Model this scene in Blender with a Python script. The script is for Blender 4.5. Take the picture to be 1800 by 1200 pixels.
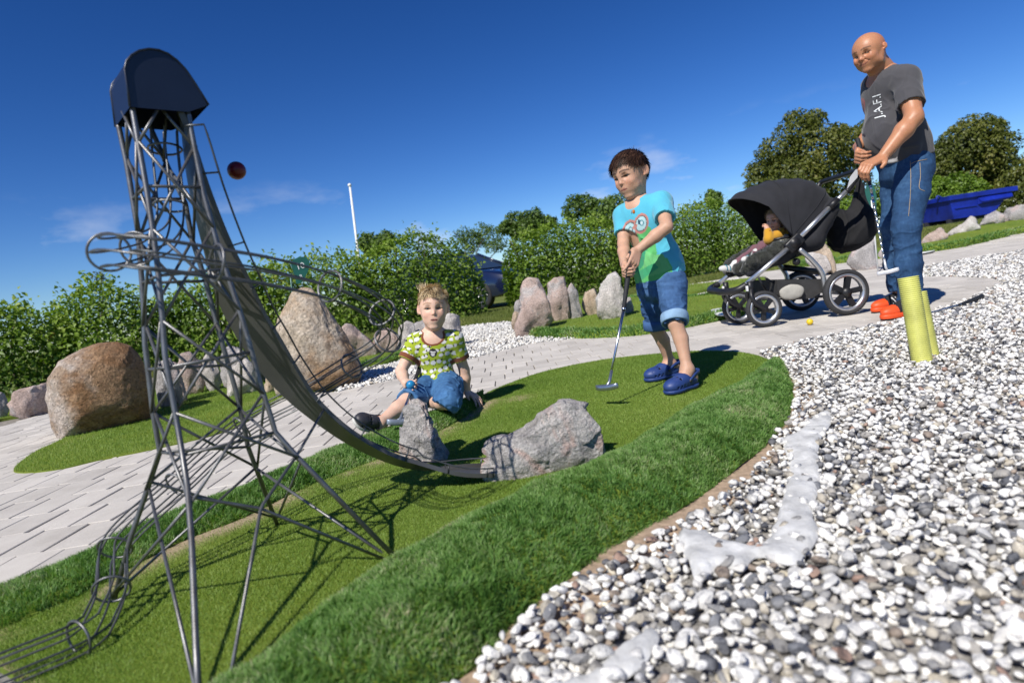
import bpy, bmesh, math, random
import numpy as np
from math import sin, cos, pi, radians, atan2, hypot, sqrt
from mathutils import Vector, Matrix
from mathutils.geometry import delaunay_2d_cdt

for _o in list(bpy.data.objects): bpy.data.objects.remove(_o)
SC = bpy.context.scene
COL = SC.collection

# ------------------------------------------------------------------ camera
FPX, CAMH, PITCH, ROLL = 1100.0, 0.57, radians(5.49), radians(8.5)
_fw = np.array([0, cos(PITCH), -sin(PITCH)]); _r0 = np.array([1.0, 0, 0]); _u0 = np.array([0, sin(PITCH), cos(PITCH)])
_cr = cos(ROLL)*_r0 - sin(ROLL)*_u0; _cu = sin(ROLL)*_r0 + cos(ROLL)*_u0
_C = np.array([0, 0, CAMH])
cam_d = bpy.data.cameras.new('camera'); cam = bpy.data.objects.new('camera', cam_d); COL.objects.link(cam)
cam_d.sensor_fit = 'HORIZONTAL'; cam_d.sensor_width = 36.0; cam_d.lens = 36.0*FPX/1800.0
cam_d.clip_start = 0.05; cam_d.clip_end = 2000
_m = Matrix.Identity(4)
for _i in range(3):
    _m[_i][0] = _cr[_i]; _m[_i][1] = _cu[_i]; _m[_i][2] = -_fw[_i]; _m[_i][3] = _C[_i]
cam.matrix_world = _m
cam_d.dof.use_dof = True; cam_d.dof.focus_distance = 2.75; cam_d.dof.aperture_fstop = 3.3
SC.camera = cam

# ------------------------------------------------------------------ sky and sun
SUN_EL = radians(46.5)
SUN_TO = np.array([-0.57*cos(SUN_EL), -0.82*cos(SUN_EL), sin(SUN_EL)])     # towards the sun: behind the camera, to the left
SUN_TO /= np.linalg.norm(SUN_TO)
world = bpy.data.worlds.new('World'); SC.world = world; world.use_nodes = True
_nt = world.node_tree; _nt.nodes.clear()
_out = _nt.nodes.new('ShaderNodeOutputWorld'); _bg = _nt.nodes.new('ShaderNodeBackground'); _bg.inputs['Strength'].default_value = 0.1
_sky = _nt.nodes.new('ShaderNodeTexSky'); _sky.sky_type = 'NISHITA'; _sky.sun_disc = False
_sky.sun_elevation = SUN_EL; _sky.sun_rotation = atan2(SUN_TO[0], SUN_TO[1])
_sky.altitude = 1500; _sky.air_density = 1.0; _sky.dust_density = 0.35; _sky.ozone_density = 5.0
_mul = _nt.nodes.new('ShaderNodeVectorMath'); _mul.operation = 'SCALE'; _mul.inputs['Scale'].default_value = 0.1
_gam = _nt.nodes.new('ShaderNodeGamma'); _gam.inputs['Gamma'].default_value = SKY_GAMMA = 1.3
_hsv = _nt.nodes.new('ShaderNodeHueSaturation'); _hsv.inputs['Hue'].default_value = 0.509; _hsv.inputs['Saturation'].default_value = 1.15; _hsv.inputs['Value'].default_value = 10.2
_nt.links.new(_sky.outputs[0], _mul.inputs[0]); _nt.links.new(_mul.outputs[0], _gam.inputs[0]); _nt.links.new(_gam.outputs[0], _hsv.inputs['Color'])
# a few small fair-weather clouds low over the horizon, all the way round
_tc = _nt.nodes.new('ShaderNodeTexCoord'); _mp = _nt.nodes.new('ShaderNodeMapping'); _mp.inputs['Scale'].default_value = (5.0, 5.0, 13.0)
_mp.inputs['Location'].default_value = (2.3, 0.4, 1.1)
_nz = _nt.nodes.new('ShaderNodeTexNoise'); _nz.inputs['Scale'].default_value = 1.0; _nz.inputs['Detail'].default_value = 7; _nz.inputs['Roughness'].default_value = 0.55
_rp = _nt.nodes.new('ShaderNodeValToRGB'); _rp.color_ramp.elements[0].position = 0.585; _rp.color_ramp.elements[1].position = 0.74
_sx = _nt.nodes.new('ShaderNodeSeparateXYZ'); _band = _nt.nodes.new('ShaderNodeValToRGB')
_cr_ = _band.color_ramp; _cr_.elements[0].position = 0.0; _cr_.elements[0].color = (1, 1, 1, 1); _cr_.elements[1].position = 0.2; _cr_.elements[1].color = (0, 0, 0, 1)
_e = _cr_.elements.new(0.11); _e.color = (.8, .8, .8, 1)
_ml = _nt.nodes.new('ShaderNodeMath'); _ml.operation = 'MULTIPLY'
_ml2 = _nt.nodes.new('ShaderNodeMath'); _ml2.operation = 'MULTIPLY'; _ml2.inputs[1].default_value = 0.75
_mx = _nt.nodes.new('ShaderNodeMixRGB'); _mx.inputs['Color2'].default_value = (6.6, 6.9, 7.6, 1)
_nt.links.new(_tc.outputs['Generated'], _mp.inputs[0]); _nt.links.new(_mp.outputs[0], _nz.inputs['Vector']); _nt.links.new(_nz.outputs['Fac'], _rp.inputs[0])
_nt.links.new(_tc.outputs['Generated'], _sx.inputs[0]); _nt.links.new(_sx.outputs['Z'], _band.inputs[0])
_nt.links.new(_rp.outputs[0], _ml.inputs[0]); _nt.links.new(_band.outputs[0], _ml.inputs[1]); _nt.links.new(_ml.outputs[0], _ml2.inputs[0])
_nt.links.new(_ml2.outputs[0], _mx.inputs['Fac']); _nt.links.new(_hsv.outputs[0], _mx.inputs['Color1'])
_nt.links.new(_mx.outputs[0], _bg.inputs['Color']); _nt.links.new(_bg.outputs[0], _out.inputs[0])
sun_d = bpy.data.lights.new('sun', 'SUN'); sun_d.energy = 4.4; sun_d.angle = radians(0.53); sun_d.color = (1.0, 0.955, 0.88)
sun = bpy.data.objects.new('sun', sun_d); COL.objects.link(sun)
sun.rotation_euler = Vector(SUN_TO).to_track_quat('Z', 'Y').to_euler(); sun.location = (-4, -8, 9)
SC.view_settings.view_transform = 'Standard'; SC.view_settings.look = 'None'; SC.view_settings.gamma = 1.0
SC.view_settings.use_curve_mapping = False; SC.view_settings.exposure = 0.33

# ------------------------------------------------------------------ surveying helpers: photo pixel (1800x1200) -> place in the world
def ray(x, y): return _fw + _cr*(x-900)/FPX + _cu*(600-y)/FPX
def P(x, y, d): return _C + ray(x, y)*d
def G(x, y, z=0.0):
    r = ray(x, y); return _C + r*(z-CAMH)/r[2]
def G2(x, y, z=0.0): return G(x, y, z)[:2]
def onY(x, y, Y):
    r = ray(x, y); return _C + r*(Y/r[1])
def onplane(x, y, p0, n):
    r = ray(x, y); return _C + r*(np.dot(np.asarray(p0)-_C, n)/np.dot(r, n))
def V(*a): return np.array(a, float)
def nrm(v): v = np.asarray(v, float); return v/np.linalg.norm(v)
def sstep(a, b, x):
    t = np.clip((np.asarray(x, float)-a)/(b-a), 0, 1); return t*t*(3-2*t)
def terrain(x, y):
    return 0.30*sstep(9, 14, y)*sstep(5, 9.5, x)

# ------------------------------------------------------------------ scene helpers
def link(o, parent=None, label=None, cat=None, group=None, kind=None):
    COL.objects.link(o)
    if parent is not None: o.parent = parent
    if label: o['label'] = label
    if cat: o['category'] = cat
    if group: o['group'] = group
    if kind: o['kind'] = kind
    return o
def empty(name, loc, label, cat, group=None):
    o = bpy.data.objects.new(name, None); o.location = tuple(loc); o.empty_display_size = .1
    return link(o, None, label, cat, group)
def mesh_data(name, v, f, mats=(), smooth=True, attrs=None, fmat=None):
    """v (n,3); f (m,k) array or list of lists; attrs {name: (n,) or (n,3)} per vertex."""
    me = bpy.data.meshes.new(name)
    v = np.asarray(v, np.float32)
    if isinstance(f, np.ndarray):
        m, k = f.shape
        me.vertices.add(len(v)); me.vertices.foreach_set('co', v.ravel())
        me.loops.add(m*k); me.loops.foreach_set('vertex_index', f.astype(np.int32).ravel())
        me.polygons.add(m); me.polygons.foreach_set('loop_start', np.arange(0, m*k, k, dtype=np.int32))
        me.polygons.foreach_set('loop_total', np.full(m, k, np.int32))
        me.update(calc_edges=True)
    else:
        me.from_pydata(v.tolist(), [], [list(q) for q in f]); me.update()
    for mt in mats: me.materials.append(mt)
    if fmat is not None: me.polygons.foreach_set('material_index', np.asarray(fmat, np.int32))
    if smooth: me.polygons.foreach_set('use_smooth', np.ones(len(me.polygons), bool))
    if attrs:
        for an, a in attrs.items():
            a = np.asarray(a, np.float32)
            if a.ndim == 1:
                at = me.attributes.new(an, 'FLOAT', 'POINT'); at.data.foreach_set('value', a)
            else:
                at = me.attributes.new(an, 'FLOAT_COLOR', 'POINT')
                at.data.foreach_set('color', np.concatenate([a, np.ones((len(a), 1), np.float32)], 1).ravel())
    return me
def obj(name, v, f, mats, parent=None, base=None, smooth=True, attrs=None, fmat=None, **tags):
    """one mesh object; base = world position used as its origin (children of an Empty stay in world coordinates minus the parent's place)"""
    v = np.asarray(v, float)
    if not isinstance(mats, (list, tuple)): mats = [mats]
    off = np.zeros(3)
    if parent is not None:
        q = parent
        while q is not None: off += np.array(q.location); q = q.parent
    elif base is not None: off = np.array(base, float)
    me = mesh_data(name, v-off, f, mats, smooth, attrs, fmat)
    o = bpy.data.objects.new(name, me)
    if parent is None and base is not None: o.location = tuple(off)
    return link(o, parent, **tags)
class MB:
    """collects pieces of geometry"""
    def __init__(s): s.v = []; s.f = []; s.n = 0; s.m = []; s.a = []
    def add(s, v, f, mi=0, a=0.0):
        v = np.asarray(v, float); s.v.append(v); s.f += [[int(i)+s.n for i in q] for q in f]; s.n += len(v); s.m += [mi]*len(f); s.a += [a]*len(v); return s
    def obj(s, name, mats, parent=None, **k):
        return obj(name, np.concatenate(s.v), s.f, mats, parent, fmat=s.m, **k)
def sweep(pts, r, n=8, cap=True, closed=False):
    """tube of radius r (scalar or per point) along pts"""
    pts = [np.asarray(p, float) for p in pts]; m = len(pts); r = np.full(m, r) if np.isscalar(r) else np.asarray(r, float)
    T = []
    for i in range(m):
        a = pts[(i-1) % m] if (closed or i > 0) else pts[i]; b = pts[(i+1) % m] if (closed or i < m-1) else pts[i]
        T.append(nrm(b-a))
    ref = V(0, 0, 1) if abs(T[0][2]) < .9 else V(1, 0, 0)
    u = nrm(np.cross(T[0], ref)); vs = []
    for i in range(m):
        u = nrm(u - T[i]*np.dot(u, T[i])); w = np.cross(T[i], u)
        for k in range(n):
            a = 2*pi*k/n; vs.append(pts[i] + r[i]*(cos(a)*u + sin(a)*w))
    fs = []
    for i in range(m if closed else m-1):
        for k in range(n):
            a, b = i*n+k, i*n+(k+1) % n; c, d = ((i+1) % m)*n+(k+1) % n, ((i+1) % m)*n+k
            fs.append([a, b, c, d])
    if cap and not closed:
        fs.append(list(range(n-1, -1, -1))); fs.append([(m-1)*n+k for k in range(n)])
    return np.array(vs), fs
def spline(pts, n=8, closed=False):
    """Catmull-Rom through pts"""
    p = [np.asarray(q, float) for q in pts]; m = len(p); out = []
    for i in range(m if closed else m-1):
        if closed: a, b, c, d = p[(i-1) % m], p[i], p[(i+1) % m], p[(i+2) % m]
        else: a, b, c, d = p[max(i-1, 0)], p[i], p[i+1], p[min(i+2, m-1)]
        for k in range(n):
            t = k/n; out.append(.5*((2*b)+(-a+c)*t+(2*a-5*b+4*c-d)*t*t+(-a+3*b-3*c+d)*t**3))
    if not closed: out.append(p[-1])
    return out
def box(c, half, R=None, bev=0.0, seg=2):
    """box with axes R rows; bev chamfers the edges"""
    c = np.asarray(c, float); R = np.eye(3) if R is None else np.asarray(R, float)
    bm = bmesh.new(); bmesh.ops.create_cube(bm, size=2)
    for q in bm.verts: q.co = Vector((q.co.x*half[0], q.co.y*half[1], q.co.z*half[2]))
    if bev > 0: bmesh.ops.bevel(bm, geom=list(bm.edges), offset=bev, segments=seg, affect='EDGES', profile=.6)
    v = np.array([q.co[:] for q in bm.verts]); bm.verts.index_update(); f = [[q.index for q in p.verts] for p in bm.faces]; bm.free()
    return v@R + c, f
def lathe(prof, c, ax, n=24, closed_prof=False):
    """profile [(radius, along)] turned about axis ax through c"""
    ax = nrm(ax); ref = V(0, 0, 1) if abs(ax[2]) < .9 else V(1, 0, 0); u = nrm(np.cross(ax, ref)); w = np.cross(ax, u)
    vs = []; m = len(prof)
    for rr, h in prof:
        for k in range(n):
            a = 2*pi*k/n; vs.append(np.asarray(c)+ax*h+rr*(cos(a)*u+sin(a)*w))
    fs = []
    for i in range(m if closed_prof else m-1):
        for k in range(n):
            j = (i+1) % m; fs.append([i*n+k, i*n+(k+1) % n, j*n+(k+1) % n, j*n+k])
    return np.array(vs), fs
def ico(sub):
    bm = bmesh.new(); bmesh.ops.create_icosphere(bm, subdivisions=sub, radius=1.0)
    v = np.array([q.co[:] for q in bm.verts]); bm.verts.index_update(); f = np.array([[q.index for q in p.verts] for p in bm.faces]); bm.free(); return v, f
def frame(fwd, up):
    """rows: right-hand x (left of the figure), y forward, z up"""
    y = nrm(fwd); z = np.asarray(up, float); z = nrm(z - y*np.dot(z, y)); x = np.cross(y, z); return np.array([x, y, z])
# value noise, numpy
_rs = np.random.RandomState(7); _perm = _rs.rand(64, 64, 64).astype(np.float32)
def vnoise(p, scale=1.0, seed=0):
    q = np.asarray(p, float)*scale + seed*17.31; i = np.floor(q).astype(int); f = q-i; f = f*f*(3-2*f); i &= 63; j = (i+1) & 63
    x0, y0, z0 = i.T; x1, y1, z1 = j.T; fx, fy, fz = f.T
    g = _perm
    a = g[x0, y0, z0]*(1-fx)+g[x1, y0, z0]*fx; b = g[x0, y1, z0]*(1-fx)+g[x1, y1, z0]*fx
    c = g[x0, y0, z1]*(1-fx)+g[x1, y0, z1]*fx; d = g[x0, y1, z1]*(1-fx)+g[x1, y1, z1]*fx
    return (a*(1-fy)+b*fy)*(1-fz)+(c*(1-fy)+d*fy)*fz*1.0 - 0.5
def fbm(p, scale, oct=4, seed=0, gain=.5):
    s = 0; a = 1.0
    for k in range(oct): s = s + a*vnoise(p, scale*2**k, seed+k*3); a *= gain
    return s

# ------------------------------------------------------------------ materials
def nodes_of(name):
    m = bpy.data.materials.new(name); m.use_nodes = True; nt = m.node_tree; b = nt.nodes['Principled BSDF']; return m, nt, b
def N(nt, t, **k):
    n = nt.nodes.new(t)
    for a, v in k.items():
        if a.startswith('i_'): n.inputs[a[2:].replace('_', ' ')].default_value = v
        else: setattr(n, a, v)
    return n
def ramp(nt, stops, interp='LINEAR'):
    r = nt.nodes.new('ShaderNodeValToRGB'); cr = r.color_ramp; cr.interpolation = interp
    while len(cr.elements) > 1: cr.elements.remove(cr.elements[-1])
    cr.elements[0].position = stops[0][0]; cr.elements[0].color = (*stops[0][1], 1)
    for p, c in stops[1:]: e = cr.elements.new(p); e.color = (*c, 1)
    return r
def mul(c, k): return tuple(min(1, x*k) for x in c)
def mat(name, col, rough=.6, metal=0.0, var=.18, vs=18.0, bump=0.0, bs=150.0, spec=.5, col2=None, stretch=None, coat=0.0, sheen=0.0, bdist=.002):
    m, nt, b = nodes_of(name); L = nt.links.new
    b.inputs['Roughness'].default_value = rough; b.inputs['Metallic'].default_value = metal; b.inputs['Specular IOR Level'].default_value = spec
    b.inputs['Coat Weight'].default_value = coat; b.inputs['Sheen Weight'].default_value = sheen
    tc = N(nt, 'ShaderNodeTexCoord'); src = tc.outputs['Object']
    if stretch: mp = N(nt, 'ShaderNodeMapping'); mp.inputs['Scale'].default_value = stretch; L(src, mp.inputs[0]); src = mp.outputs[0]
    n1 = N(nt, 'ShaderNodeTexNoise', i_Scale=vs, i_Detail=5.0, i_Roughness=.6); L(src, n1.inputs['Vector'])
    c2 = col2 or mul(col, 1-var*1.6); c1 = col if col2 else mul(col, 1+var)
    r = ramp(nt, [(.3, c2), (.7, c1)]); L(n1.outputs['Fac'], r.inputs[0]); L(r.outputs[0], b.inputs['Base Color'])
    if bump > 0:
        n2 = N(nt, 'ShaderNodeTexNoise', i_Scale=bs, i_Detail=4.0, i_Roughness=.6); L(src, n2.inputs['Vector'])
        bp = N(nt, 'ShaderNodeBump', i_Strength=bump, i_Distance=bdist); L(n2.outputs['Fac'], bp.inputs['Height']); L(bp.outputs[0], b.inputs['Normal'])
    return m
def attr_mat(name, attr, rough=.6, spec=.4, bump=0.0, bs=200.0, sss=0.0, sheen=0.0, var=.12, vs=30.0, bdist=.002, stretch=None, rough_var=0.0):
    """base colour straight from a per-vertex colour attribute (the thing's own colours), mottled a little"""
    m, nt, b = nodes_of(name); L = nt.links.new
    b.inputs['Roughness'].default_value = rough; b.inputs['Specular IOR Level'].default_value = spec; b.inputs['Sheen Weight'].default_value = sheen
    at = N(nt, 'ShaderNodeAttribute', attribute_name=attr); tc = N(nt, 'ShaderNodeTexCoord'); src = tc.outputs['Object']
    if stretch: mp = N(nt, 'ShaderNodeMapping'); mp.inputs['Scale'].default_value = stretch; L(src, mp.inputs[0]); src = mp.outputs[0]
    n1 = N(nt, 'ShaderNodeTexNoise', i_Scale=vs, i_Detail=5.0, i_Roughness=.65); L(tc.outputs['Object'], n1.inputs['Vector'])
    r = ramp(nt, [(.3, (1-var,)*3), (.7, (1+var,)*3)]); L(n1.outputs['Fac'], r.inputs[0])
    mx = N(nt, 'ShaderNodeMixRGB', blend_type='MULTIPLY', i_Fac=1.0); L(at.outputs['Color'], mx.inputs['Color1']); L(r.outputs[0], mx.inputs['Color2'])
    L(mx.outputs[0], b.inputs['Base Color'])
    if sss > 0:
        b.inputs['Subsurface Weight'].default_value = sss; b.inputs['Subsurface Radius'].default_value = (1, .4, .2); b.inputs['Subsurface Scale'].default_value = .006
    if bump > 0:
        n2 = N(nt, 'ShaderNodeTexNoise', i_Scale=bs, i_Detail=4.0, i_Roughness=.6); L(src, n2.inputs['Vector'])
        bp = N(nt, 'ShaderNodeBump', i_Strength=bump, i_Distance=bdist); L(n2.outputs['Fac'], bp.inputs['Height']); L(bp.outputs[0], b.inputs['Normal'])
    return m
def leaf_mat(name, stops, rough=.42, trans=.35, attr='rnd', spec=.35):
    m, nt, b = nodes_of(name); L = nt.links.new
    at = N(nt, 'ShaderNodeAttribute', attribute_name=attr); r = ramp(nt, stops); L(at.outputs['Fac'], r.inputs[0]); L(r.outputs[0], b.inputs['Base Color'])
    b.inputs['Roughness'].default_value = rough; b.inputs['Specular IOR Level'].default_value = spec
    if trans > 0:
        tr = N(nt, 'ShaderNodeBsdfTranslucent'); g = N(nt, 'ShaderNodeMixRGB', blend_type='MULTIPLY', i_Fac=1.0, i_Color2=(1.5, 1.7, .6, 1)); L(r.outputs[0], g.inputs['Color1']); L(g.outputs[0], tr.inputs[0])
        ms = N(nt, 'ShaderNodeMixShader', i_Fac=trans); L(b.outputs[0], ms.inputs[1]); L(tr.outputs[0], ms.inputs[2]); L(ms.outputs[0], nt.nodes['Material Output'].inputs[0])
    return m
def stone_mat(name, a, b_, c, stain=None, speck=120.0, bump=.6, stain_dir=None, spk=.55, cracks=.04):
    """granite: two clouded tints, a third in veins, fine light and dark grains, pitted relief; stain = rusty wash"""
    m, nt, b = nodes_of(name); L = nt.links.new
    tc = N(nt, 'ShaderNodeTexCoord'); o = tc.outputs['Object']
    n1 = N(nt, 'ShaderNodeTexNoise', i_Scale=5.0, i_Detail=6.0, i_Roughness=.62, i_Distortion=.6); L(o, n1.inputs['Vector'])
    r1 = ramp(nt, [(.34, a), (.49, b_), (.60, c)]); L(n1.outputs['Fac'], r1.inputs[0])
    vo = N(nt, 'ShaderNodeTexVoronoi', i_Scale=speck); L(o, vo.inputs['Vector'])
    r2 = ramp(nt, [(0.0, (spk,)*3), (.35, (.9,)*3), (.62, (1.05,)*3), (.9, (1.5,)*3)]); L(vo.outputs['Color'], r2.inputs[0])
    mx = N(nt, 'ShaderNodeMixRGB', blend_type='MULTIPLY', i_Fac=.75); L(r1.outputs[0], mx.inputs['Color1']); L(r2.outputs[0], mx.inputs['Color2']); last = mx.outputs[0]
    if stain:
        n3 = N(nt, 'ShaderNodeTexNoise', i_Scale=3.0, i_Detail=5.0, i_Roughness=.6); L(o, n3.inputs['Vector'])
        r3 = ramp(nt, [(.46, (0, 0, 0)), (.62, (.85, .85, .85))]);
        if stain_dir is not None:
            dt = N(nt, 'ShaderNodeVectorMath', operation='DOT_PRODUCT'); dt.inputs[1].default_value = tuple(stain_dir); L(o, dt.inputs[0])
            ad = N(nt, 'ShaderNodeMath', operation='ADD'); L(n3.outputs['Fac'], ad.inputs[0]); L(dt.outputs['Value'], ad.inputs[1]); L(ad.outputs[0], r3.inputs[0])
        else: L(n3.outputs['Fac'], r3.inputs[0])
        m3 = N(nt, 'ShaderNodeMixRGB', blend_type='MULTIPLY', i_Color2=(*stain, 1)); L(r3.outputs[0], m3.inputs['Fac']); L(last, m3.inputs['Color1']); last = m3.outputs[0]
    L(last, b.inputs['Base Color']); b.inputs['Roughness'].default_value = .82; b.inputs['Specular IOR Level'].default_value = .3
    n2 = N(nt, 'ShaderNodeTexNoise', i_Scale=42.0, i_Detail=8.0, i_Roughness=.68); L(o, n2.inputs['Vector'])
    vc = N(nt, 'ShaderNodeTexVoronoi', i_Scale=7.0, feature='DISTANCE_TO_EDGE'); nw = N(nt, 'ShaderNodeTexNoise', i_Scale=6.0, i_Detail=4.0); L(o, nw.inputs['Vector'])
    wv = N(nt, 'ShaderNodeMixRGB', i_Fac=.35); L(o, wv.inputs['Color1']); L(nw.outputs['Color'], wv.inputs['Color2']); L(wv.outputs[0], vc.inputs['Vector'])
    rc = ramp(nt, [(0, (0, 0, 0)), (.035, (1, 1, 1))]); L(vc.outputs['Distance'], rc.inputs[0])
    hs = N(nt, 'ShaderNodeMath', operation='MULTIPLY_ADD'); hs.inputs[1].default_value = cracks; L(rc.outputs[0], hs.inputs[0]); L(n2.outputs['Fac'], hs.inputs[2])
    bp = N(nt, 'ShaderNodeBump', i_Strength=bump, i_Distance=.02); L(hs.outputs[0], bp.inputs['Height']); L(bp.outputs[0], b.inputs['Normal'])
    return m
# ================================================================== THE SETTING
rng = np.random.RandomState(11); random.seed(5)
def GT(x, y):
    z = 0.0
    for _ in range(12):
        p = G(x, y, z)
        if p[1] < 0 or p[1] > 80: p = P(x, y, 30)
        z = .5*z+.5*float(terrain(p[0], p[1]))
    return p[:2]
def gpoly(px, f=G2): return np.array([f(*q) for q in px])
def inside(poly, p):
    p = np.asarray(p); x, y = p[:, 0], p[:, 1]; r = np.zeros(len(p), bool); j = len(poly)-1
    for i in range(len(poly)):
        xi, yi = poly[i]; xj, yj = poly[j]
        with np.errstate(divide='ignore', invalid='ignore'):
            c = ((yi > y) != (yj > y)) & (x < (xj-xi)*(y-yi)/(yj-yi+1e-12)+xi)
        r ^= c; j = i
    return r
def dist_line(poly, p, closed=False):
    p = np.asarray(p)[:, None, :]; a = poly[:-1] if not closed else poly; b = poly[1:] if not closed else np.roll(poly, -1, 0)
    ab = b-a; t = np.clip(((p-a)*ab).sum(2)/((ab**2).sum(1)+1e-12), 0, 1); q = a+ab*t[..., None]
    return np.sqrt(((p-q)**2).sum(2)).min(1)
def smooth_poly(px, n=5, closed=True, f=G2):
    q = spline([np.append(f(*p), 0) for p in px], n, closed); return np.array(q)[:, :2]
def tri_fill(poly, step, jitter=.25):
    """triangulated sheet inside poly with inner points about step apart"""
    lo, hi = poly.min(0), poly.max(0); gx, gy = np.meshgrid(np.arange(lo[0], hi[0], step), np.arange(lo[1], hi[1], step)); q = np.c_[gx.ravel(), gy.ravel()]
    q = q + (rng.rand(*q.shape)-.5)*step*jitter; q = q[inside(poly, q)]
    if len(q): q = q[dist_line(poly, q, True) > step*.45]
    pts = [Vector(p) for p in poly] + [Vector(p) for p in q]; n = len(poly)
    r = delaunay_2d_cdt(pts, [(i, (i+1) % n) for i in range(n)], [], 1, 1e-5)
    return np.array([v[:] for v in r[0]]), [list(f) for f in r[2]]
def visible(p, margin=60):
    """which world points fall inside the photograph's frame; also the depth"""
    v = np.asarray(p)-_C; d = v@_fw; dd = np.maximum(d, 1e-3); x = 900+FPX*(v@_cr)/dd; y = 600-FPX*(v@_cu)/dd
    return (d > .1) & (x > -margin) & (x < 1800+margin) & (y > -margin) & (y < 1200+margin), d

# ------------------------------------------------------------------ ground
def _ground():
    rs = [0]+list(np.geomspace(.6, 900, 46)); na = 72; v = [[0, 0, -.012]]; f = []
    for r in rs[1:]:
        for k in range(na):
            x, y = r*sin(2*pi*k/na), r*cos(2*pi*k/na)+2; v.append([x, y, -.012+float(terrain(x, y))])
    for k in range(na): f.append([0, 1+(k+1) % na, 1+k])
    for i in range(len(rs)-2):
        for k in range(na): a, b = 1+i*na+k, 1+i*na+(k+1) % na; f.append([a, b, b+na, a+na])
    m, nt, b = nodes_of('lawn'); L = nt.links.new; tc = N(nt, 'ShaderNodeTexCoord')
    n1 = N(nt, 'ShaderNodeTexNoise', i_Scale=.8, i_Detail=8.0, i_Roughness=.7); L(tc.outputs['Object'], n1.inputs['Vector'])
    r = ramp(nt, [(.3, (.075, .105, .022)), (.5, (.13, .16, .035)), (.7, (.22, .22, .07))]); L(n1.outputs['Fac'], r.inputs[0]); L(r.outputs[0], b.inputs['Base Color'])
    b.inputs['Roughness'].default_value = .9; b.inputs['Specular IOR Level'].default_value = .1
    obj('ground', v, f, m, kind='structure')
_ground()

# ------------------------------------------------------------------ outlines surveyed on the ground
FRONT_OUT = smooth_poly([(420, 1480), (640, 1320), (800, 1205), (905, 1105), (1010, 1010), (1110, 945), (1215, 885), (1325, 803), (1378, 745), (1393, 690), (1378, 655)], 6, False)
FRONT_IN = smooth_poly([(250, 1330), (350, 1255), (455, 1190), (590, 1075), (715, 985), (860, 905), (1000, 845), (1120, 785), (1220, 725), (1300, 690), (1350, 660)], 6, False)
BACK_OUT = smooth_poly([(-60, 1072), (0, 1046), (100, 1008), (200, 962), (300, 922), (400, 880), (500, 837), (600, 794), (660, 772), (730, 748), (800, 720), (850, 698)], 6, False)
BACK_IN = smooth_poly([(-60, 1145), (0, 1116), (130, 1062), (230, 1007), (330, 957), (430, 917), (520, 872), (600, 838), (690, 803), (740, 780), (800, 748), (852, 712)], 6, False)
FLUSH = smooth_poly([(850, 698), (890, 680), (960, 656), (1060, 636), (1150, 626), (1220, 621), (1290, 622), (1340, 632), (1378, 655)], 6, False)
GREEN0 = np.concatenate([FRONT_OUT[::-1], FLUSH[::-1], BACK_OUT[::-1][1:]])
PATH = np.concatenate([BACK_OUT, FLUSH[1:-5], gpoly([(1335, 622), (1400, 606), (1500, 584), (1600, 562), (1700, 530), (1765, 499), (1745, 491), (1640, 487), (1610, 490), (1570, 489), (1548, 482), (1580, 474), (1625, 469), (1800, 441), (2100, 395)]),
       gpoly([(2100, 372), (1800, 416), (1620, 447), (1450, 466), (1330, 480), (1205, 503), (1120, 525), (1120, 570), (1010, 597), (930, 606), (830, 632), (700, 668), (590, 692), (480, 690), (300, 660), (85, 690), (-30, 718), (-300, 790)])])
GRAVEL_R = np.concatenate([FRONT_OUT, gpoly([(1345, 630), (1335, 622), (1400, 606), (1500, 584), (1600, 562), (1700, 530), (1765, 499), (1745, 491), (1640, 487), (1625, 469), (1800, 441), (1900, 428)]), np.array([[6.5, 4.5], [5.0, 2.0], [2.2, .75], [.9, .28], [.2, .28], [-.35, .45]])])
GRAVEL_C = gpoly([(590, 693), (700, 668), (830, 632), (930, 606), (1012, 597), (950, 590), (915, 572), (890, 566), (820, 574), (770, 583), (700, 610), (650, 640), (610, 655)])
GRAVEL_S = gpoly([(1545, 481), (1575, 474), (1625, 469), (1640, 487), (1610, 491), (1570, 490)])
GRAVEL_F = [gpoly(q) for q in ([(1110, 526), (1205, 503), (1300, 489), (1300, 493), (1205, 508), (1120, 530)], [(1735, 423), (1800, 411), (1900, 396), (1900, 402), (1800, 418), (1735, 427)])]
m_dust = mat('gravel_dust', (.30, .285, .265), .95, var=.5, vs=55, bump=.5, bs=700, spec=.1, bdist=.003)
m_sand = mat('sand', (.42, .31, .22), .95, var=.22, vs=60, bump=.5, bs=700, spec=.1, bdist=.003)
def sheet(name, poly, z, m, step=.2, parent=None, **k):
    v, f = tri_fill(poly, step); return obj(name, np.c_[v, np.full(len(v), z)+terrain(v[:, 0], v[:, 1])], f, m, parent, **k)
gravel_bed = sheet('gravel_bed', np.array([[-1.6, .15], [1.0, .15], [3.2, 1.2], [7.5, 4.6], [9.5, 8.2], [5.2, 7.4], [4.5, 6.4], [.6, 3.2], [-.9, 1.6]]), .0, m_dust, kind='structure')
gravel_mid = sheet('gravel_patch', GRAVEL_C, -.002, m_dust, kind='structure')

_fo = FRONT_OUT; _t = np.gradient(_fo, axis=0); _t /= np.linalg.norm(_t, axis=1)[:, None]; _nn = np.c_[_t[:, 1], -_t[:, 0]]; _w = (.05+.075*np.clip(vnoise(np.c_[_fo, _fo[:, :1]*0], 4, 3)+.35, 0, 1))[:, None]
SAND_STRIP = np.concatenate([_fo-_nn*.06, (_fo+_nn*_w)[::-1]]); sand_strip = sheet('sand_strip', SAND_STRIP, .002, m_sand, .03, kind='structure')
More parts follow.
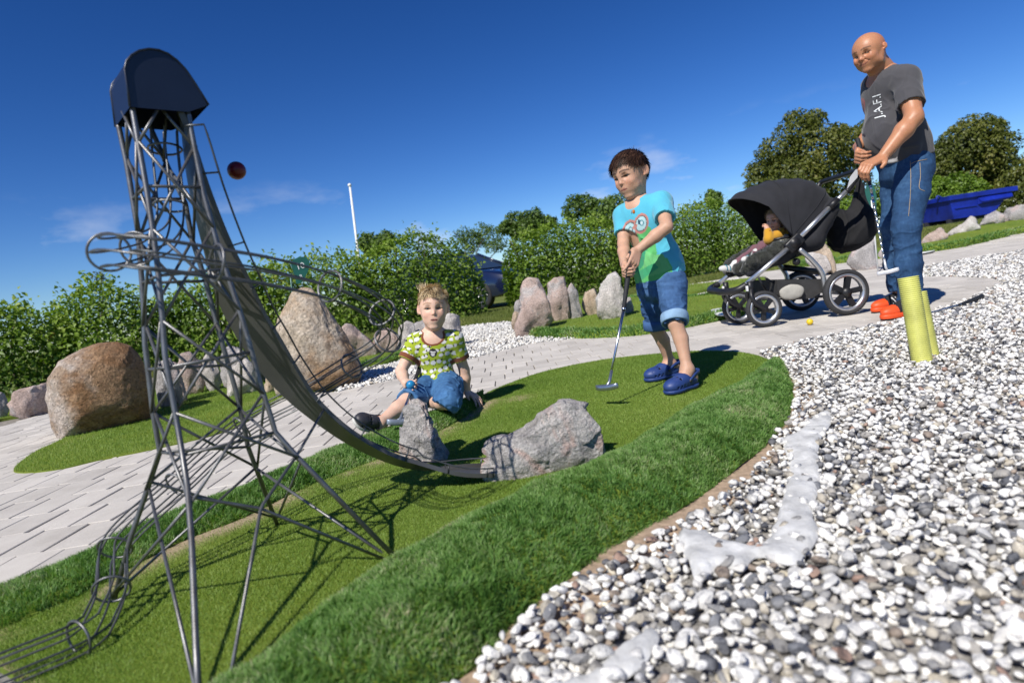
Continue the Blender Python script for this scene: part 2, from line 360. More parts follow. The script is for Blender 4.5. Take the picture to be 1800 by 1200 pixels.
# ------------------------------------------------------------------ pebbles
_pv, _pf = ico(1); _pv2, _pf2 = ico(2); _pv3, _pf3 = ico(3)
def pebble_shape(v, k):
    r = np.random.RandomState(k); s = np.array([1, r.uniform(.52, .9), r.uniform(.36, .64)]); n = 1+.34*fbm(v, .9, 2, k*5)+.16*vnoise(v, 2.2, k*3)
    q = v*n[:, None]
    for _ in range(6):                                                   # broken, flatter faces as on flint
        d = nrm(r.randn(3)); c = r.uniform(.52, .88); t = q@d; q = q-np.outer(np.maximum(t-c, 0)*.93, d)
    return q*s
NSH = 14
PEB = {1: [pebble_shape(_pv, k) for k in range(NSH)], 2: [pebble_shape(_pv2, k) for k in range(NSH)], 3: [pebble_shape(_pv3, k) for k in range(NSH)]}
def pebble_mat(name, rnd_node, white):
    m, nt, b = nodes_of(name); L = nt.links.new
    if rnd_node == 'attr': src = N(nt, 'ShaderNodeAttribute', attribute_name='rnd').outputs['Fac']
    else: src = N(nt, 'ShaderNodeObjectInfo').outputs['Random']
    W, LG, MG, DG = (.80, .785, .75), (.60, .59, .57), (.28, .275, .27), (.115, .118, .13)
    st = [(0, W), (.28, (.66, .645, .61)), (.42, LG), (.53, (.70, .69, .66)), (.64, MG), (.72, (.36, .34, .31)), (.79, DG), (.845, (.19, .195, .21)), (.895, (.44, .40, .33)), (.955, (.34, .23, .18)), (.967, (.27, .22, .18)), (.985, (.55, .50, .40))]
    if white: st = [(0, (.78, .765, .72)), (.5, (.68, .66, .61)), (.74, (.46, .45, .43)), (.86, (.27, .265, .26)), (.93, (.55, .48, .38)), (.97, (.13, .13, .14))]
    r = ramp(nt, st, 'CONSTANT'); L(src, r.inputs[0])
    tc = N(nt, 'ShaderNodeTexCoord'); ad = N(nt, 'ShaderNodeVectorMath', operation='ADD'); sc = N(nt, 'ShaderNodeMath', operation='MULTIPLY'); sc.inputs[1].default_value = 37.0
    L(src, sc.inputs[0]); L(tc.outputs['Object'], ad.inputs[0]); L(sc.outputs[0], ad.inputs[1])
    n1 = N(nt, 'ShaderNodeTexNoise', i_Scale=62.0 if rnd_node == 'attr' else 1.15, i_Detail=5.0, i_Roughness=.6); L(ad.outputs[0], n1.inputs['Vector'])
    r2 = ramp(nt, [(.32, (.25, .255, .28)), (.39, (.5, .5, .52)), (.44, (.94, .94, .94)), (.58, (1.04, 1.03, 1.0)), (.66, (1.5, 1.49, 1.45))]); L(n1.outputs['Fac'], r2.inputs[0])
    mx = N(nt, 'ShaderNodeMixRGB', blend_type='MULTIPLY', i_Fac=.85); L(r.outputs[0], mx.inputs['Color1']); L(r2.outputs[0], mx.inputs['Color2']); L(mx.outputs[0], b.inputs['Base Color'])
    b.inputs['Roughness'].default_value = .6; b.inputs['Specular IOR Level'].default_value = .35
    bp = N(nt, 'ShaderNodeBump', i_Strength=.35, i_Distance=.004 if rnd_node == 'attr' else .15); n3 = N(nt, 'ShaderNodeTexNoise', i_Scale=260.0 if rnd_node == 'attr' else 5.0, i_Detail=4.0); L(ad.outputs[0], n3.inputs['Vector'])
    L(n3.outputs['Fac'], bp.inputs['Height']); L(bp.outputs[0], b.inputs['Normal'])
    return m
m_peb_s, m_peb_o, m_peb_w = pebble_mat('pebble_mixed', 'attr', False), pebble_mat('pebble_single', 'obj', False), pebble_mat('pebble_white', 'attr', True)
def rand_rot(n, tilt=.5):
    a = rng.rand(n)*2*pi; ax = rng.randn(n, 3)*tilt; c, s = np.cos(a), np.sin(a); R = np.zeros((n, 3, 3))
    R[:, 0, 0] = c; R[:, 0, 1] = -s; R[:, 1, 0] = s; R[:, 1, 1] = c; R[:, 2, 2] = 1
    z = np.c_[ax[:, :2], np.ones(n)]; z /= np.linalg.norm(z, axis=1)[:, None]; x = np.cross(R[:, 1], z); x /= np.linalg.norm(x, axis=1)[:, None]; y = np.cross(z, x)
    return np.stack([x, y, z], 2)
def scatter(poly, dens, avoid=()):
    lo, hi = poly.min(0), poly.max(0); A = np.prod(hi-lo); st = 1/sqrt(dens); gx, gy = np.meshgrid(np.arange(lo[0], hi[0], st), np.arange(lo[1], hi[1], st)); q = np.c_[gx.ravel(), gy.ravel()]
    q = q+(rng.rand(*q.shape)-.5)*st*1.1; q = q[inside(poly, q)]
    for a in avoid: q = q[~inside(a, q)]
    return q
def merged_pebbles(name, P3, S, R, lvl, m, parent):
    k = rng.randint(0, NSH, len(P3)); rnd = rng.rand(len(P3)).astype(np.float32); vs, fs, at, n0 = [], [], [], 0
    base = {1: _pf, 2: _pf2}
    for l in (1, 2):
        F_ = base[l]; B = np.array(PEB[l]); sel = np.where(lvl == l)[0]
        if not len(sel): continue
        X = np.einsum('nij,nvj->nvi', R[sel], B[k[sel]])*S[sel][:, None, None]+P3[sel][:, None, :]; nv = B.shape[1]
        vs.append(X.reshape(-1, 3)); fs.append((F_[None]+(np.arange(len(sel))*nv)[:, None, None]+n0).reshape(-1, 3)); at.append(np.repeat(rnd[sel], nv)); n0 += len(sel)*nv
    return obj(name, np.concatenate(vs), np.concatenate(fs), m, parent, attrs={'rnd': np.concatenate(at)}, kind='stuff')
def gravel():
    near = GRAVEL_R
    # gap of bare sand along the foot of the turf bank
    fo = FRONT_OUT
    pts, sz, zz, lv = [], [], [], []
    for dens, s0, s1, z0, far in ((1700, .0085, .0150, .001, 0), (2200, .0075, .0175, .009, 0), (900, .009, .0200, .018, 0)):
        q = scatter(near, dens)
        dd = dist_line(fo, q); w = .022+.05*np.clip(vnoise(np.c_[q, np.zeros(len(q))], 3.0, 4)+.12, 0, 1)*1.6; mid = sstep(-.02, .12, q[:, 0])*(1-sstep(.55, .75, q[:, 0]))
        q = q[dd > np.where(mid > .3, w, .012)]
        vis, d = visible(np.c_[q, np.zeros(len(q))], 120); keep = vis | (visible(np.c_[q, np.zeros(len(q))], 620)[0] & (z0 > .005) & (rng.rand(len(q)) < .7))
        far_thin = rng.rand(len(q)) < np.clip(3.4/np.maximum(d, .1), .35, 1)*np.where((z0 < .005) & (d > 2.0), .55, 1); q = q[keep & far_thin]; d = d[keep & far_thin]
        s = s0+(s1-s0)*rng.rand(len(q))**2.0; s *= np.where(d > 3.4, 1.35, 1.0)
        pts.append(np.c_[q, z0+rng.rand(len(q))*.006]); sz.append(s)
    p = np.concatenate(pts); s = np.concatenate(sz); R = rand_rot(len(p), .45); d = visible(p)[1]
    inner, _ = visible(p, -10); score = np.where(inner & (p[:, 2] > .0105), s/d, 0); top = np.argsort(-score)[:300]; mask = np.zeros(len(p), bool); mask[top] = True
    lvl = np.where(d < 1.25, 2, 1)
    merged_pebbles('gravel', p[~mask], s[~mask], R[~mask], lvl[~mask], m_peb_s, gravel_bed)
    me = [mesh_data('pebble', B, _pf3, [m_peb_o]) for B in PEB[3]]
    for i in top:
        o = bpy.data.objects.new('pebble', me[rng.randint(NSH)]); M4 = Matrix.Identity(4)
        for a in range(3):
            for b in range(3): M4[a][b] = R[i][a, b]*s[i]
            M4[a][3] = p[i][a]
        o.matrix_basis = M4; link(o, gravel_bed)
    # white gravel further back
    P2, S2, D2 = [], [], []
    for poly, dens, big in [(GRAVEL_C, 1350, 1.25), (GRAVEL_S, 800, 1.3)]+[(g, 500, 1.6) for g in GRAVEL_F]:
        for z0, fr in ((.002, .9), (.012, .5)):
            q = scatter(poly, dens*fr); P2.append(np.c_[q, z0+rng.rand(len(q))*.008+terrain(q[:, 0], q[:, 1])]); S2.append((.008+.011*rng.rand(len(q))**1.7)*big)
    P2 = np.concatenate(P2); S2 = np.concatenate(S2)
    merged_pebbles('white_gravel', P2, S2, rand_rot(len(P2), .5), np.full(len(P2), 1), m_peb_w, gravel_mid)
gravel()

# ------------------------------------------------------------------ paved path: concrete setts, long side along the depth of the picture
def paver_mat():
    m, nt, b = nodes_of('concrete_paver'); L = nt.links.new; tc = N(nt, 'ShaderNodeTexCoord'); geo = N(nt, 'ShaderNodeNewGeometry')
    at = N(nt, 'ShaderNodeAttribute', attribute_name='tone')
    n1 = N(nt, 'ShaderNodeTexNoise', i_Scale=3.0, i_Detail=8.0, i_Roughness=.7); L(geo.outputs['Position'], n1.inputs['Vector'])
    r = ramp(nt, [(.28, (.43, .398, .355)), (.5, (.54, .505, .455)), (.72, (.61, .575, .52))]); L(n1.outputs['Fac'], r.inputs[0])
    n2 = N(nt, 'ShaderNodeTexNoise', i_Scale=420.0, i_Detail=3.0, i_Roughness=.7); L(geo.outputs['Position'], n2.inputs['Vector'])
    r2 = ramp(nt, [(.3, (.72,)*3), (.5, (1,)*3), (.75, (1.18,)*3)]); L(n2.outputs['Fac'], r2.inputs[0])
    mx = N(nt, 'ShaderNodeMixRGB', blend_type='MULTIPLY', i_Fac=.8); L(r.outputs[0], mx.inputs['Color1']); L(r2.outputs[0], mx.inputs['Color2'])
    ob = N(nt, 'ShaderNodeObjectInfo'); r3 = ramp(nt, [(0, (.9,)*3), (1, (1.08,)*3)]); sm = N(nt, 'ShaderNodeMath', operation='ADD'); L(at.outputs['Fac'], sm.inputs[0]); L(ob.outputs['Random'], sm.inputs[1])
    fr = N(nt, 'ShaderNodeMath', operation='FRACT'); L(sm.outputs[0], fr.inputs[0]); L(fr.outputs[0], r3.inputs[0])
    m3 = N(nt, 'ShaderNodeMixRGB', blend_type='MULTIPLY', i_Fac=1.0); L(mx.outputs[0], m3.inputs['Color1']); L(r3.outputs[0], m3.inputs['Color2']); L(m3.outputs[0], b.inputs['Base Color'])
    b.inputs['Roughness'].default_value = .9; b.inputs['Specular IOR Level'].default_value = .2
    bp = N(nt, 'ShaderNodeBump', i_Strength=.5, i_Distance=.002); L(n2.outputs['Fac'], bp.inputs['Height']); L(bp.outputs[0], b.inputs['Normal'])
    return m
m_pav = paver_mat()
m_joint = mat('joint_sand', (.27, .245, .21), .95, var=.3, vs=25, spec=.1)
path_sheet = sheet('path', PATH, .003, m_joint, .3, kind='structure')
def pavers():
    W, L_, g = .14, .21, .0036
    v0, f0 = box((0, 0, 0), (W/2-g/2, L_/2-g/2+.0012, .008), None, .0022, 1)
    me = mesh_data('paver', v0, f0, [m_pav], smooth=False)
    out = []
    for i, y in enumerate(np.arange(1.2, 13.5, L_)):
        off = (i % 2)*W/2+.012*rng.randn()
        for x in np.arange(-4.2+off, 9.5, W): out.append((x, y))
    q = np.array(out); ok = inside(PATH, q)
    for dx in (-W*.45, W*.45):
        for dy in (-L_*.45, L_*.45): ok &= inside(PATH, q+np.array([dx, dy]))
    full = q[ok]; edge = []
    part = inside(PATH, q)
    for dx in (-W*.45, W*.45):
        for dy in (-L_*.45, L_*.45): part |= inside(PATH, q+np.array([dx, dy]))
    cut = q[part & ~ok]
    z = lambda p: .0035+.0022*(rng.rand()-.5)+float(terrain(*p))
    p3 = np.c_[full, np.zeros(len(full))]; vis, d = visible(p3, 0)
    keep = visible(p3, 350)[0]; score = np.where(vis, 1/d, 0)
    # pavers under the turf carpets do not show
    for c in GREENS_PX_POLYS: score = np.where(inside(c, full), 0, score)
    top = np.argsort(-score)[:300]; mk = np.zeros(len(full), bool); mk[top] = True
    for i in top:
        o = bpy.data.objects.new('paver', me); o.location = (full[i][0], full[i][1], z(full[i])); o.rotation_euler = (rng.randn()*.006, rng.randn()*.010, rng.randn()*.010); o.scale = (1-.045*rng.rand()**2, 1, 1); link(o, path_sheet)
    mb_v, mb_f, tone, n = [], [], [], 0
    for p in full[~mk & keep]:
        mb_v.append(v0*np.array([1-.045*rng.rand()**2, 1, 1])+np.array([p[0], p[1], z(p)])+np.outer(v0[:, 0]*rng.randn()*.008+v0[:, 1]*rng.randn()*.006, [0, 0, 1])); mb_f += [[a+n for a in q_] for q_ in f0]; n += len(v0); tone += [rng.rand()]*len(v0)
    # setts cut to the curve of the kerb line: clipped outlines, same thickness
    for p in cut:
        x0, x1, y0, y1 = p[0]-W/2+g/2, p[0]+W/2-g/2, p[1]-L_/2+g/2, p[1]+L_/2-g/2
        gx, gy = np.meshgrid(np.linspace(x0, x1, 7), np.linspace(y0, y1, 9)); c = np.c_[gx.ravel(), gy.ravel()]; c = c[inside(PATH, c)]
        if len(c) < 6 or (not visible(np.array([[p[0], p[1], 0]]), 200)[0][0]): continue
        h = hull2(c)
        if len(h) < 3: continue
        zz = z(p)+.008; t = np.c_[h, np.full(len(h), zz)]; bt = np.c_[h, np.full(len(h), zz-.016)]; k = len(h)
        mb_v += [t, bt]; mb_f += [[n+i for i in range(k)]]+[[n+(i+1) % k, n+i, n+k+i, n+k+(i+1) % k] for i in range(k)]; n += 2*k; tone += [rng.rand()]*(2*k)
    obj('far_pavers', np.concatenate(mb_v), mb_f, m_pav, path_sheet, smooth=False, attrs={'tone': np.array(tone)}, kind='stuff')
def hull2(p):
    p = sorted(map(tuple, p)); 
    def half(p):
        h = []
        for q in p:
            while len(h) > 1 and (h[-1][0]-h[-2][0])*(q[1]-h[-2][1])-(h[-1][1]-h[-2][1])*(q[0]-h[-2][0]) <= 1e-9: h.pop()
            h.append(q)
        return h
    a, b = half(p), half(p[::-1]); return np.array(a[:-1]+b[:-1])

# ------------------------------------------------------------------ artificial turf
TURF = [(0, (.105, .18, .026)), (.3, (.155, .25, .037)), (.6, (.205, .305, .052)), (.85, (.27, .35, .08)), (.95, (.36, .36, .14)), (1, (.44, .40, .21))]
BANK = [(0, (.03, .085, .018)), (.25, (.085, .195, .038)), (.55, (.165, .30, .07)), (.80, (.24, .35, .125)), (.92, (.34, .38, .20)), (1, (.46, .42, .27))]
m_turf_b = leaf_mat('short_turf_blade', TURF, .55, .25); m_bank_b = leaf_mat('long_turf_blade', BANK, .5, .3, spec=.3); m_lawn_b = leaf_mat('lawn_blade', [(0, (.09, .13, .025)), (.5, (.16, .19, .045)), (1, (.27, .26, .09))], .6, .3)
m_backing = None
def turf_base_mat():
    m, nt, b = nodes_of('turf_backing'); L = nt.links.new; at = N(nt, 'ShaderNodeAttribute', attribute_name='worn'); tc = N(nt, 'ShaderNodeTexCoord')
    n1 = N(nt, 'ShaderNodeTexNoise', i_Scale=130.0, i_Detail=4.0, i_Roughness=.7); L(tc.outputs['Object'], n1.inputs['Vector'])
    n2 = N(nt, 'ShaderNodeTexNoise', i_Scale=2.2, i_Detail=6.0, i_Roughness=.65); L(tc.outputs['Object'], n2.inputs['Vector'])
    r = ramp(nt, [(.3, (.11, .16, .024)), (.7, (.19, .26, .044))]); L(n1.outputs['Fac'], r.inputs[0])
    rb = ramp(nt, [(.3, (.8, .88, .9)), (.7, (1.25, 1.12, 1.0))]); L(n2.outputs['Fac'], rb.inputs[0]); mm = N(nt, 'ShaderNodeMixRGB', blend_type='MULTIPLY', i_Fac=1.0); L(r.outputs[0], mm.inputs['Color1']); L(rb.outputs[0], mm.inputs['Color2'])
    sd = ramp(nt, [(.3, (.30, .23, .14)), (.7, (.46, .37, .25))]); L(n1.outputs['Fac'], sd.inputs[0])
    mx = N(nt, 'ShaderNodeMixRGB'); L(at.outputs['Fac'], mx.inputs['Fac']); L(mm.outputs[0], mx.inputs['Color1']); L(sd.outputs[0], mx.inputs['Color2']); L(mx.outputs[0], b.inputs['Base Color'])
    b.inputs['Roughness'].default_value = .95; b.inputs['Specular IOR Level'].default_value = .1
    bp = N(nt, 'ShaderNodeBump', i_Strength=.9, i_Distance=.006); L(n1.outputs['Fac'], bp.inputs['Height']); L(bp.outputs[0], b.inputs['Normal'])
    return m
m_turf = turf_base_mat()
def blades(name, p, nr, h, w, m, parent, lean=.5, seg=1, comb=None, patch=2.0, spread=.5):
    """one ribbon per point; h,w arrays or scalars"""
    n = len(p); h = np.broadcast_to(h, n)*(.65+.7*rng.rand(n)); w = np.broadcast_to(w, n)
    a = rng.rand(n)*2*pi; u = np.c_[np.cos(a), np.sin(a), np.zeros(n)]
    b = rng.rand(n)*2*pi; ld = np.c_[np.cos(b), np.sin(b), np.zeros(n)]*(lean*rng.rand(n))[:, None]
    if seg == 2: cb = pi*4*fbm(p, 22, 2, 33); ld = ld*.55+np.c_[np.cos(cb), np.sin(cb), np.zeros(n)]*(lean*.75*rng.rand(n))[:, None]; h = h*(.72+.75*np.clip(.5+fbm(p, 14, 2, 41), 0, 1))
    if comb is not None: ld = ld+comb
    d = nr+ld; d /= np.linalg.norm(d, axis=1)[:, None]
    tip = p+d*h[:, None]+ld*h[:, None]*.5+np.array([0, 0, -1])*(.18*h*np.linalg.norm(ld, axis=1))[:, None]
    r = np.clip(spread*rng.rand(n)+(1-spread)*(.5+1.1*fbm(p, patch, 3, 9)), 0, 1)
    if seg == 1:
        v = np.stack([p-u*w[:, None], p+u*w[:, None], tip], 1).reshape(-1, 3); f = np.arange(n*3).reshape(n, 3); at = np.repeat(r, 3)
    else:
        mid = p+d*h[:, None]*.55; v = np.stack([p-u*w[:, None], p+u*w[:, None], mid+u*w[:, None]*.8, mid-u*w[:, None]*.8, tip], 1).reshape(-1, 3)
        k = np.arange(n)[:, None]*5; f = np.concatenate([k+np.array([[0, 1, 2]]), k+np.array([[0, 2, 3]]), k+np.array([[3, 2, 4]])], 0); at = np.repeat(r, 5)
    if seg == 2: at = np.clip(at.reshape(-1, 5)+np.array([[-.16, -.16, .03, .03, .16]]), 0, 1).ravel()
    return obj(name, v, f, m, parent, smooth=False, attrs={'rnd': at}, kind='stuff')
def bank(inner, outer, h, parent, dens, blade_h, name='turf_edge', z_in=.012, nv=9, vis_only=True, w=.0011):
    m = min(len(inner), len(outer)); prof = [(t, z_in*(1-t)+h*(sin(pi*min(1, t**1.25*1.0))**.6)) for t in np.linspace(0, 1, nv)]
    v = np.array([[*(inner[i]*(1-t)+outer[i]*t), max(z, 0)+.0+float(terrain(*inner[i]))] for i in range(m) for t, z in prof])
    f = [[i*nv+j, i*nv+j+1, (i+1)*nv+j+1, (i+1)*nv+j] for i in range(m-1) for j in range(nv-1)]
    v += .006*np.c_[vnoise(v, 12, 1), vnoise(v, 12, 2), 2.2*vnoise(v, 9, 3)]*(h/.04)
    o = obj(name, v, f, m_turf, parent, attrs={'worn': np.zeros(len(v))})
    q = v[np.array(f)]; e1, e2 = q[:, 1]-q[:, 0], q[:, 3]-q[:, 0]; nr = np.cross(e1, e2); A = np.linalg.norm(nr, axis=1); nr /= A[:, None]; nr[nr[:, 2] < 0] *= -1
    cnt = rng.poisson(A*dens); k = np.repeat(np.arange(len(f)), cnt); s, t = rng.rand(len(k)), rng.rand(len(k))
    p = q[k, 0]*((1-s)*(1-t))[:, None]+q[k, 1]*(s*(1-t))[:, None]+q[k, 2]*(s*t)[:, None]+q[k, 3]*((1-s)*t)[:, None]; nn = nr[k]
    if vis_only: ok = visible(p, 90)[0]; p, nn = p[ok], nn[ok]
    d = visible(p)[1]
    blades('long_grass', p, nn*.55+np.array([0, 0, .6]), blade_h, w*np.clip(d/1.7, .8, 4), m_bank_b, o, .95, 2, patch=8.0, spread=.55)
    return o
def putting(poly, z, dens, blade_h, worn=None, step=.06, m=None, w=.0009, far=False):
    v, f = tri_fill(poly, step); wv = worn(v) if worn else np.zeros(len(v)); v3 = np.c_[v, z+terrain(v[:, 0], v[:, 1])+.003*vnoise(np.c_[v, np.zeros(len(v))], 4, 2)]
    # turned-down rim so that the carpet has an edge
    o = obj('putting_green', v3, f, m or m_turf, kind='structure', attrs={'worn': wv})
    n = len(poly); rim = np.concatenate([np.c_[poly, z+terrain(poly[:, 0], poly[:, 1])+.001], np.c_[poly, np.full(n, -.003)+terrain(poly[:, 0], poly[:, 1])]])
    obj('carpet_rim', rim, [[i, (i+1) % n, n+(i+1) % n, n+i] for i in range(n)], m_turf, o, attrs={'worn': np.zeros(2*n)})
    p = scatter(poly, dens); p3 = np.c_[p, z+terrain(p[:, 0], p[:, 1])]; ok = visible(p3, 60)[0]; p3 = p3[ok]
    if worn: p3 = p3[rng.rand(len(p3)) > worn(p3[:, :2])*.93]
    d = visible(p3)[1]
    # thin out with distance, widening the blades that stay
    k = np.clip(1.7/d, .14, 1) if not far else np.ones(len(d)); keep = rng.rand(len(d)) < k; p3, k, d = p3[keep], k[keep], d[keep]
    blades('short_grass', p3, np.array([[0, 0, 1.0]]), blade_h*(1/k)**.35, w/np.sqrt(k), m_turf_b, o, .75, 1, patch=2.2, spread=.5)
    return o
_wl = BACK_IN[len(BACK_IN)//3:]; _wf = FRONT_IN
def worn0(p):
    p = np.asarray(p); q = np.c_[p, np.zeros(len(p))]
    d = dist_line(BACK_IN, p); a = (1-sstep(.02, .12, d))*sstep(-.12, .22, fbm(q, 6, 3, 5)+.14)
    d2 = dist_line(FRONT_IN, p); b = (1-sstep(.005, .03, d2))*sstep(-.05, .25, fbm(q, 8, 3, 8))*.7
    c = sstep(.28, .5, fbm(q, 2.6, 4, 21))*.3
    e = (1-sstep(.04, .12, np.hypot(p[:, 0]+.02, p[:, 1]-2.95)))*.7
    return np.clip(a+b+c+e*sstep(-.3, .1, fbm(q, 9, 2, 3)), 0, 1)
def ring_scale(poly, c, k): return c+(poly-c)*k
G1 = smooth_poly([(25, 833), (60, 800), (110, 776), (165, 745), (265, 690), (330, 668), (400, 650), (480, 640), (600, 632), (640, 640), (620, 664), (560, 690), (494, 706), (412, 757), (280, 792), (180, 812), (95, 831)], 5)
G2P = smooth_poly([(-60, 752), (0, 742), (88, 722), (110, 700), (60, 698), (0, 708), (-60, 718)], 4)
G3 = smooth_poly([(921, 578), (932, 592), (1010, 597), (1100, 594), (1180, 584), (1270, 565), (1340, 548), (1340, 512), (1270, 524), (1207, 529), (1120, 528), (1060, 529), (1000, 529), (960, 537)], 5)
def inset(poly, d):
    n = len(poly); a = np.roll(poly, 1, 0); b = np.roll(poly, -1, 0); t = b-a; t /= np.linalg.norm(t, axis=1)[:, None]; nn = np.c_[-t[:, 1], t[:, 0]]; ar = (poly[:, 0]*b[:, 1]-b[:, 0]*poly[:, 1]).sum(); nn *= np.sign(ar); return poly+nn*np.broadcast_to(d, n)[:, None]
G3IN = inset(G3, .10)
G5 = smooth_poly([(1120, 532), (1207, 521), (1270, 509), (1340, 500), (1340, 492), (1270, 499), (1207, 506), (1120, 520)], 4)
G6 = smooth_poly([(1400, 470), (1450, 467), (1520, 459), (1620, 447), (1700, 434), (1750, 422), (1800, 411), (1900, 396), (1900, 374), (1800, 387), (1720, 402), (1640, 428), (1560, 438), (1480, 446), (1400, 456)], 4, True, GT)
G7 = smooth_poly([(600, 668), (640, 650), (690, 640), (716, 622), (712, 604), (670, 604), (610, 612), (590, 640)], 5)
GREENS_PX_POLYS = [G1, G2P, G3, G5, G7, GREEN0]
pavers()
_in0 = np.concatenate([FRONT_IN[::-1][0:], ]) 
INNER0 = np.concatenate([FRONT_IN, FLUSH[::-1][3:], BACK_IN[::-1]])
green0 = putting(INNER0, .013, 115000, .006, worn0, .035, w=.00095)
bank(FRONT_IN, FRONT_OUT, .070, green0, 125000, .0115, w=.0014)
bank(BACK_IN, BACK_OUT, .042, green0, 95000, .0145)
green1 = putting(G1, .016, 26000, .011)
green2 = putting(G2P, .03, 9000, .013)
green3 = putting(G3IN, .062, 7000, .013)
_k = len(G3); bank(np.r_[G3IN, G3IN[:1]], np.r_[G3, G3[:1]], .03, green3, 9000, .03, z_in=.062, w=.0014)
green4 = putting(G5, .05, 4000, .016)
green5 = putting(G6, .04, 1500, .02)
green6 = putting(G7, .04, 12000, .013)
bank(np.r_[ring_scale(G7, G7.mean(0), .85), ring_scale(G7, G7.mean(0), .85)[:1]], np.r_[G7, G7[:1]], .03, green6, 12000, .026, z_in=.03)
_kk = [i for i in range(len(G6)) if True]
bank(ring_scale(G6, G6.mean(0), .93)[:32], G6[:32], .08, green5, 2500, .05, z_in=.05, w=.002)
def mound(px, py, rx, ry, h, dens, z0):
    c = G2(px, py, z0); a = np.linspace(0, 2*pi, 41); o_ = np.c_[c[0]+rx*np.cos(a), c[1]+ry*np.sin(a)]; i_ = np.c_[c[0]+.05*rx*np.cos(a), c[1]+.05*ry*np.sin(a)]
    nv = 7; v = [[*(i_[i]*(1-t)+o_[i]*t), z0+h*cos(t*pi/2)] for i in range(41) for t in np.linspace(0, 1, nv)]; f = [[i*nv+j, i*nv+j+1, (i+1)*nv+j+1, (i+1)*nv+j] for i in range(40) for j in range(nv-1)]
    o = obj('turf_mound', v, f, m_turf, green3, attrs={'worn': np.zeros(len(v))})
    t = np.sqrt(rng.rand(int(dens*pi*rx*ry))); b = rng.rand(len(t))*2*pi; p = np.c_[c[0]+rx*t*np.cos(b), c[1]+ry*t*np.sin(b), z0+h*np.cos(t*pi/2)]
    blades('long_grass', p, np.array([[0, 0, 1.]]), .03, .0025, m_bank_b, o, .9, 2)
mound(1085, 545, .19, .16, .05, 16000, .062)
# mown lawn tufts in front of the hedge and along the far side
def lawn_tufts():
    poly = np.array([[-8.2, 6.4], [-1.0, 6.0], [.9, 6.7], [3.5, 8.2], [9, 11.5], [16, 18], [9, 17.0], [0, 13.4], [-8, 9.2]]); p = scatter(poly, 700)
    for q in (GRAVEL_C, PATH, G3, G5, G6): p = p[~inside(q, p)]
    p3 = np.c_[p, terrain(p[:, 0], p[:, 1])-.012]; ok, d = visible(p3, 30); p3, d = p3[ok], d[ok]
    blades('lawn_grass', p3, np.array([[0, 0, 1.]]), .07, .0035*np.clip(d/6, 1, 3), m_lawn_b, None, .9, 1, patch=.7)
lawn_tufts()
# ================================================================== BACKGROUND: hedge, trees, house, car, skip, pole
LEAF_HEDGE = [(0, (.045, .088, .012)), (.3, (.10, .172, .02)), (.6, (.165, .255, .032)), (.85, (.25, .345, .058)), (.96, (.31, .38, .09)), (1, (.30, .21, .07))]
LEAF_TREE = [(0, (.045, .06, .012)), (.35, (.085, .105, .018)), (.65, (.135, .15, .028)), (.9, (.20, .19, .045)), (1, (.23, .15, .05))]
LEAF_FAR = [(0, (.05, .085, .02)), (.4, (.09, .15, .03)), (.8, (.14, .21, .045)), (1, (.20, .26, .08))]
m_lh = leaf_mat('hedge_leaf', LEAF_HEDGE, .45, .32, spec=.3); m_lt = leaf_mat('tree_leaf', LEAF_TREE, .45, .22); m_lf = leaf_mat('far_leaf', LEAF_FAR, .45, .3)
m_bark = mat('bark', (.10, .075, .05), .9, var=.35, vs=14, bump=.8, bs=60, bdist=.01)
def leaf_cloud(p, out, size, up=.55, rnd=None, asp=.62):
    """p (n,3) leaf places, out (n,3) outward directions -> folded pointed leaves, 4 triangles each"""
    n = len(p); nr = out*.8+np.array([0, 0, up])+rng.randn(n, 3)*.55; nr /= np.linalg.norm(nr, axis=1)[:, None]
    t = rng.randn(n, 3)+np.array([0, 0, -.5])+out*.5; t -= nr*(t*nr).sum(1)[:, None]; t /= np.linalg.norm(t, axis=1)[:, None]; s = np.cross(nr, t)
    L = size*(.6+.75*rng.rand(n)); w = L*asp*.5; fold = L*.16; L = L[:, None]; w = w[:, None]; fold = fold[:, None]
    v = np.stack([p, p+t*L*.42+s*w+nr*fold, p+t*L*.45, p+t*L*.42-s*w+nr*fold, p+t*L-nr*L*.14], 1).reshape(-1, 3); k = np.arange(n)[:, None]*5
    f = np.concatenate([k+np.array([[0, 2, 1]]), k+np.array([[0, 3, 2]]), k+np.array([[1, 2, 4]]), k+np.array([[2, 3, 4]])], 0)
    r = rng.rand(n) if rnd is None else rnd
    return v, f, np.repeat(r, 5)
def twigs(base, tips, r0=.025, r1=.006):
    mb = MB()
    for b, t in zip(base, tips):
        b, t = np.asarray(b, float), np.asarray(t, float); m = (b+t)/2+rng.randn(3)*.06*np.linalg.norm(t-b); mb.add(*sweep(spline([b, m, t], 4), np.linspace(r0, r1, 9), 5))
    return mb
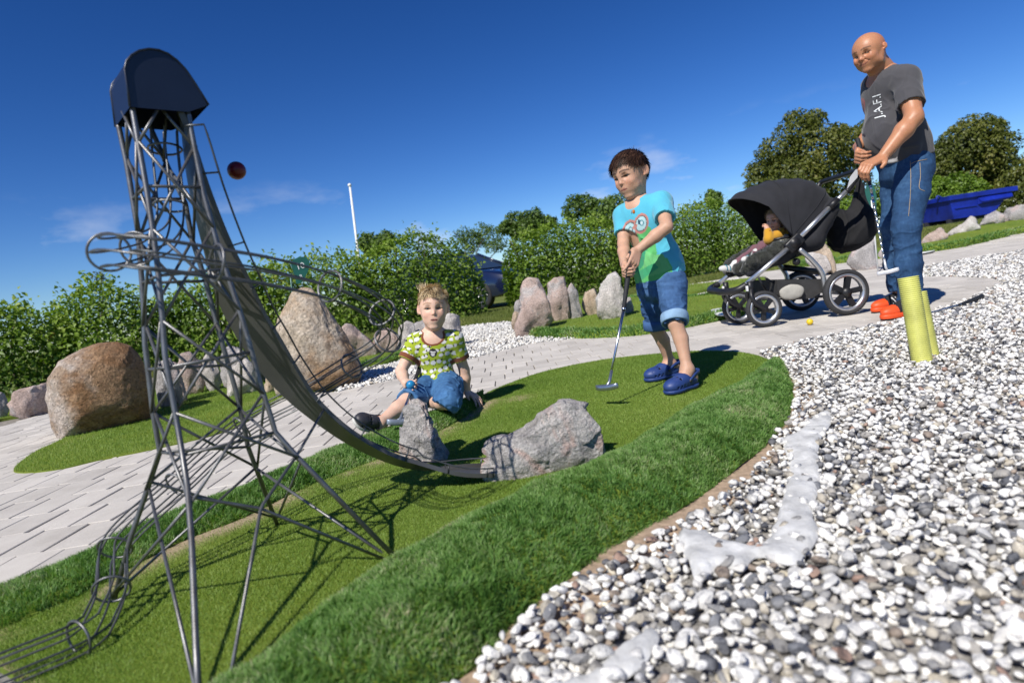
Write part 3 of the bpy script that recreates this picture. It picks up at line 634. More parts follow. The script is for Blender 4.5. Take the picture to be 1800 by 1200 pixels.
def shrub(x0, x1, ytop, label, name='hedge_shrub', size=.1, dens=620, depth=1.1, line=None, group='leafy shrubs of the hedge', m=None, yadd=0.0, base=-.01, hmin=.05):
    """one shrub of the hedge: between picture columns x0..x1; ytop = [(px column, px row)] of its crest"""
    A, B = (line or HEDGE)
    def at(px):                                           # where the ray of a column meets the hedge line
        r = ray(px, 627-.149*px); n = np.array([-(B-A)[1], (B-A)[0]]); k = np.dot(A, n)/np.dot(r[:2], n); return r[:2]*k
    cols = np.linspace(x0, x1, 15); xs = np.array([at(c) for c in cols]); xs[:, 1] += yadd
    tops = np.interp(cols, [q[0] for q in ytop], [q[1] for q in ytop]); zt = []
    for c, p, t in zip(cols, xs, tops):
        d = np.dot(np.array([*p, CAMH])-_C, _fw); zt.append(CAMH+(627-.149*c-t)*d/FPX*1.0)
    zt = np.array(zt); Ln = np.linalg.norm(xs[-1]-xs[0]); dirn = (xs[-1]-xs[0])/Ln; nor = np.array([dirn[1], -dirn[0]])           # towards the camera
    n = int(dens*Ln*6.0); t = rng.rand(n)
    # outer skin of a rounded bolster, plus leaves further in
    a = np.arccos(1-2*rng.rand(n)) ; a = pi*rng.rand(n); rad = 1-.42*rng.rand(n)**1.6
    endr = np.clip(np.minimum(t, 1-t)*Ln/.55, 0, 1)**.5
    zc = np.interp(t, np.linspace(0, 1, 15), zt); cx = np.stack([np.interp(t, np.linspace(0, 1, 15), xs[:, i]) for i in (0, 1)], 1)
    lump = 1+.30*fbm(np.c_[cx*1.1, a*1.2], 1.0, 3, 5)+.16*vnoise(np.c_[cx*3.1, a*2], 1.0, 6)
    ca, sa = np.cos(a), np.sin(a); off = np.sign(ca)*np.abs(ca)**.55*depth*.55; hh = np.abs(sa)**.5
    h = base+hmin+(zc-base-hmin)*(hh*rad*(.93+.12*(lump-1)))*(.72+.28*endr); lo = rng.rand(n) < .45; h = np.where(lo, base+hmin+(h-base-hmin)*rng.rand(n)**.8, h)
    off = off*rad*lump*(.55+.45*endr)
    p = np.c_[cx+nor*off[:, None], h]; out = np.c_[nor*(ca)[:, None], sa*.9]; 
    rnd = np.clip(.45*rng.rand(n)+.55*(.5+.9*fbm(p, 1.3, 3, 3)), 0, 1)
    # sprigs standing out of the crest
    k = int(Ln*26); tt = rng.rand(k); c2 = np.stack([np.interp(tt, np.linspace(0, 1, 15), xs[:, i]) for i in (0, 1)], 1); zz = np.interp(tt, np.linspace(0, 1, 15), zt); e2 = np.clip(np.minimum(tt, 1-tt)*Ln/.5, 0, 1)**.5
    sp, so = [], []
    for i in range(k):
        b = np.array([*(c2[i]+nor*(rng.rand()-.35)*depth*.7), base+(zz[i]-base)*(.86+.06*rng.rand())*(.72+.28*e2[i])]); d = np.array([*(rng.randn(2)*.16), 1.0]); ln = .08+.22*rng.rand()**2
        for j in range(9): sp.append(b+d*ln*(j/8)+rng.randn(3)*.03); so.append([*rng.randn(2), .4])
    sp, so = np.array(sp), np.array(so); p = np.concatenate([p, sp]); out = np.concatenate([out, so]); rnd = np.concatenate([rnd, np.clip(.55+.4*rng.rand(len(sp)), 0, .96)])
    c = xs.mean(0); root = empty(name, (c[0], c[1], base), label, 'hedge', group)
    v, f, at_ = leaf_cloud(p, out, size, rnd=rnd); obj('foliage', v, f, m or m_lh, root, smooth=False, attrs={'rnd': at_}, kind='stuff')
    bs, tp = [], []
    for i in range(max(3, int(Ln*3))):
        q = rng.rand(); b = xs[0]+(xs[-1]-xs[0])*q; bs.append([b[0], b[1], base-.02]); z = np.interp(q, np.linspace(0, 1, 15), zt); tp.append([b[0]+rng.randn()*.25, b[1]+rng.randn()*.25, z*.85])
    for q, r_ in zip(bs, tp): w_ = twigs([q], [r_]); obj('stem', w_.v[0], w_.f, m_bark, root)
    return root
HEDGE = (np.array([-9.0, 8.5]), np.array([6.2, 16.4]))
shrub(-90, 130, [(-90, 505), (0, 522), (40, 518), (80, 530), (130, 505)], 'dark leafy hedge shrub behind the big brown boulder, at the left end of the hedge', size=.078)
shrub(100, 300, [(100, 512), (140, 498), (185, 486), (215, 490), (245, 498), (300, 500)], 'hedge shrub with yellowish leaves seen through the wire tower', size=.078)
shrub(280, 470, [(280, 502), (340, 500), (400, 480), (440, 458), (470, 450)], 'hedge shrub behind the curved metal slide of the tower', size=.078)
shrub(440, 660, [(440, 452), (500, 452), (560, 442), (600, 436), (660, 425)], 'bright hedge shrub behind the pointed boulder and its green hole marker', size=.074, dens=700)
shrub(630, 840, [(630, 428), (680, 422), (735, 398), (790, 412), (815, 428), (832, 445)], 'rounded hedge shrub behind the seated boy, left of the blue car', size=.074, dens=700)
shrub(897, 1120, [(897, 425), (905, 405), (960, 396), (1010, 382), (1060, 378), (1120, 380)], 'hedge shrub right of the blue car, behind the upright rocks', size=.074, dens=760)
shrub(1090, 1345, [(1090, 382), (1170, 372), (1200, 364), (1250, 344), (1275, 352), (1345, 392)], 'hedge shrub between the standing boy and the pushchair hood', size=.072, dens=760)
def tree(px, py_base, d, crown, label, name='tree', size=.14, n=9000, m=None, group=None, trunk=.12, cat='tree'):
    """crown: list of (px, py, radius_m, squash) lobes at depth d"""
    b = P(px, py_base, d); b[2] = float(terrain(b[0], b[1]))-.05; root = empty(name, b, label, cat, group)
    L = [(P(x, y, d+rng.uniform(-.5, .5)*r), r, s) for x, y, r, s in crown]; w = np.array([q[1]**2 for q in L]); w /= w.sum(); ps, os_ = [], []
    for (c, r, s), ww in zip(L, w):
        k = int(n*ww); dv = rng.randn(k, 3); dv /= np.linalg.norm(dv, axis=1)[:, None]; lum = 1+.38*fbm(dv*1.0+c, 1.6, 4, 2); rr = r*lum*(1-.55*rng.rand(k)**1.5)
        # clumps: leaves gather on twig ends so that sky shows between them
        p = c+dv*rr[:, None]*np.array([1, 1, s]); cl = fbm(p, 1.9/max(.6, r*.5), 2, 7); keep = cl > -.13+.10*rng.randn(k); ps.append(p[keep]); os_.append(dv[keep])
    p, o_ = np.concatenate(ps), np.concatenate(os_); rnd = np.clip(.4*rng.rand(len(p))+.6*(.5+.85*fbm(p, 1.0, 3, 3)), 0, 1)
    v, f, at_ = leaf_cloud(p, o_, size, .3, rnd); obj('crown', v, f, m or m_lt, root, smooth=False, attrs={'rnd': at_}, kind='stuff')
    top = max(L, key=lambda q: q[1])[0]; mb = MB(); fork = b+(top-b)*.35+rng.randn(3)*.1; mb.add(*sweep(spline([b, (b+fork)/2+rng.randn(3)*.08, fork], 5), np.linspace(trunk, trunk*.6, 11), 8))
    obj('trunk', mb.v[0], mb.f, m_bark, root)
    for q in L: tw = twigs([fork], [q[0]+rng.randn(3)*q[1]*.35], trunk*.45, .012); obj('limb', tw.v[0], tw.f, m_bark, root)
    return root
tree(1425, 400, 24, [(1400, 232, .8, .8), (1425, 212, .55, .7), (1365, 265, .8, .7), (1440, 270, 1.3, .8), (1500, 250, .8, .8), (1340, 300, .7, .6), (1330, 325, .5, .6), (1400, 320, 1.2, .8), (1480, 320, 1.2, .8), (1395, 205, .35, .7), (1520, 228, .45, .8), (1385, 290, .9, .8), (1470, 235, .5, .7)], 'broad brownish green tree behind the pushchair and the man', n=27000, size=.125, group='trees beyond the hedge')
tree(1720, 390, 25, [(1705, 250, 1.2, .85), (1745, 270, 1.0, .8), (1670, 275, .9, .8), (1700, 300, 1.35, .8), (1765, 305, .9, .8), (1640, 300, .7, .8), (1735, 225, .6, .7)], 'dark domed tree rising behind the blue skip', n=26000, size=.135, group='trees beyond the hedge')
tree(1812, 380, 22, [(1800, 330, 1.0, .8), (1840, 310, 1.2, .9), (1790, 355, .6, .7)], 'dark bush right of the blue skip at the picture edge', name='bush', n=9000, size=.12, cat='bush')
tree(1035, 470, 26, [(1010, 368, .55, 1.0), (1030, 360, .5, .9), (1085, 365, .7, .8), (1060, 375, .8, .7), (1095, 380, .7, .7)], 'green tree top rising above the hedge next to the standing boy', n=9000, size=.14, m=m_lf, group='trees beyond the hedge')
tree(915, 500, 26, [(905, 392, .5, 1.0), (935, 385, .5, .8), (960, 392, .5, .6), (890, 400, .4, .6), (925, 405, .7, .6)], 'small tree tops above the hedge right of the blue car', n=7000, size=.13, m=m_lf, group='trees beyond the hedge')
tree(660, 520, 24, [(645, 425, .35, 1.0), (680, 422, .4, .9), (662, 435, .5, .6)], 'small tree behind the hedge beside the flagpole', n=3500, size=.13, m=m_lf, group='trees beyond the hedge')
tree(838, 500, 36, [(830, 425, .9, .7), (860, 415, .8, .8), (845, 405, .55, .8), (815, 415, .7, .8), (870, 430, .7, .7)], 'pale green tree over the house gable in the gap of the hedge', n=5000, size=.12, m=m_lf, group='trees beyond the hedge')
tree(172, 560, 22, [(172, 490, .22, 1.3), (176, 482, .12, 1)], 'thin bare treetop above the left end of the hedge', n=160, size=.10, group='trees beyond the hedge')
tree(1265, 470, 22, [(1255, 352, .3, 1.1), (1250, 345, .2, 1.1)], 'narrow pointed treetop just above the hedge left of the pushchair', n=1500, size=.11, m=m_lf, group='trees beyond the hedge')
# clipped bush left of and above the skip
tree(1680, 380, 23, [(1640, 332, .65, .7), (1680, 328, .65, .7), (1710, 332, .5, .7), (1660, 350, .7, .7), (1625, 350, .5, .8), (1560, 350, .8, .8), (1500, 370, .8, .7), (1440, 390, .9, .6)], 'light green clipped bush between the man and the blue skip', name='bush', n=16000, size=.13, m=m_lh, cat='bush')

# flagpole
m_white = mat('white_paint', (.78, .78, .76), .4, var=.05)
fp_b = P(628, 432, 24); fp_t = P(615, 328, 24); _dn = (fp_b-fp_t); fp_g = fp_t+_dn*((fp_t[2]-0)/(-_dn[2]))
root = empty('flagpole', fp_g, 'tall white flagpole without a flag behind the hedge', 'flagpole')
obj('pole', *sweep([fp_g, (fp_g+fp_t)/2, fp_t], [.055, .05, .04], 12), m_white, root)
v, f = ico(2); obj('pole_ball', v*.075+fp_t+V(0, 0, .05), f, m_white, root)

# house behind the car: only its gable shows in the gap
def house():
    c = P(846, 470, 30); g = V(c[0], c[1], -.02); hx, hy, wz, rz = 3.6, 5.0, 1.75, 2.5
    c0 = P(842, 452, 30); apex = c0[2]; root = empty('house', g, 'dark house with a white gable board behind the blue car', 'house')
    m_wall = mat('dark_boarding', (.075, .06, .05), .8, var=.2, vs=6, stretch=(1, 1, 8)); m_roof = mat('roof_felt', (.09, .095, .11), .85, var=.2); m_glass = mat('window_glass', (.05, .07, .09), .08, spec=.8, var=.1)
    e = apex-.95; x0, x1, xm = g[0]-2.2, g[0]+2.2, g[0]; y0, y1 = g[1], g[1]+6
    v = [[x0, y0, 0], [x1, y0, 0], [x1, y0, e], [xm, y0, apex-.06], [x0, y0, e], [x0, y1, 0], [x1, y1, 0], [x1, y1, e], [xm, y1, apex-.06], [x0, y1, e]]
    obj('wall', v, [[0, 1, 2, 3, 4], [6, 5, 9, 8, 7], [1, 6, 7, 2], [5, 0, 4, 9]], m_wall, root, smooth=False)
    for s in (-1, 1):
        xe = xm+s*2.5; ze = apex-.95*2.5/2.2; mb = MB(); n = nrm(V(s*.95, 0, 2.2))*.07
        q = [V(xm, y0-.35, apex), V(xe, y0-.35, ze), V(xe, y1+.3, ze), V(xm, y1+.3, apex)]; w = q+[a+n for a in q]
        mb.add(w, [[0, 1, 2, 3], [7, 6, 5, 4], [0, 4, 5, 1], [1, 5, 6, 2], [2, 6, 7, 3], [3, 7, 4, 0]]); mb.obj('roof', m_roof, root, smooth=False)
        a, b = V(xm, y0-.38, apex+.05), V(xe, y0-.38, ze+.05); dn = V(0, 0, -.2); ob = V(0, .03, 0); w = [a, b, b+dn, a+dn]; w = w+[k+ob for k in w]
        obj('gable_board', w, [[0, 1, 2, 3], [7, 6, 5, 4], [0, 4, 5, 1], [2, 6, 7, 3], [1, 5, 6, 2]], m_white, root, smooth=False)
    v, f = box((xm-.3, y0-.03, e-.55), (.5, .03, .4)); w = obj('window', v, f, m_white, root, smooth=False); v, f = box((xm-.3, y0-.065, e-.55), (.42, .006, .33)); obj('pane', v, f, m_glass, w, smooth=False)
house()

# ------------------------------------------------------------------ parked car, half hidden in the gap of the hedge
def car():
    wc = G(852, 543); fwd = nrm(V(.80, -.60, 0)); rt = V(fwd[1], -fwd[0], 0)          # its right flank faces the camera
    o = V(wc[0], wc[1], 0)-fwd*1.25-rt*.80; R = np.array([fwd, rt, V(0, 0, 1)]); T = lambda v: np.asarray(v, float)@R+o
    root = empty('parked_car', o, 'dark blue car parked behind the gap in the hedge', 'car')
    m_p = mat('car_paint', (.007, .012, .042), .22, var=.05, coat=1.0, spec=.6); m_g = mat('car_glass', (.03, .045, .06), .06, spec=.9, var=.05); m_t = mat('tyre', (.02, .02, .02), .8); m_r = mat('alloy', (.55, .55, .56), .3, metal=.9); m_l = mat('headlamp', (.75, .77, .8), .12, spec=.9, var=.05); m_k = mat('black_trim', (.015, .015, .016), .5)
    # side profile x (forward) , z : lower body
    prof = [(-2.05, .42), (-2.12, .72), (-2.0, .98), (-1.2, 1.02), (.75, .98), (1.55, .86), (2.0, .74), (2.12, .55), (2.06, .30), (1.7, .24), (-1.8, .24)]
    def hull(prof, wid, tuck):
        v, f = [], []; n = len(prof); st = [(-1, .86), (-.96, 1.0), (-.5, 1.01), (0, 1.015), (.5, 1.01), (.96, 1.0), (1, .86)]
        for s, k in st:
            for x, z in prof: v.append([x*(1 if abs(s) < .97 else .985), s*wid, .6+(z-.6)*k])
        for i in range(len(st)-1):
            for j in range(n): f.append([i*n+j, i*n+(j+1) % n, (i+1)*n+(j+1) % n, (i+1)*n+j])
        f += [list(range(n))[::-1], [(len(st)-1)*n+j for j in range(n)]]; return v, f
    v, f = hull(prof, .86, 0); ob = obj('body', T(v), f, m_p, root)
    cab = [(-1.95, .98), (-1.35, 1.40), (-.4, 1.46), (.15, 1.38), (.95, .97)]; v = [[x, s*(.78 if z < 1.1 else .60), z] for s in (-1, 1) for x, z in cab]; n = 5
    f = [[j, j+1, n+j+1, n+j] for j in range(n-1)]+[[4, 3, 2, 1, 0], [5, 6, 7, 8, 9]]; obj('cabin', T(v), f, m_g, root, smooth=False)
    v, f = box((-.62, 0, 1.455), (.62, .58, .02), None, .015); obj('roof', T(v), f, m_p, root)
    for s in (-1, 1):
        obj('window_pillar', T(np.array(sweep([V(.95, s*.77, .98), V(.15, s*.61, 1.40)], .03, 6)[0])), sweep([V(0, 0, 0), V(1, 0, 0)], .03, 6)[1], m_p, root)
        v, f = lathe([(.0, -.02), (.06, .0), (.075, .03), (.0, .05)], V(1.98, s*.60, .66), V(1, 0, 0), 16); v = np.array(v); v[:, 1] = s*.60+(v[:, 1]-s*.60)*2.0; obj('headlight', T(v), f, m_l, root)
        v, f = box((.62, s*.93, 1.03), (.07, .07, .05), None, .02); obj('wing_mirror', T(v), f, m_p, root)
        for x in (1.25, -1.25):
            w = obj('wheel', *(lambda q: (T(q[0]), q[1]))(lathe([(.30, -.09), (.325, -.07), (.325, .07), (.30, .09), (.22, .095), (.22, -.095)], V(x, s*.80, .325), V(0, s, 0), 26, True)), m_t, root)
            rm = MB(); rm.add(*lathe([(.225, .085), (.21, .09), (.19, .05), (.05, .03), (.0, .035)], V(x, s*.80, .325), V(0, s, 0), 26))
            for k in range(7):
                a = 2*pi*k/7; d = V(cos(a), 0, sin(a)); rm.add(*sweep([V(x, s*.88, .325)+d*.03, V(x, s*.885, .325)+d*.205], [.03, .022], 6))
            rv = np.concatenate(rm.v); obj('rim', T(rv), rm.f, m_r, w)
    v, f = box((2.10, 0, .50), (.03, .45, .09), None, .02); obj('grille', T(v), f, m_k, root)
car()

# ------------------------------------------------------------------ blue skip on the rise at the right
def skip():
    Y = 20.0; a = onY(1668, 346, Y); b = onY(1784, 318, Y); gz = onY(1672, 386, Y); zt = a[2]; z0 = gz[2]; x0, x1 = a[0], b[0]; dp = 1.5
    tr = float(terrain(x0+.5, Y)); root = empty('waste_skip', V((x0+x1)/2, Y+dp/2, tr), 'blue steel waste skip with sloping end on the grass behind the rocks', 'skip')
    m_b = mat('blue_steel', (.006, .022, .29), .42, var=.25, vs=3, bump=.15, bs=20); m_d = mat('skip_inside', (.02, .02, .03), .8)
    xb0, xb1 = x0+.12, x1-.75; t = .04
    v = [V(x0, Y, zt), V(x1, Y, zt+.02), V(xb1, Y+.02, z0), V(xb0, Y+.02, z0)]; bk = [p+V(0, dp, 0) for p in v]; w = v+bk
    obj('skip_body', w, [[3, 2, 1, 0], [4, 5, 6, 7], [0, 4, 7, 3], [2, 6, 5, 1], [3, 7, 6, 2]], m_b, root, smooth=False)
    zi = zt-.25; obj('load', [V(x0+.1, Y+.08, zi), V(x1-.3, Y+.08, zi), V(x1-.3, Y+dp-.08, zi), V(x0+.1, Y+dp-.08, zi)], [[0, 1, 2, 3]], m_d, root, smooth=False)
    mb = MB()
    for yy in (Y-.03, Y+dp+.03): mb.add(*box(((x0+x1)/2, yy, zt-.05), ((x1-x0)/2+.03, .035, .075), None, .012))
    for xx in (x0, x1-.01): mb.add(*box((xx, Y+dp/2, zt-.05), (.035, dp/2, .075), None, .012))
    mb.obj('top_rail', m_b, root, smooth=False)
    # folded pocket on the right half of the flank
    xm = x0+(x1-x0)*.42; hz = zt-(zt-z0)*.52
    mb = MB(); mb.add([V(xm, Y-.002, zt-.14), V(x1-.12, Y-.002, zt-.14), V(x1-.32, Y-.002, hz+.02), V(xm, Y-.002, hz), V(xm+.05, Y-.13, zt-.30), V(x1-.2, Y-.13, zt-.28), V(x1-.34, Y-.10, hz+.04), V(xm+.05, Y-.10, hz+.02)], [[0, 4, 5, 1], [4, 7, 6, 5], [7, 3, 2, 6], [0, 3, 7, 4], [1, 5, 6, 2]]); mb.obj('side_pocket', m_b, root, smooth=False)
    zm = z0+(zt-z0)*.45; v, f = box((xb0+(xm-xb0)*.48+.02, Y-.012, zm), ((xm-xb0)*.46, .012, .012)); obj('crease_bar', v, f, m_b, root, smooth=False)
    for yy in (Y+.2, Y+dp-.2):
        v, f = box(((xb0+xb1)/2, yy, (z0+tr)/2-.02), ((xb1-xb0)/2+.1, .05, max((z0-tr)/2+.03, .04)), None, .01); obj('skid', v, f, mat('skid_steel', (.02, .02, .03), .7), root, smooth=False)
    # lifting hook and round sticker on the end wall
    obj('lifting_hook', *sweep(spline([V(x0, Y+.35, zt+.02), V(x0-.12, Y+.35, zt+.08), V(x0-.16, Y+.35, zt-.02)], 5), .03, 7), m_b, root)
    c = onplane(1645, 358, V(x0+.06, Y, zt), V(-1, 0, .0)); n = nrm(V(-(zt-z0), 0, -.12)); a3 = V(0, 1, 0); b3 = np.cross(n, a3); rad = .13
    s = MB()
    for k0, k1, mi in ((.5, 1.5, 0), (-.5, .5, 1)):
        q = [c+n*.03]+[c+n*.03+rad*(cos(pi*t)*-a3*1.6+sin(pi*t)*b3) for t in np.linspace(k0, k1, 13)]; s.add(q, [[0, i, i+1] for i in range(1, 13)], mi)
    s.obj('round_sticker', [mat('sticker_green', (.05, .30, .05), .5), mat('sticker_red', (.45, .06, .02), .5)], root, smooth=False)
skip()

# ------------------------------------------------------------------ rocks
def rock(px, d, thick, m, label, name='rock', group='rocks set around the greens', sink=.03, seed=1, facet=1.0, cat='rock', sub=5, ridge=0.0, zbase=0.0, push=0.0, depth_px=None):
    """solid stone whose outline from the photograph's place follows px (picture points, any order round) at depth d; thick = depth over width"""
    px = np.array(px, float); c = px.mean(0); ang = np.arctan2(px[:, 1]-c[1], px[:, 0]-c[0]); o_ = np.argsort(ang); px = px[o_]
    cen = P(c[0], c[1], d); right = nrm(np.cross(nrm(_C-cen), V(0, 0, 1)))*-1; tocam = nrm(V(*( (_C-cen)[:2]), 0)); up = V(0, 0, 1)
    Q = np.array([onplane(x, y, cen, tocam) for x, y in px])-cen; qx, qz = Q@right, Q@up; an = np.arctan2(qz, qx); rr = np.hypot(qx, qz); s = np.argsort(an); an, rr = an[s], rr[s]
    an3 = np.r_[an-2*pi, an, an+2*pi]; rr3 = np.r_[rr, rr, rr]
    v, f = ico(sub); x, z, y = v[:, 0], v[:, 2], v[:, 1]; th = np.arctan2(z, x); R = np.zeros(len(v)); PA = np.c_[rr*np.cos(an), rr*np.sin(an)]; PB = np.roll(PA, -1, 0); dx_, dz_ = np.cos(th), np.sin(th)
    for a_, b_ in zip(PA, PB):                                  # where each direction leaves the outline
        e_ = b_-a_; den = dx_*e_[1]-dz_*e_[0]; den = np.where(np.abs(den) < 1e-9, 1e-9, den); t_ = (a_[0]*e_[1]-a_[1]*e_[0])/den; u_ = (a_[0]*dz_-a_[1]*dx_)/den; ok_ = (t_ > 0) & (u_ > -1e-6) & (u_ < 1+1e-6); R = np.where(ok_, np.maximum(R, t_), R); w = np.hypot(x, z)
    W = rr.mean()*thick; r = np.random.RandomState(seed)
    # relief towards and away from the camera: the lower envelope of tilted planes (broken faces), or a smooth dome for worn boulders
    def relief(sd):
        r = np.random.RandomState(sd); px_, pz_ = np.cos(th)*w, np.sin(th)*w; H_ = []
        for k in range(9):
            t = r.uniform(0, 2*pi); sl = r.uniform(.25, 1.5); H_.append(r.uniform(.62, 1.05)+sl*(.30-(px_*cos(t)+pz_*sin(t))*1.0)*.55)
        H_ = np.sort(np.array(H_), 0); return np.minimum(H_[0], 1.15)
    dome = np.sqrt(np.maximum(1-w*w, 0)); rel = np.where(y > 0, relief(seed), relief(seed+500)); hard = np.minimum(np.maximum(rel, .10)*1.1, dome**.38*1.15)
    depthv = np.sign(y)*(dome*(1-min(facet, 1))+hard*min(facet, 1))
    wq = np.minimum(w**.82, 1.0)*1.03
    p = np.c_[np.cos(th)*R*wq, depthv*W, np.sin(th)*R*wq]
    sc = rr.mean(); nz = .05*fbm(v, 2.2, 3, seed)*min(facet, 1)+.05*fbm(v, 6.0, 4, seed+2)*(.4+.6*facet)-.11*facet*np.abs(vnoise(v, 3.1, seed+9))-.07*facet*np.abs(vnoise(v, 7.3, seed+19))+.035*facet
    p += p/np.maximum(np.linalg.norm(p, axis=1), 1e-6)[:, None]*(sc*nz)[:, None]
    if facet > .8:                                              # chiselled: every patch lies on its own tilted plane
        rs_ = np.random.RandomState(seed+77); ns_ = int(34*facet) if sub < 6 else 60; si = rs_.choice(len(v), ns_, replace=False); fa_ = np.array(f); nv_ = np.zeros_like(p); cr3 = np.cross(p[fa_[:, 1]]-p[fa_[:, 0]], p[fa_[:, 2]]-p[fa_[:, 0]])
        for a3 in range(3): np.add.at(nv_, fa_[:, a3], cr3)
        nv_ /= np.maximum(np.linalg.norm(nv_, axis=1), 1e-9)[:, None]; sp_ = p[si]; sn_ = nv_[si]+rs_.randn(ns_, 3)*.30; sn_ /= np.linalg.norm(sn_, axis=1)[:, None]
        rad_ = np.linalg.norm(p, axis=1); dr_ = p/np.maximum(rad_, 1e-6)[:, None]; D2 = ((p[:, None]-sp_[None])**2).sum(2); nr_ = np.argsort(D2, 1)[:, :3]; num_ = (sp_*sn_).sum(1); T_ = []
        for a3 in range(3): k3 = nr_[:, a3]; den_ = (dr_*sn_[k3]).sum(1); T_.append(np.where(den_ > .25, num_[k3]/np.maximum(den_, .25), 9))
        tt_ = np.clip(np.min(T_, 0), rad_*(.84 if sub < 6 else .88), rad_*1.05); p = dr_*(rad_*.15+tt_*.85)[:, None]
    wp = cen+np.outer(p[:, 0], right)-np.outer(p[:, 1], tocam)*-1.0-tocam*push+np.outer(p[:, 2], up)
    base = V(cen[0], cen[1], max(wp[:, 2].min(), 0)); gz = zbase+float(terrain(cen[0], cen[1])); low = wp[:, 2].min()
    if low > gz-sink:                                          # reach down into the ground
        t = np.clip((wp[:, 2]-low)/(wp[:, 2].max()-low), 0, 1); wp[:, 2] -= (low-(gz-sink))*(1-t)**2
    return obj(name, wp, f, m, base=V(cen[0], cen[1], gz), label=label, cat=cat, group=group)
ms_gr = stone_mat('granite_grey', (.25, .235, .225), (.36, .34, .33), (.42, .345, .32)); ms_pk = stone_mat('granite_pink', (.30, .225, .19), (.42, .32, .275), (.38, .35, .33)); ms_lt = stone_mat('granite_pale', (.36, .33, .30), (.47, .43, .40), (.52, .49, .46)); ms_tan = stone_mat('granite_tan', (.36, .27, .19), (.45, .36, .27), (.34, .28, .22))
ms_b1 = stone_mat('boulder_brown', (.36, .29, .235), (.45, .385, .33), (.31, .23, .165), stain=(.62, .40, .20), speck=80, bump=1.0, stain_dir=(.42, 0, .28), spk=.34)
ms_b2 = stone_mat('boulder_tan', (.36, .285, .21), (.47, .40, .32), (.40, .33, .25), stain=(.72, .50, .30), speck=75, bump=.95, spk=.34)
ms_fr = stone_mat('front_granite', (.25, .235, .23), (.43, .41, .39), (.48, .335, .285), speck=190, bump=1.0, cracks=.05)
rock([(84, 700), (87, 665), (106, 637), (140, 617), (175, 605), (205, 603), (228, 609), (246, 632), (259, 665), (266, 705), (262, 738), (220, 752), (175, 764), (140, 770), (106, 772), (93, 748)], 4.15, .95, ms_b1, 'big round brown boulder at the tip of the narrow left green', 'boulder', seed=3, facet=.28, sub=6)
rock([(480, 650), (484, 600), (490, 562), (506, 535), (515, 515), (532, 509), (549, 512), (562, 525), (580, 552), (603, 585), (622, 615), (634, 645), (628, 668), (600, 685), (560, 692), (520, 694), (488, 690)], 4.5, .85, ms_b2, 'tall pointed tan boulder behind the metal slide', 'boulder', seed=8, facet=.55, sub=6)
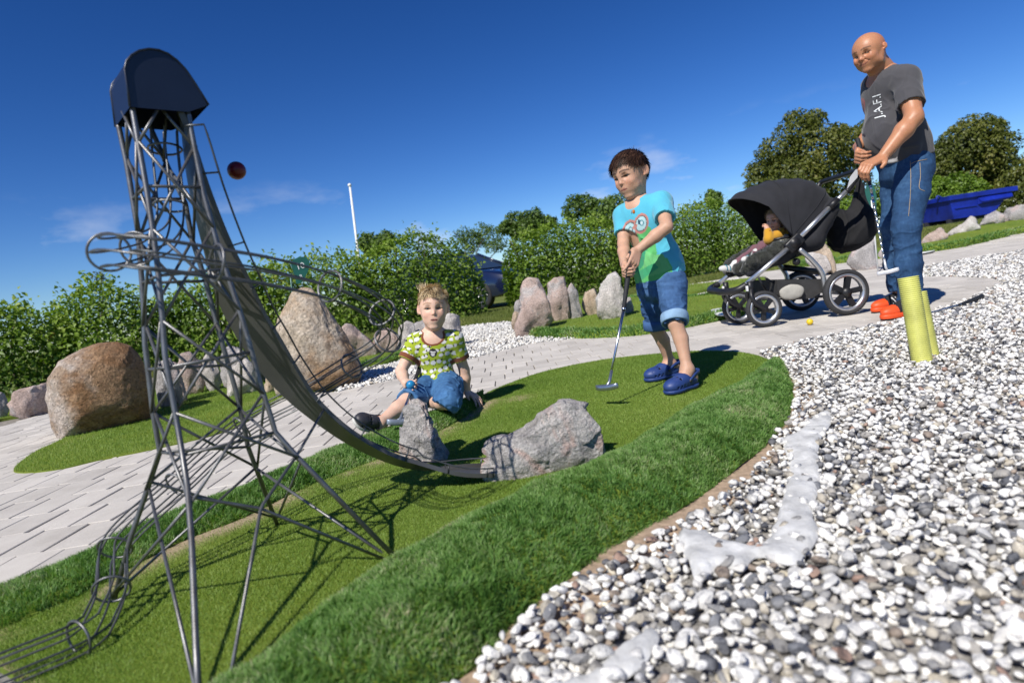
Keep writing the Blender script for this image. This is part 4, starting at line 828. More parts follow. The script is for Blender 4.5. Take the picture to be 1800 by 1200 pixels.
RK = [
 ([(12, 703), (25, 688), (50, 680), (80, 674), (92, 690), (88, 702), (50, 708), (18, 712)], 5.6, ms_pk, 'low pinkish rock left of the big brown boulder'),
 ([(-22, 702), (-8, 688), (6, 690), (14, 703), (0, 716), (-20, 715)], 5.7, ms_gr, 'grey rock cut by the left picture edge beside the low pinkish rock'),
 ([(272, 668), (275, 640), (298, 630), (311, 646), (320, 682), (303, 694), (276, 692)], 4.75, ms_gr, 'grey rock just right of the big brown boulder'),
 ([(296, 648), (302, 637), (311, 638), (320, 660), (324, 676), (308, 682)], 4.95, ms_pk, 'small pinkish slab leaning between two grey rocks on the left green'),
 ([(312, 645), (318, 622), (335, 619), (352, 633), (358, 652), (346, 668), (325, 668)], 5.35, ms_pk, 'reddish brown rock in the row on the left green'),
 ([(350, 645), (358, 626), (368, 619), (380, 634), (388, 652), (375, 661), (356, 660)], 5.4, ms_lt, 'pale pointed rock right of the reddish brown rock'),
 ([(384, 643), (390, 619), (402, 609), (424, 611), (440, 627), (440, 646), (408, 656), (390, 652)], 5.3, ms_gr, 'grey block at the back of the left green, left of the slide'),
 ([(400, 690), (401, 660), (412, 643), (432, 632), (449, 641), (456, 668), (454, 686), (425, 692)], 4.85, ms_lt, 'pale upright stone standing alone on the left green'),
 ([(440, 622), (447, 609), (470, 607), (478, 625), (472, 642), (446, 642)], 5.5, ms_gr, 'grey rock half hidden behind the slide'),
 ([(464, 684), (469, 660), (483, 664), (492, 684), (480, 694)], 4.7, ms_tan, 'small tan rock tucked beside the tall pointed boulder'),
 ([(599, 588), (602, 573), (611, 567), (630, 578), (655, 592), (660, 601), (640, 609), (607, 608)], 6.3, ms_pk, 'pink rock just right of the tall pointed boulder'),
 ([(655, 600), (660, 585), (680, 577), (697, 584), (704, 597), (690, 606), (664, 607)], 6.4, ms_pk, 'low brown rock behind the loop of the wire ball track'),
 ([(697, 600), (702, 574), (715, 565), (727, 570), (733, 600), (715, 608)], 6.3, ms_lt, 'pale rounded rock left of the seated boy'),
 ([(718, 595), (726, 571), (745, 562), (762, 573), (768, 602), (740, 606)], 6.5, ms_gr, 'grey rock directly behind the neck of the seated boy'),
 ([(774, 575), (780, 557), (790, 552), (806, 555), (811, 580), (808, 606), (780, 606)], 6.2, ms_lt, 'pale grey rock right of the seated boy'),
 ([(904, 562), (913, 540), (917, 499), (926, 491), (946, 493), (956, 515), (966, 540), (970, 553), (948, 567), (925, 575), (908, 577)], 6.2, ms_pk, 'tallest leaning slab left of the middle green'),
 ([(900, 546), (905, 531), (914, 525), (921, 545), (905, 553)], 6.6, ms_gr, 'small grey stone behind the tallest leaning slab'),
 ([(897, 562), (904, 547), (914, 550), (910, 567)], 6.35, ms_tan, 'small tan stone at the foot of the tallest leaning slab'),
 ([(955, 528), (962, 500), (975, 488), (991, 487), (996, 505), (997, 530), (975, 533)], 6.9, ms_pk, 'upright brown and grey rock second in the row on the middle green'),
 ([(992, 527), (996, 508), (1004, 498), (1015, 509), (1021, 527), (1006, 531)], 6.9, ms_gr, 'small grey pointed rock third in the row on the middle green'),
 ([(1021, 526), (1030, 512), (1045, 507), (1055, 520), (1052, 531), (1032, 530)], 7.0, ms_tan, 'low tan rock left of the rock on the turf mound'),
 ([(1047, 530), (1047, 518), (1057, 498), (1069, 485), (1082, 479), (1091, 490), (1096, 515), (1094, 536), (1075, 543), (1056, 543)], 6.15, ms_lt, 'pale upright rock on the little turf mound behind the putter'),
 ([(1092, 540), (1098, 524), (1108, 522), (1113, 536), (1105, 546)], 6.5, ms_gr, 'small grey rock behind the boy\'s putter'),
 ([(1424, 442), (1429, 420), (1441, 417), (1466, 440), (1467, 452), (1440, 452)], 8.6, ms_tan, 'brown rock under the pushchair hood beside the bag'),
 ([(1414, 452), (1424, 443), (1450, 445), (1460, 452), (1440, 458)], 8.5, ms_lt, 'flat pale stone in front of the brown rock under the bag'),
 ([(1487, 450), (1504, 432), (1520, 424), (1536, 420), (1539, 452), (1505, 458)], 8.5, ms_gr, 'grey rock between the pushchair bag and the man'),
 ([(1541, 446), (1552, 436), (1575, 436), (1580, 447), (1560, 452)], 8.9, ms_gr, 'low grey rock behind the man\'s putter shaft'),
 ([(1616, 433), (1625, 418), (1641, 405), (1655, 400), (1666, 412), (1664, 422), (1640, 432)], 11.5, ms_pk, 'pinkish rock nearest to the man\'s legs, below the skip'),
 ([(1660, 419), (1672, 404), (1690, 393), (1706, 380), (1718, 388), (1722, 402), (1695, 412), (1670, 419)], 12.0, ms_lt, 'long pale rock second in the row below the skip'),
 ([(1720, 400), (1732, 379), (1750, 370), (1766, 377), (1764, 391), (1740, 399)], 12.5, ms_gr, 'grey brown rock third in the row below the skip'),
 ([(1756, 391), (1772, 366), (1795, 359), (1830, 367), (1845, 382), (1800, 391)], 12.5, ms_gr, 'large grey rock at the right picture edge below the dark bush'),
]
for i, (px, d, m, lb) in enumerate(RK): rock(px, d, .8, m, lb, seed=20+i, sub=4, facet=1.0)
rock([(705, 800), (706, 750), (709, 722), (720, 711), (735, 708), (749, 713), (757, 738), (770, 767), (786, 795), (797, 815), (780, 824), (740, 826), (708, 818)], 2.13, .75, ms_fr, 'narrow grey stone on the green in front of the seated boy', seed=60, facet=.95, sub=6, zbase=.012, sink=.02)
rock([(857, 840), (857, 785), (866, 774), (900, 765), (938, 749), (958, 722), (975, 710), (1010, 709), (1034, 718), (1046, 740), (1054, 770), (1066, 812), (1050, 824), (1000, 842), (950, 857), (900, 855), (866, 850)], 1.83, .5, ms_fr, 'large saddle shaped grey and pink stone at the foot of the slide', seed=71, facet=.9, sub=6, zbase=.012, sink=.02)
# ================================================================== THE BALL TOWER
m_steel = mat('galvanised_steel', (.215, .22, .23), .42, metal=.7, vs=22, spec=.5, col2=(.125, .118, .112), bump=.15, bs=300)
m_steel_d = mat('track_steel', (.12, .127, .135), .45, metal=.7, var=.25, vs=12)
m_sheet = mat('slide_sheet', (.105, .104, .102), .42, metal=.45, var=.22, vs=4, stretch=(1, 1, .35))
m_cap = mat('navy_painted_sheet', (.012, .018, .040), .35, var=.15, vs=6, spec=.6)
_TW = dict(cx=-.654, cy=1.323, rt=.068, zt=1.02, rk=.126, zk=.318, rf=.332, phi=-1.5187, lx=-.045, ly=.063)
def _tower_pt(a, r, z): an = _TW['phi']+radians(a); return V(_TW['cx']+r*cos(an)+_TW['lx']*z, _TW['cy']+r*sin(an)+_TW['ly']*z, z)
_dep = lambda p: float(np.dot(p-_C, _fw))
LEGPX = {'A': (0, [(233, 192), (259, 340), (270, 413), (277, 468), (285, 552), (290, 623), (305, 707), (321, 800)], [(330, 858), (337, 950), (345, 1140), (349, 1262)]),
         'B': (90, [(331, 203), (358, 340), (380, 422), (398, 477), (421, 546), (438, 602), (460, 683), (475, 728), (484, 759)], [(523, 803), (712, 997)]),
         'C': (270, [(209, 224), (222, 283), (233, 348), (242, 402), (250, 501), (253, 545), (255, 607), (262, 665), (269, 725), (281, 794)], [(265, 842), (230, 944), (192, 1055)]),
         'D': (180, [(268, 232), (298, 300), (326, 358), (337, 419), (362, 496), (377, 554), (393, 612), (415, 688), (427, 740), (436, 785)], [(487, 912)])}
LEG = {}
for k_, (a_, up_, lo_) in LEGPX.items():
    dt, dk, df = _dep(_tower_pt(a_, _TW['rt'], _TW['zt'])), _dep(_tower_pt(a_, _TW['rk'], _TW['zk'])), _dep(_tower_pt(a_, _TW['rf'], 0)); df = .915 if k_ == 'A' else df
    def seg(px, d0, d1, start=None):
        q = np.array(([start] if start else [])+px, float); s = np.r_[0, np.cumsum(np.hypot(*np.diff(q, axis=0).T))]; s /= s[-1]; return [P(x, y, 1/((1-t)/d0+t/d1)) for (x, y), t in zip(q, s)], s
    U, su = seg(up_, dt, dk); Lw, sl = seg(lo_, dk, df, up_[-1])
    LEG[k_] = (np.array(U), su, np.array(Lw), sl)
def leg_at(k, t):
    """t 0 top .. 1 waist .. 2 foot"""
    U, su, Lw, sl = LEG[k]
    if t <= 1: return np.array([np.interp(max(t, 0), su, U[:, i]) for i in range(3)])+(U[1]-U[0])/(su[1]-su[0])*min(t, 0)
    return np.array([np.interp(t-1, sl, Lw[:, i]) for i in range(3)])
def pxof_(v):
    q = np.asarray(v)-_C; d = q@_fw; return 900+FPX*(q@_cr)/d, 600-FPX*(q@_cu)/d
def tower():
    base = (leg_at('A', 2)+leg_at('D', 2))/2; base[2] = 0
    root = empty('ball_tower', base, 'welded steel wire tower with dark hood, curved slide and wire ball track', 'golf obstacle')
    RL, RB = .0056, .0033
    for k in 'ABCD':
        U, su, Lw, sl = LEG[k]; ft = Lw[-1].copy(); pts = list(U[:-1])+spline([U[-2], U[-1], Lw[1] if len(Lw) > 1 else Lw[-1]], 3)[3:4]+list(Lw[1:])
        pts = [U[0]-(U[1]-U[0])*.06]+pts
        if pts[-1][2] > 0: pts[-1] = pts[-1]-V(0, 0, pts[-1][2]+.004)
        obj('leg', *sweep(pts, RL, 10), m_steel, root)
    def rod(name, pts, r=RB, m=None): return obj(name, *sweep(pts, r, 8), m or m_steel, root)
    nodes_t = (.096, .35, .613, .878); knee = 1.22
    for a, b in (('A', 'B'), ('A', 'C'), ('B', 'D'), ('C', 'D')):
        cen = (leg_at('A', .5)+leg_at('B', .5)+leg_at('C', .5)+leg_at('D', .5))/4
        out = nrm((leg_at(a, .5)+leg_at(b, .5))/2-cen)*.0035
        mid = (leg_at(a, -.02)+leg_at(b, -.02))/2
        rod('brace', [leg_at(a, nodes_t[0])+out, mid+out]); rod('brace', [leg_at(b, nodes_t[0])-out, mid-out])
        for i in range(3):
            t0, t1 = nodes_t[i], nodes_t[i+1]; rod('brace', [leg_at(a, t0)+out, leg_at(b, t1)+out]); rod('brace', [leg_at(b, t0)-out, leg_at(a, t1)-out])
            if i or a+b in ('AB', 'CD', 'AC'): rod('cross_bar', [leg_at(a, (t0+t1)/2), leg_at(b, (t0+t1)/2)])
        k1 = 1.2 if len(LEG[a][2]) > 2 else 1.25; kb = 1.18 if b == 'B' else 1.25
        rod('brace', [leg_at(a, nodes_t[3])+out, leg_at(b, kb)+out]); rod('brace', [leg_at(b, nodes_t[3])-out, leg_at(a, k1)-out]); rod('cross_bar', [leg_at(a, 1), leg_at(b, 1)])
        if a+b == 'AB':
            n_ = P(457, 893, (_dep(leg_at('A', 1.3))+_dep(leg_at('B', 1.3)))/2); ka = leg_at('A', 1.16)
            rod('brace', [ka, ka*.9+n_*.1, n_*.97+ka*.03, n_*.97+leg_at('B', 2)*.03, leg_at('B', 2)], RB); nb_ = n_+V(.003, .003, .003); rod('brace', [leg_at('B', 1.17), nb_*.97+leg_at('B', 1.17)*.03, nb_*.97+leg_at('A', 1.97)*.03, leg_at('A', 1.97)+V(.03, .03, 0)], RB)
        else:
            rod('brace', [leg_at(a, k1)+out, leg_at(b, 1.98)+out]); rod('brace', [leg_at(b, kb)-out, leg_at(a, 1.98)-out])
    # hood: bent sheet with flared right side, open below
    tA, tB, tC = leg_at('A', 0), leg_at('B', 0), leg_at('C', 0); h = tB-tA; h[2] = 0; nf = nrm(np.cross(h, V(0, 0, 1)))
    if np.dot(nf, _C-tA) < 0: nf = -nf
    p0 = tA+nf*.012
    prof = [(228, 188), (223, 150), (219, 122), (222, 108), (231, 97), (245, 89), (262, 86), (279, 88), (296, 95), (312, 107), (327, 123), (340, 142), (354, 164), (367, 185), (331, 197)]
    F_ = [onplane(x, y, p0, nf) for x, y in prof]; bl = onplane(203, 223, tC-nf*.008, nf); sh = bl-F_[0]; sh = sh-nf*0; Bk = [q+sh for q in F_]; n = len(F_)
    v = np.array(F_+Bk); f = [list(range(n)), list(range(2*n-1, n-1, -1))]+[[i, n+i, n+i+1, i+1] for i in range(n-2)]
    inn = (v-v.mean(0))*.975+v.mean(0); f2 = [[j+2*n for j in q[::-1]] for q in f[:]]; rim = [[13, 13+n, 13+3*n, 13+2*n], [0, n, 3*n, 2*n]]
    obj('hood', np.concatenate([v, inn]), f+f2, m_cap, root, smooth=False)
    ed = MB(); ed.add(*sweep([q+nf*.001 for q in F_[:14]], .0022, 6)); ed.add(*sweep([q-nf*.001 for q in Bk[:14]], .0022, 6)); ed.obj('hood_seam', m_cap, root)
    # slide: flat bottomed trough of sheet steel curving down to the green
    pa = (tA+tB+tC+leg_at('D', 0))/4; pe = G(858, 834, .03); dv = pe-pa; dv[2] = 0; dv = nrm(dv); sn = nrm(np.cross(dv, V(0, 0, 1)))           # towards the camera side
    if np.dot(sn, _C-pe) < 0: sn = -sn
    cl = [(314, 203, 1.375), (325, 250, 1.385), (347, 340, 1.405), (380, 440, 1.44), (404, 500, 1.475), (429, 556, 1.515), (465, 615, 1.565), (502, 668, 1.62), (546, 718, 1.665), (610, 769, 1.715), (680, 806, 1.76), (740, 823, 1.79), (800, 830, 1.81), (862, 829, 1.83)]
    C_ = np.array(spline([P(*q) for q in cl], 4)); C_[:, 2] = np.maximum(C_[:, 2], .019); w = .057; vs, m_ = [], len(C_)
    T = np.gradient(C_, axis=0); T /= np.linalg.norm(T, axis=1)[:, None]; SN = np.cross(T*np.array([1, 1, 0]), V(0, 0, 1)); SN /= np.linalg.norm(SN, axis=1)[:, None]
    for _ in range(12): SN[1:-1] = (SN[:-2]+SN[1:-1]+SN[2:])/3
    SN /= np.linalg.norm(SN, axis=1)[:, None]; SN *= np.sign(SN@sn)[:, None]; wg = np.clip(1-np.arange(m_)/(m_*.42), 0, 1)[:, None]; SN = SN*(1-wg)+wg*V(.36, -.93, 0); tt = np.linspace(0, 1, m_); SN = SN+np.outer(.42*sstep(.38, .58, tt)*(1-sstep(.82, .97, tt)), V(0, 0, 1)); SN /= np.linalg.norm(SN, axis=1)[:, None]; Nn = np.cross(SN, T); Nn *= np.sign(Nn[:, 2:3]+1e-9)
    wall = .012
    for i in range(m_):
        sn = SN[i]; a, b, nn = C_[i]-sn*w, C_[i]+sn*w, Nn[i]; s2 = sn*(w-.0015); 
        vs += [b+nn*wall, b, a, a+nn*wall, C_[i]-s2+nn*wall, C_[i]-s2+nn*.0015, C_[i]+s2+nn*.0015, C_[i]+s2+nn*wall]
    A_ = np.array(vs).reshape(m_, 8, 3); sv, sf = [], []                   # every fold of the sheet is its own strip, so edges stay crisp
    for j in range(8):
        q0 = len(sv)*1; st = np.stack([A_[:, j], A_[:, (j+1) % 8]], 1).reshape(-1, 3); n0 = sum(len(x) for x in sv); sv.append(st); sf += [[n0+2*i, n0+2*i+1, n0+2*i+3, n0+2*i+2] for i in range(m_-1)]
    sl = obj('slide', np.concatenate(sv), sf, m_sheet, root)
    for s_ in (1, -1):
        R_ = np.array([C_[i]+SN[i]*s_*(w+.001)+Nn[i]*(.040 if i < m_-9 else .026) for i in range(3 if s_ > 0 else m_-15, m_)]); pts = [C_[3 if s_ > 0 else m_-15]+SN[3 if s_ > 0 else m_-15]*s_*w]+list(R_)
        obj('guard_rail', *sweep(pts, .0024, 6), m_steel_d, sl)
        for i in [q for q in list(range(7, m_, 5))+[m_-6, m_-2] if s_ > 0 or q > m_-15]: obj('rail_post', *sweep([C_[i]+SN[i]*s_*w, C_[i]+SN[i]*s_*(w+.001)+Nn[i]*(.040 if i < m_-9 else .026)], .0022, 6), m_steel_d, sl)
    i_ = int(np.argmin(np.hypot(*(np.array(pxof_(C_))-np.array([[586], [715]]))))); rod('slide_stay', [leg_at('B', 1.17), C_[i_]+SN[i_]*w])
    # wire ball track: six wires held by rings
    tr = [(288, 225, 1.40), (290, 262, 1.40), (296, 320, 1.39), (300, 362, 1.38), (296, 400, 1.37), (278, 424, 1.33), (240, 437, 1.27), (206, 443, 1.19), (192, 443, 1.12), (210, 439, 1.06), (260, 445, 1.05), (320, 453, 1.08), (380, 462, 1.12), (480, 478, 1.2), (580, 503, 1.32), (640, 528, 1.42), (671, 549, 1.49), (688, 572, 1.53), (682, 598, 1.57), (655, 622, 1.62), (618, 643, 1.67), (540, 690, 1.74), (425, 752, 1.68), (312, 852, 1.50), (230, 925, 1.40), (202, 962, 1.36), (197, 1000, 1.31), (196, 1035, 1.27), (178, 1080, 1.21), (142, 1138, 1.15), (60, 1182, 1.1), (-60, 1240, 1.04)]
    nsub = 6; S = np.array(spline([P(x, y, d) for x, y, d in tr], nsub)); rad = .0295; S[:, 2] = np.maximum(S[:, 2], rad+.012); m_ = len(S)
    T = np.gradient(S, axis=0); T /= np.linalg.norm(T, axis=1)[:, None]; u = nrm(np.cross(T[0], V(1, 0, 0))); fr = []
    for i in range(m_): u = nrm(u-T[i]*np.dot(u, T[i])); fr.append((u, np.cross(T[i], u)))
    for k in range(6):
        a = 2*pi*(k+.5)/6; obj('track_wire', *sweep([S[i]+rad*(cos(a)*fr[i][0]+sin(a)*fr[i][1]) for i in range(m_)], .0022, 6), m_steel if k % 2 else m_steel_d, root)
    for j in (1, 3, 6, 8, 12, 14, 16, 18, 20, 22, 23, 25, 27, 29):
        i = j*nsub; u_, w_ = fr[i]; obj('track_ring', *sweep([S[i]+(rad+.004)*(cos(t)*u_+sin(t)*w_) for t in np.linspace(0, 2*pi, 25)[:-1]], .0026, 6, closed=True), m_steel, root)
tower()

# ------------------------------------------------------------------ small things on the course
def ball(c, r, col, label, group='minigolf balls'):
    v, f = ico(4); n = v+.0; v = v*r
    d = fbm(v, 90/r*.02, 2, 1)*.0; obj('golf_ball', v+np.asarray(c), f, mat('ball_paint', col, .38, var=.08, vs=60, bump=.12, bs=900, spec=.5), base=c, label=label, cat='ball', group=group)
ball(P(416, 300, 1.5), .0213, (.13, .003, .006), 'dark red minigolf ball flying in the air right of the tower')
_yb = G(1424, 571, .012); ball(V(_yb[0], _yb[1], .012+.0205), .0205, (.75, .52, .02), 'yellow minigolf ball lying on the path in front of the pushchair wheels')
def text_mesh(s, size, depth=.0):
    cu = bpy.data.curves.new('lettering', 'FONT'); cu.body = s; cu.size = size; cu.align_x = 'CENTER'; cu.align_y = 'CENTER'; cu.extrude = depth; cu.resolution_u = 3
    o = bpy.data.objects.new('lettering', cu); COL.objects.link(o); bpy.context.view_layer.update(); me = bpy.data.meshes.new_from_object(o.evaluated_get(bpy.context.evaluated_depsgraph_get()))
    v = np.array([q.co[:] for q in me.vertices]); f = [list(p.vertices) for p in me.polygons]; bpy.data.objects.remove(o); bpy.data.curves.remove(cu); bpy.data.meshes.remove(me); return v, f
m_green = mat('green_sign', (.012, .10, .075), .4, var=.1); m_letter = mat('white_print', (.75, .77, .76), .6, var=.03)
def hole_marker(px, d, post, label, txt):
    c = P(*np.mean(px, 0), d); n = nrm(V(*(_C-c)[:2], 0)); r = np.cross(V(0, 0, 1), n)*1.0
    q = [onplane(x, y, c, n) for x, y in px]; q2 = [p-n*.012 for p in q]; k = len(q); pb = P(*post, d+.03); gz = float(terrain(pb[0], pb[1])); root = empty('hole_marker', V(pb[0], pb[1], gz), label, 'sign', 'green hole markers')
    obj('sign_board', q+q2, [list(range(k)), list(range(2*k-1, k-1, -1))]+[[i, k+i, k+(i+1) % k, (i+1) % k] for i in range(k)], m_green, root, smooth=False)
    lo = np.mean(q, 0)-V(0, 0, .03)-n*.012; obj('post', *sweep([lo, (lo+V(pb[0], pb[1], lo[2]))/2, V(pb[0], pb[1], gz)], .009, 8), m_green if txt else m_white, root)
    for s, x, y, h in txt:
        v, f = text_mesh(s, h); o_ = onplane(x, y, c, n)+n*.003; sl = radians(8); v = v@np.array([[cos(sl), sin(sl), 0], [-sin(sl), cos(sl), 0], [0, 0, 1]]); obj('lettering', o_+np.outer(v[:, 0], r)+np.outer(v[:, 1], V(0, 0, 1)), f, m_letter, root, smooth=False)
hole_marker([(511, 463), (516, 456), (527, 451), (538, 452), (544, 459), (543, 473), (536, 488), (528, 498), (521, 499), (517, 482)], 4.95, (521, 640), 'green blade shaped hole marker numbered 10 behind the pointed boulder', [('10', 528, 468, .068), ('8', 529, 486, .042)])
hole_marker([(1520, 335), (1526, 322), (1536, 325), (1541, 345), (1540, 365), (1533, 378), (1526, 368)], 7.6, (1541, 453), 'green hole marker on a thin pale post behind the man\'s putter', [])

# corrugated drain pipes standing in the gravel
m_pipe = mat('yellow_plastic_pipe', (.60, .60, .15), .55, var=.2, vs=7, spec=.4); m_pin = mat('pipe_dirt', (.20, .12, .06), .8)
def pipe(b, t, r, label):
    b, t = np.asarray(b, float), np.asarray(t, float); ax = nrm(t-b); L = np.linalg.norm(t-b); prof = []; pitch = .0072; n = int(L/pitch)
    for i in range(n):
        h = -.03+(L+.03)*i/n; s = (L+.03)/n; prof += [(r*.955, h), (r*.955, h+s*.22), (r, h+s*.40), (r, h+s*.82)]
    prof += [(r*.93, L), (r*.86, L), (r*.84, L-.15)]
    return obj('drain_pipe', *lathe(prof, b, ax, 28), m_pipe, base=b, label=label, cat='pipe', group='yellow corrugated pipes in the gravel')
_pb = G(1622, 640, 0); _d = _dep(_pb); pipe(_pb, P(1596, 487, _d), .0375, 'taller yellow corrugated drain pipe sticking out of the gravel')
_pb2 = G(1634, 628, 0); pipe(_pb2, P(1611, 514, _dep(_pb2)), .0375, 'shorter yellow corrugated drain pipe just behind the taller one')

# putters
m_grip = mat('rubber_grip', (.012, .013, .016), .7, var=.2, bump=.4, bs=500); m_shaft = mat('steel_shaft', (.55, .58, .62), .25, metal=1.0, var=.06); m_head = mat('putter_head', (.42, .45, .48), .3, metal=.9, var=.1)
def putter(g0, g1, s1, head, hdir, label, hl=.11, grip_r=.0125, base=None, step=False, shaft=None, headm=None):
    """grip from g0 to g1, shaft on to s1, blade centre head along hdir"""
    base = V(head[0], head[1], 0) if base is None else base; root = empty('putter', base, label, 'putter', 'minigolf putters')
    ax = nrm(np.asarray(g1)-g0); L = np.linalg.norm(np.asarray(g1)-g0)
    obj('grip', *lathe([(0, 0), (grip_r*.9, .0), (grip_r*1.06, .006), (grip_r, .03), (grip_r*.86, L*.6), (grip_r*.68, L-.004), (grip_r*.5, L), (0, L)], g0, ax, 16), m_grip, root)
    obj('grip_ring', *lathe([(grip_r*.7, L-.012), (grip_r*.76, L-.01), (grip_r*.76, L-.006), (grip_r*.7, L-.004)], g0, ax, 14), m_shaft, root)
    pts = [g1-ax*.01, (np.asarray(g1)*.5+np.asarray(s1)*.5), np.asarray(s1)]
    if step:
        Ls = np.linalg.norm(np.asarray(s1)-g1); a2 = nrm(np.asarray(s1)-g1); prof = []; k = 13
        for i in range(k): r_ = .0078-.0034*i/k; prof += [(r_, Ls*i/k), (r_, Ls*(i+.86)/k), (r_*.78, Ls*(i+.88)/k), (r_*.78, Ls*(i+.98)/k)]
        obj('shaft', *lathe(prof, g1, a2, 12), shaft or m_shaft, root)
    else: obj('shaft', *sweep(pts, [.0062, .0052, .0046], 10), shaft or m_shaft, root)
    hd = nrm(hdir); up = V(0, 0, 1); side = nrm(np.cross(hd, up)); up = np.cross(side, hd); bm = bmesh.new()
    n = 17; prof = []
    vs = []; ks = np.linspace(-1, 1, n)
    for t in ks:
        e = max(.05, (1-abs(t)**4))**.5; hgt = .0125*(.75+.25*e); dp = .011*e
        for a in np.linspace(0, 2*pi, 13)[:-1]: vs.append(np.asarray(head)+hd*(t*hl/2)+side*(dp*np.sign(cos(a))*abs(cos(a))**.6)+up*(hgt*np.sign(sin(a))*abs(sin(a))**.6+.004*t*t))
    bm.free(); f = [[i*12+k, i*12+(k+1) % 12, (i+1)*12+(k+1) % 12, (i+1)*12+k] for i in range(n-1) for k in range(12)]+[list(range(12))[::-1], [(n-1)*12+k for k in range(12)]]
    o = obj('head', vs, f, headm or m_head, root); e0 = np.asarray(s1); obj('hosel', *sweep([e0+nrm(np.asarray(g1)-e0)*.05, e0, np.asarray(head)+up*.006], [.0058, .0068, .0075], 10), headm or m_head, root)
    return root
_g0, _g1 = G(1727, 520, .045), G(1686, 536, .04); _ax = nrm(G(1612, 556, .035)-_g1); putter(_g0, _g1, G(1622, 553, .03), G(1616, 555, .03), np.cross(_ax, V(0, 0, 1)), 'putter with black grip lying on the gravel edge behind the yellow pipes')

# white start plates let into the greens
def plate(px, z, label, f=G):
    q = [f(x, y, z) for x, y in px]; q = spline(q, 4, True); k = len(q); lo = [p-V(0, 0, .008) for p in q]; c = np.mean(q, 0)
    obj('tee_plate', q+lo, [list(range(k))]+[[(i+1) % k, i, k+i, k+(i+1) % k] for i in range(k)], m_white, base=V(c[0], c[1], z-.02), smooth=False, label=label, cat='tee plate', group='white tee plates on the greens')
plate([(1250, 546), (1254, 543), (1272, 541), (1284, 546), (1280, 552), (1262, 553)], .074, 'white tee plate on the middle green beside the pushchair front wheel')
plate([(1606, 442), (1625, 437), (1646, 436), (1640, 441), (1615, 445)], .052, 'white tee plate at the feet of the pinkish rock, right of the man\'s legs')
plate([(600, 655), (615, 651), (630, 651), (625, 657), (606, 659)], .045, 'white tee plate on the little green beside the tall pointed boulder')

# fleece showing through the gravel
m_fleece = mat('grey_white_fleece', (.60, .60, .585), .9, var=.2, vs=24, bump=.9, bs=140, spec=.1)
def fleece(px, label, seed, hz=.014):
    poly = smooth_poly(px, 5, True, lambda x, y: G2(x, y, .03)); poly = poly+.010*np.c_[vnoise(np.c_[poly, poly[:, :1]*0], 34, 1), vnoise(np.c_[poly, poly[:, :1]*0], 34, 2)]; v, f = tri_fill(poly, .012, .4); e = dist_line(poly, v, True); q = np.c_[v, np.zeros(len(v))]
    fold = lambda k, a_: (1-2*np.abs(vnoise(np.c_[q[:, 0]*np.cos(a_)+q[:, 1]*np.sin(a_), .25*(q[:, 1]*np.cos(a_)-q[:, 0]*np.sin(a_)), q[:, 2]], k, seed)))
    z = .0185+hz*.45*fbm(q, 8, 2, seed)+.006*fold(26, .8)+.005*fold(44, 2.1)+.003*fold(80, 1.4)-.011*(1-sstep(0, .006, e))+.0045*vnoise(q, 48, seed+5)
    top = np.c_[v, z]; bot = top-np.array([0, 0, .002]); n = len(v)
    obj('fleece_sheet', np.concatenate([top, bot]), f+[[k+n for k in t[::-1]] for t in f], m_fleece, base=V(v[:, 0].mean(), v[:, 1].mean(), 0), label=label, cat='fleece', group='fleece sheets in the gravel')
fleece([(1418, 738), (1440, 718), (1462, 716), (1458, 740), (1436, 778), (1442, 830), (1426, 890), (1440, 925), (1412, 965), (1392, 982), (1330, 966), (1300, 990), (1262, 985), (1228, 1012), (1205, 970), (1192, 932), (1230, 922), (1290, 944), (1345, 936), (1372, 880), (1385, 805), (1376, 766), (1400, 756)], 'crumpled whitish fleece lying across the gravel beside the turf bank', 3)
fleece([(1062, 1136), (1105, 1112), (1150, 1092), (1152, 1120), (1110, 1165), (1070, 1180), (1010, 1200), (940, 1235), (880, 1240), (960, 1188), (1010, 1180)], 'smaller whitish fleece patch in the gravel at the bottom of the picture', 8)
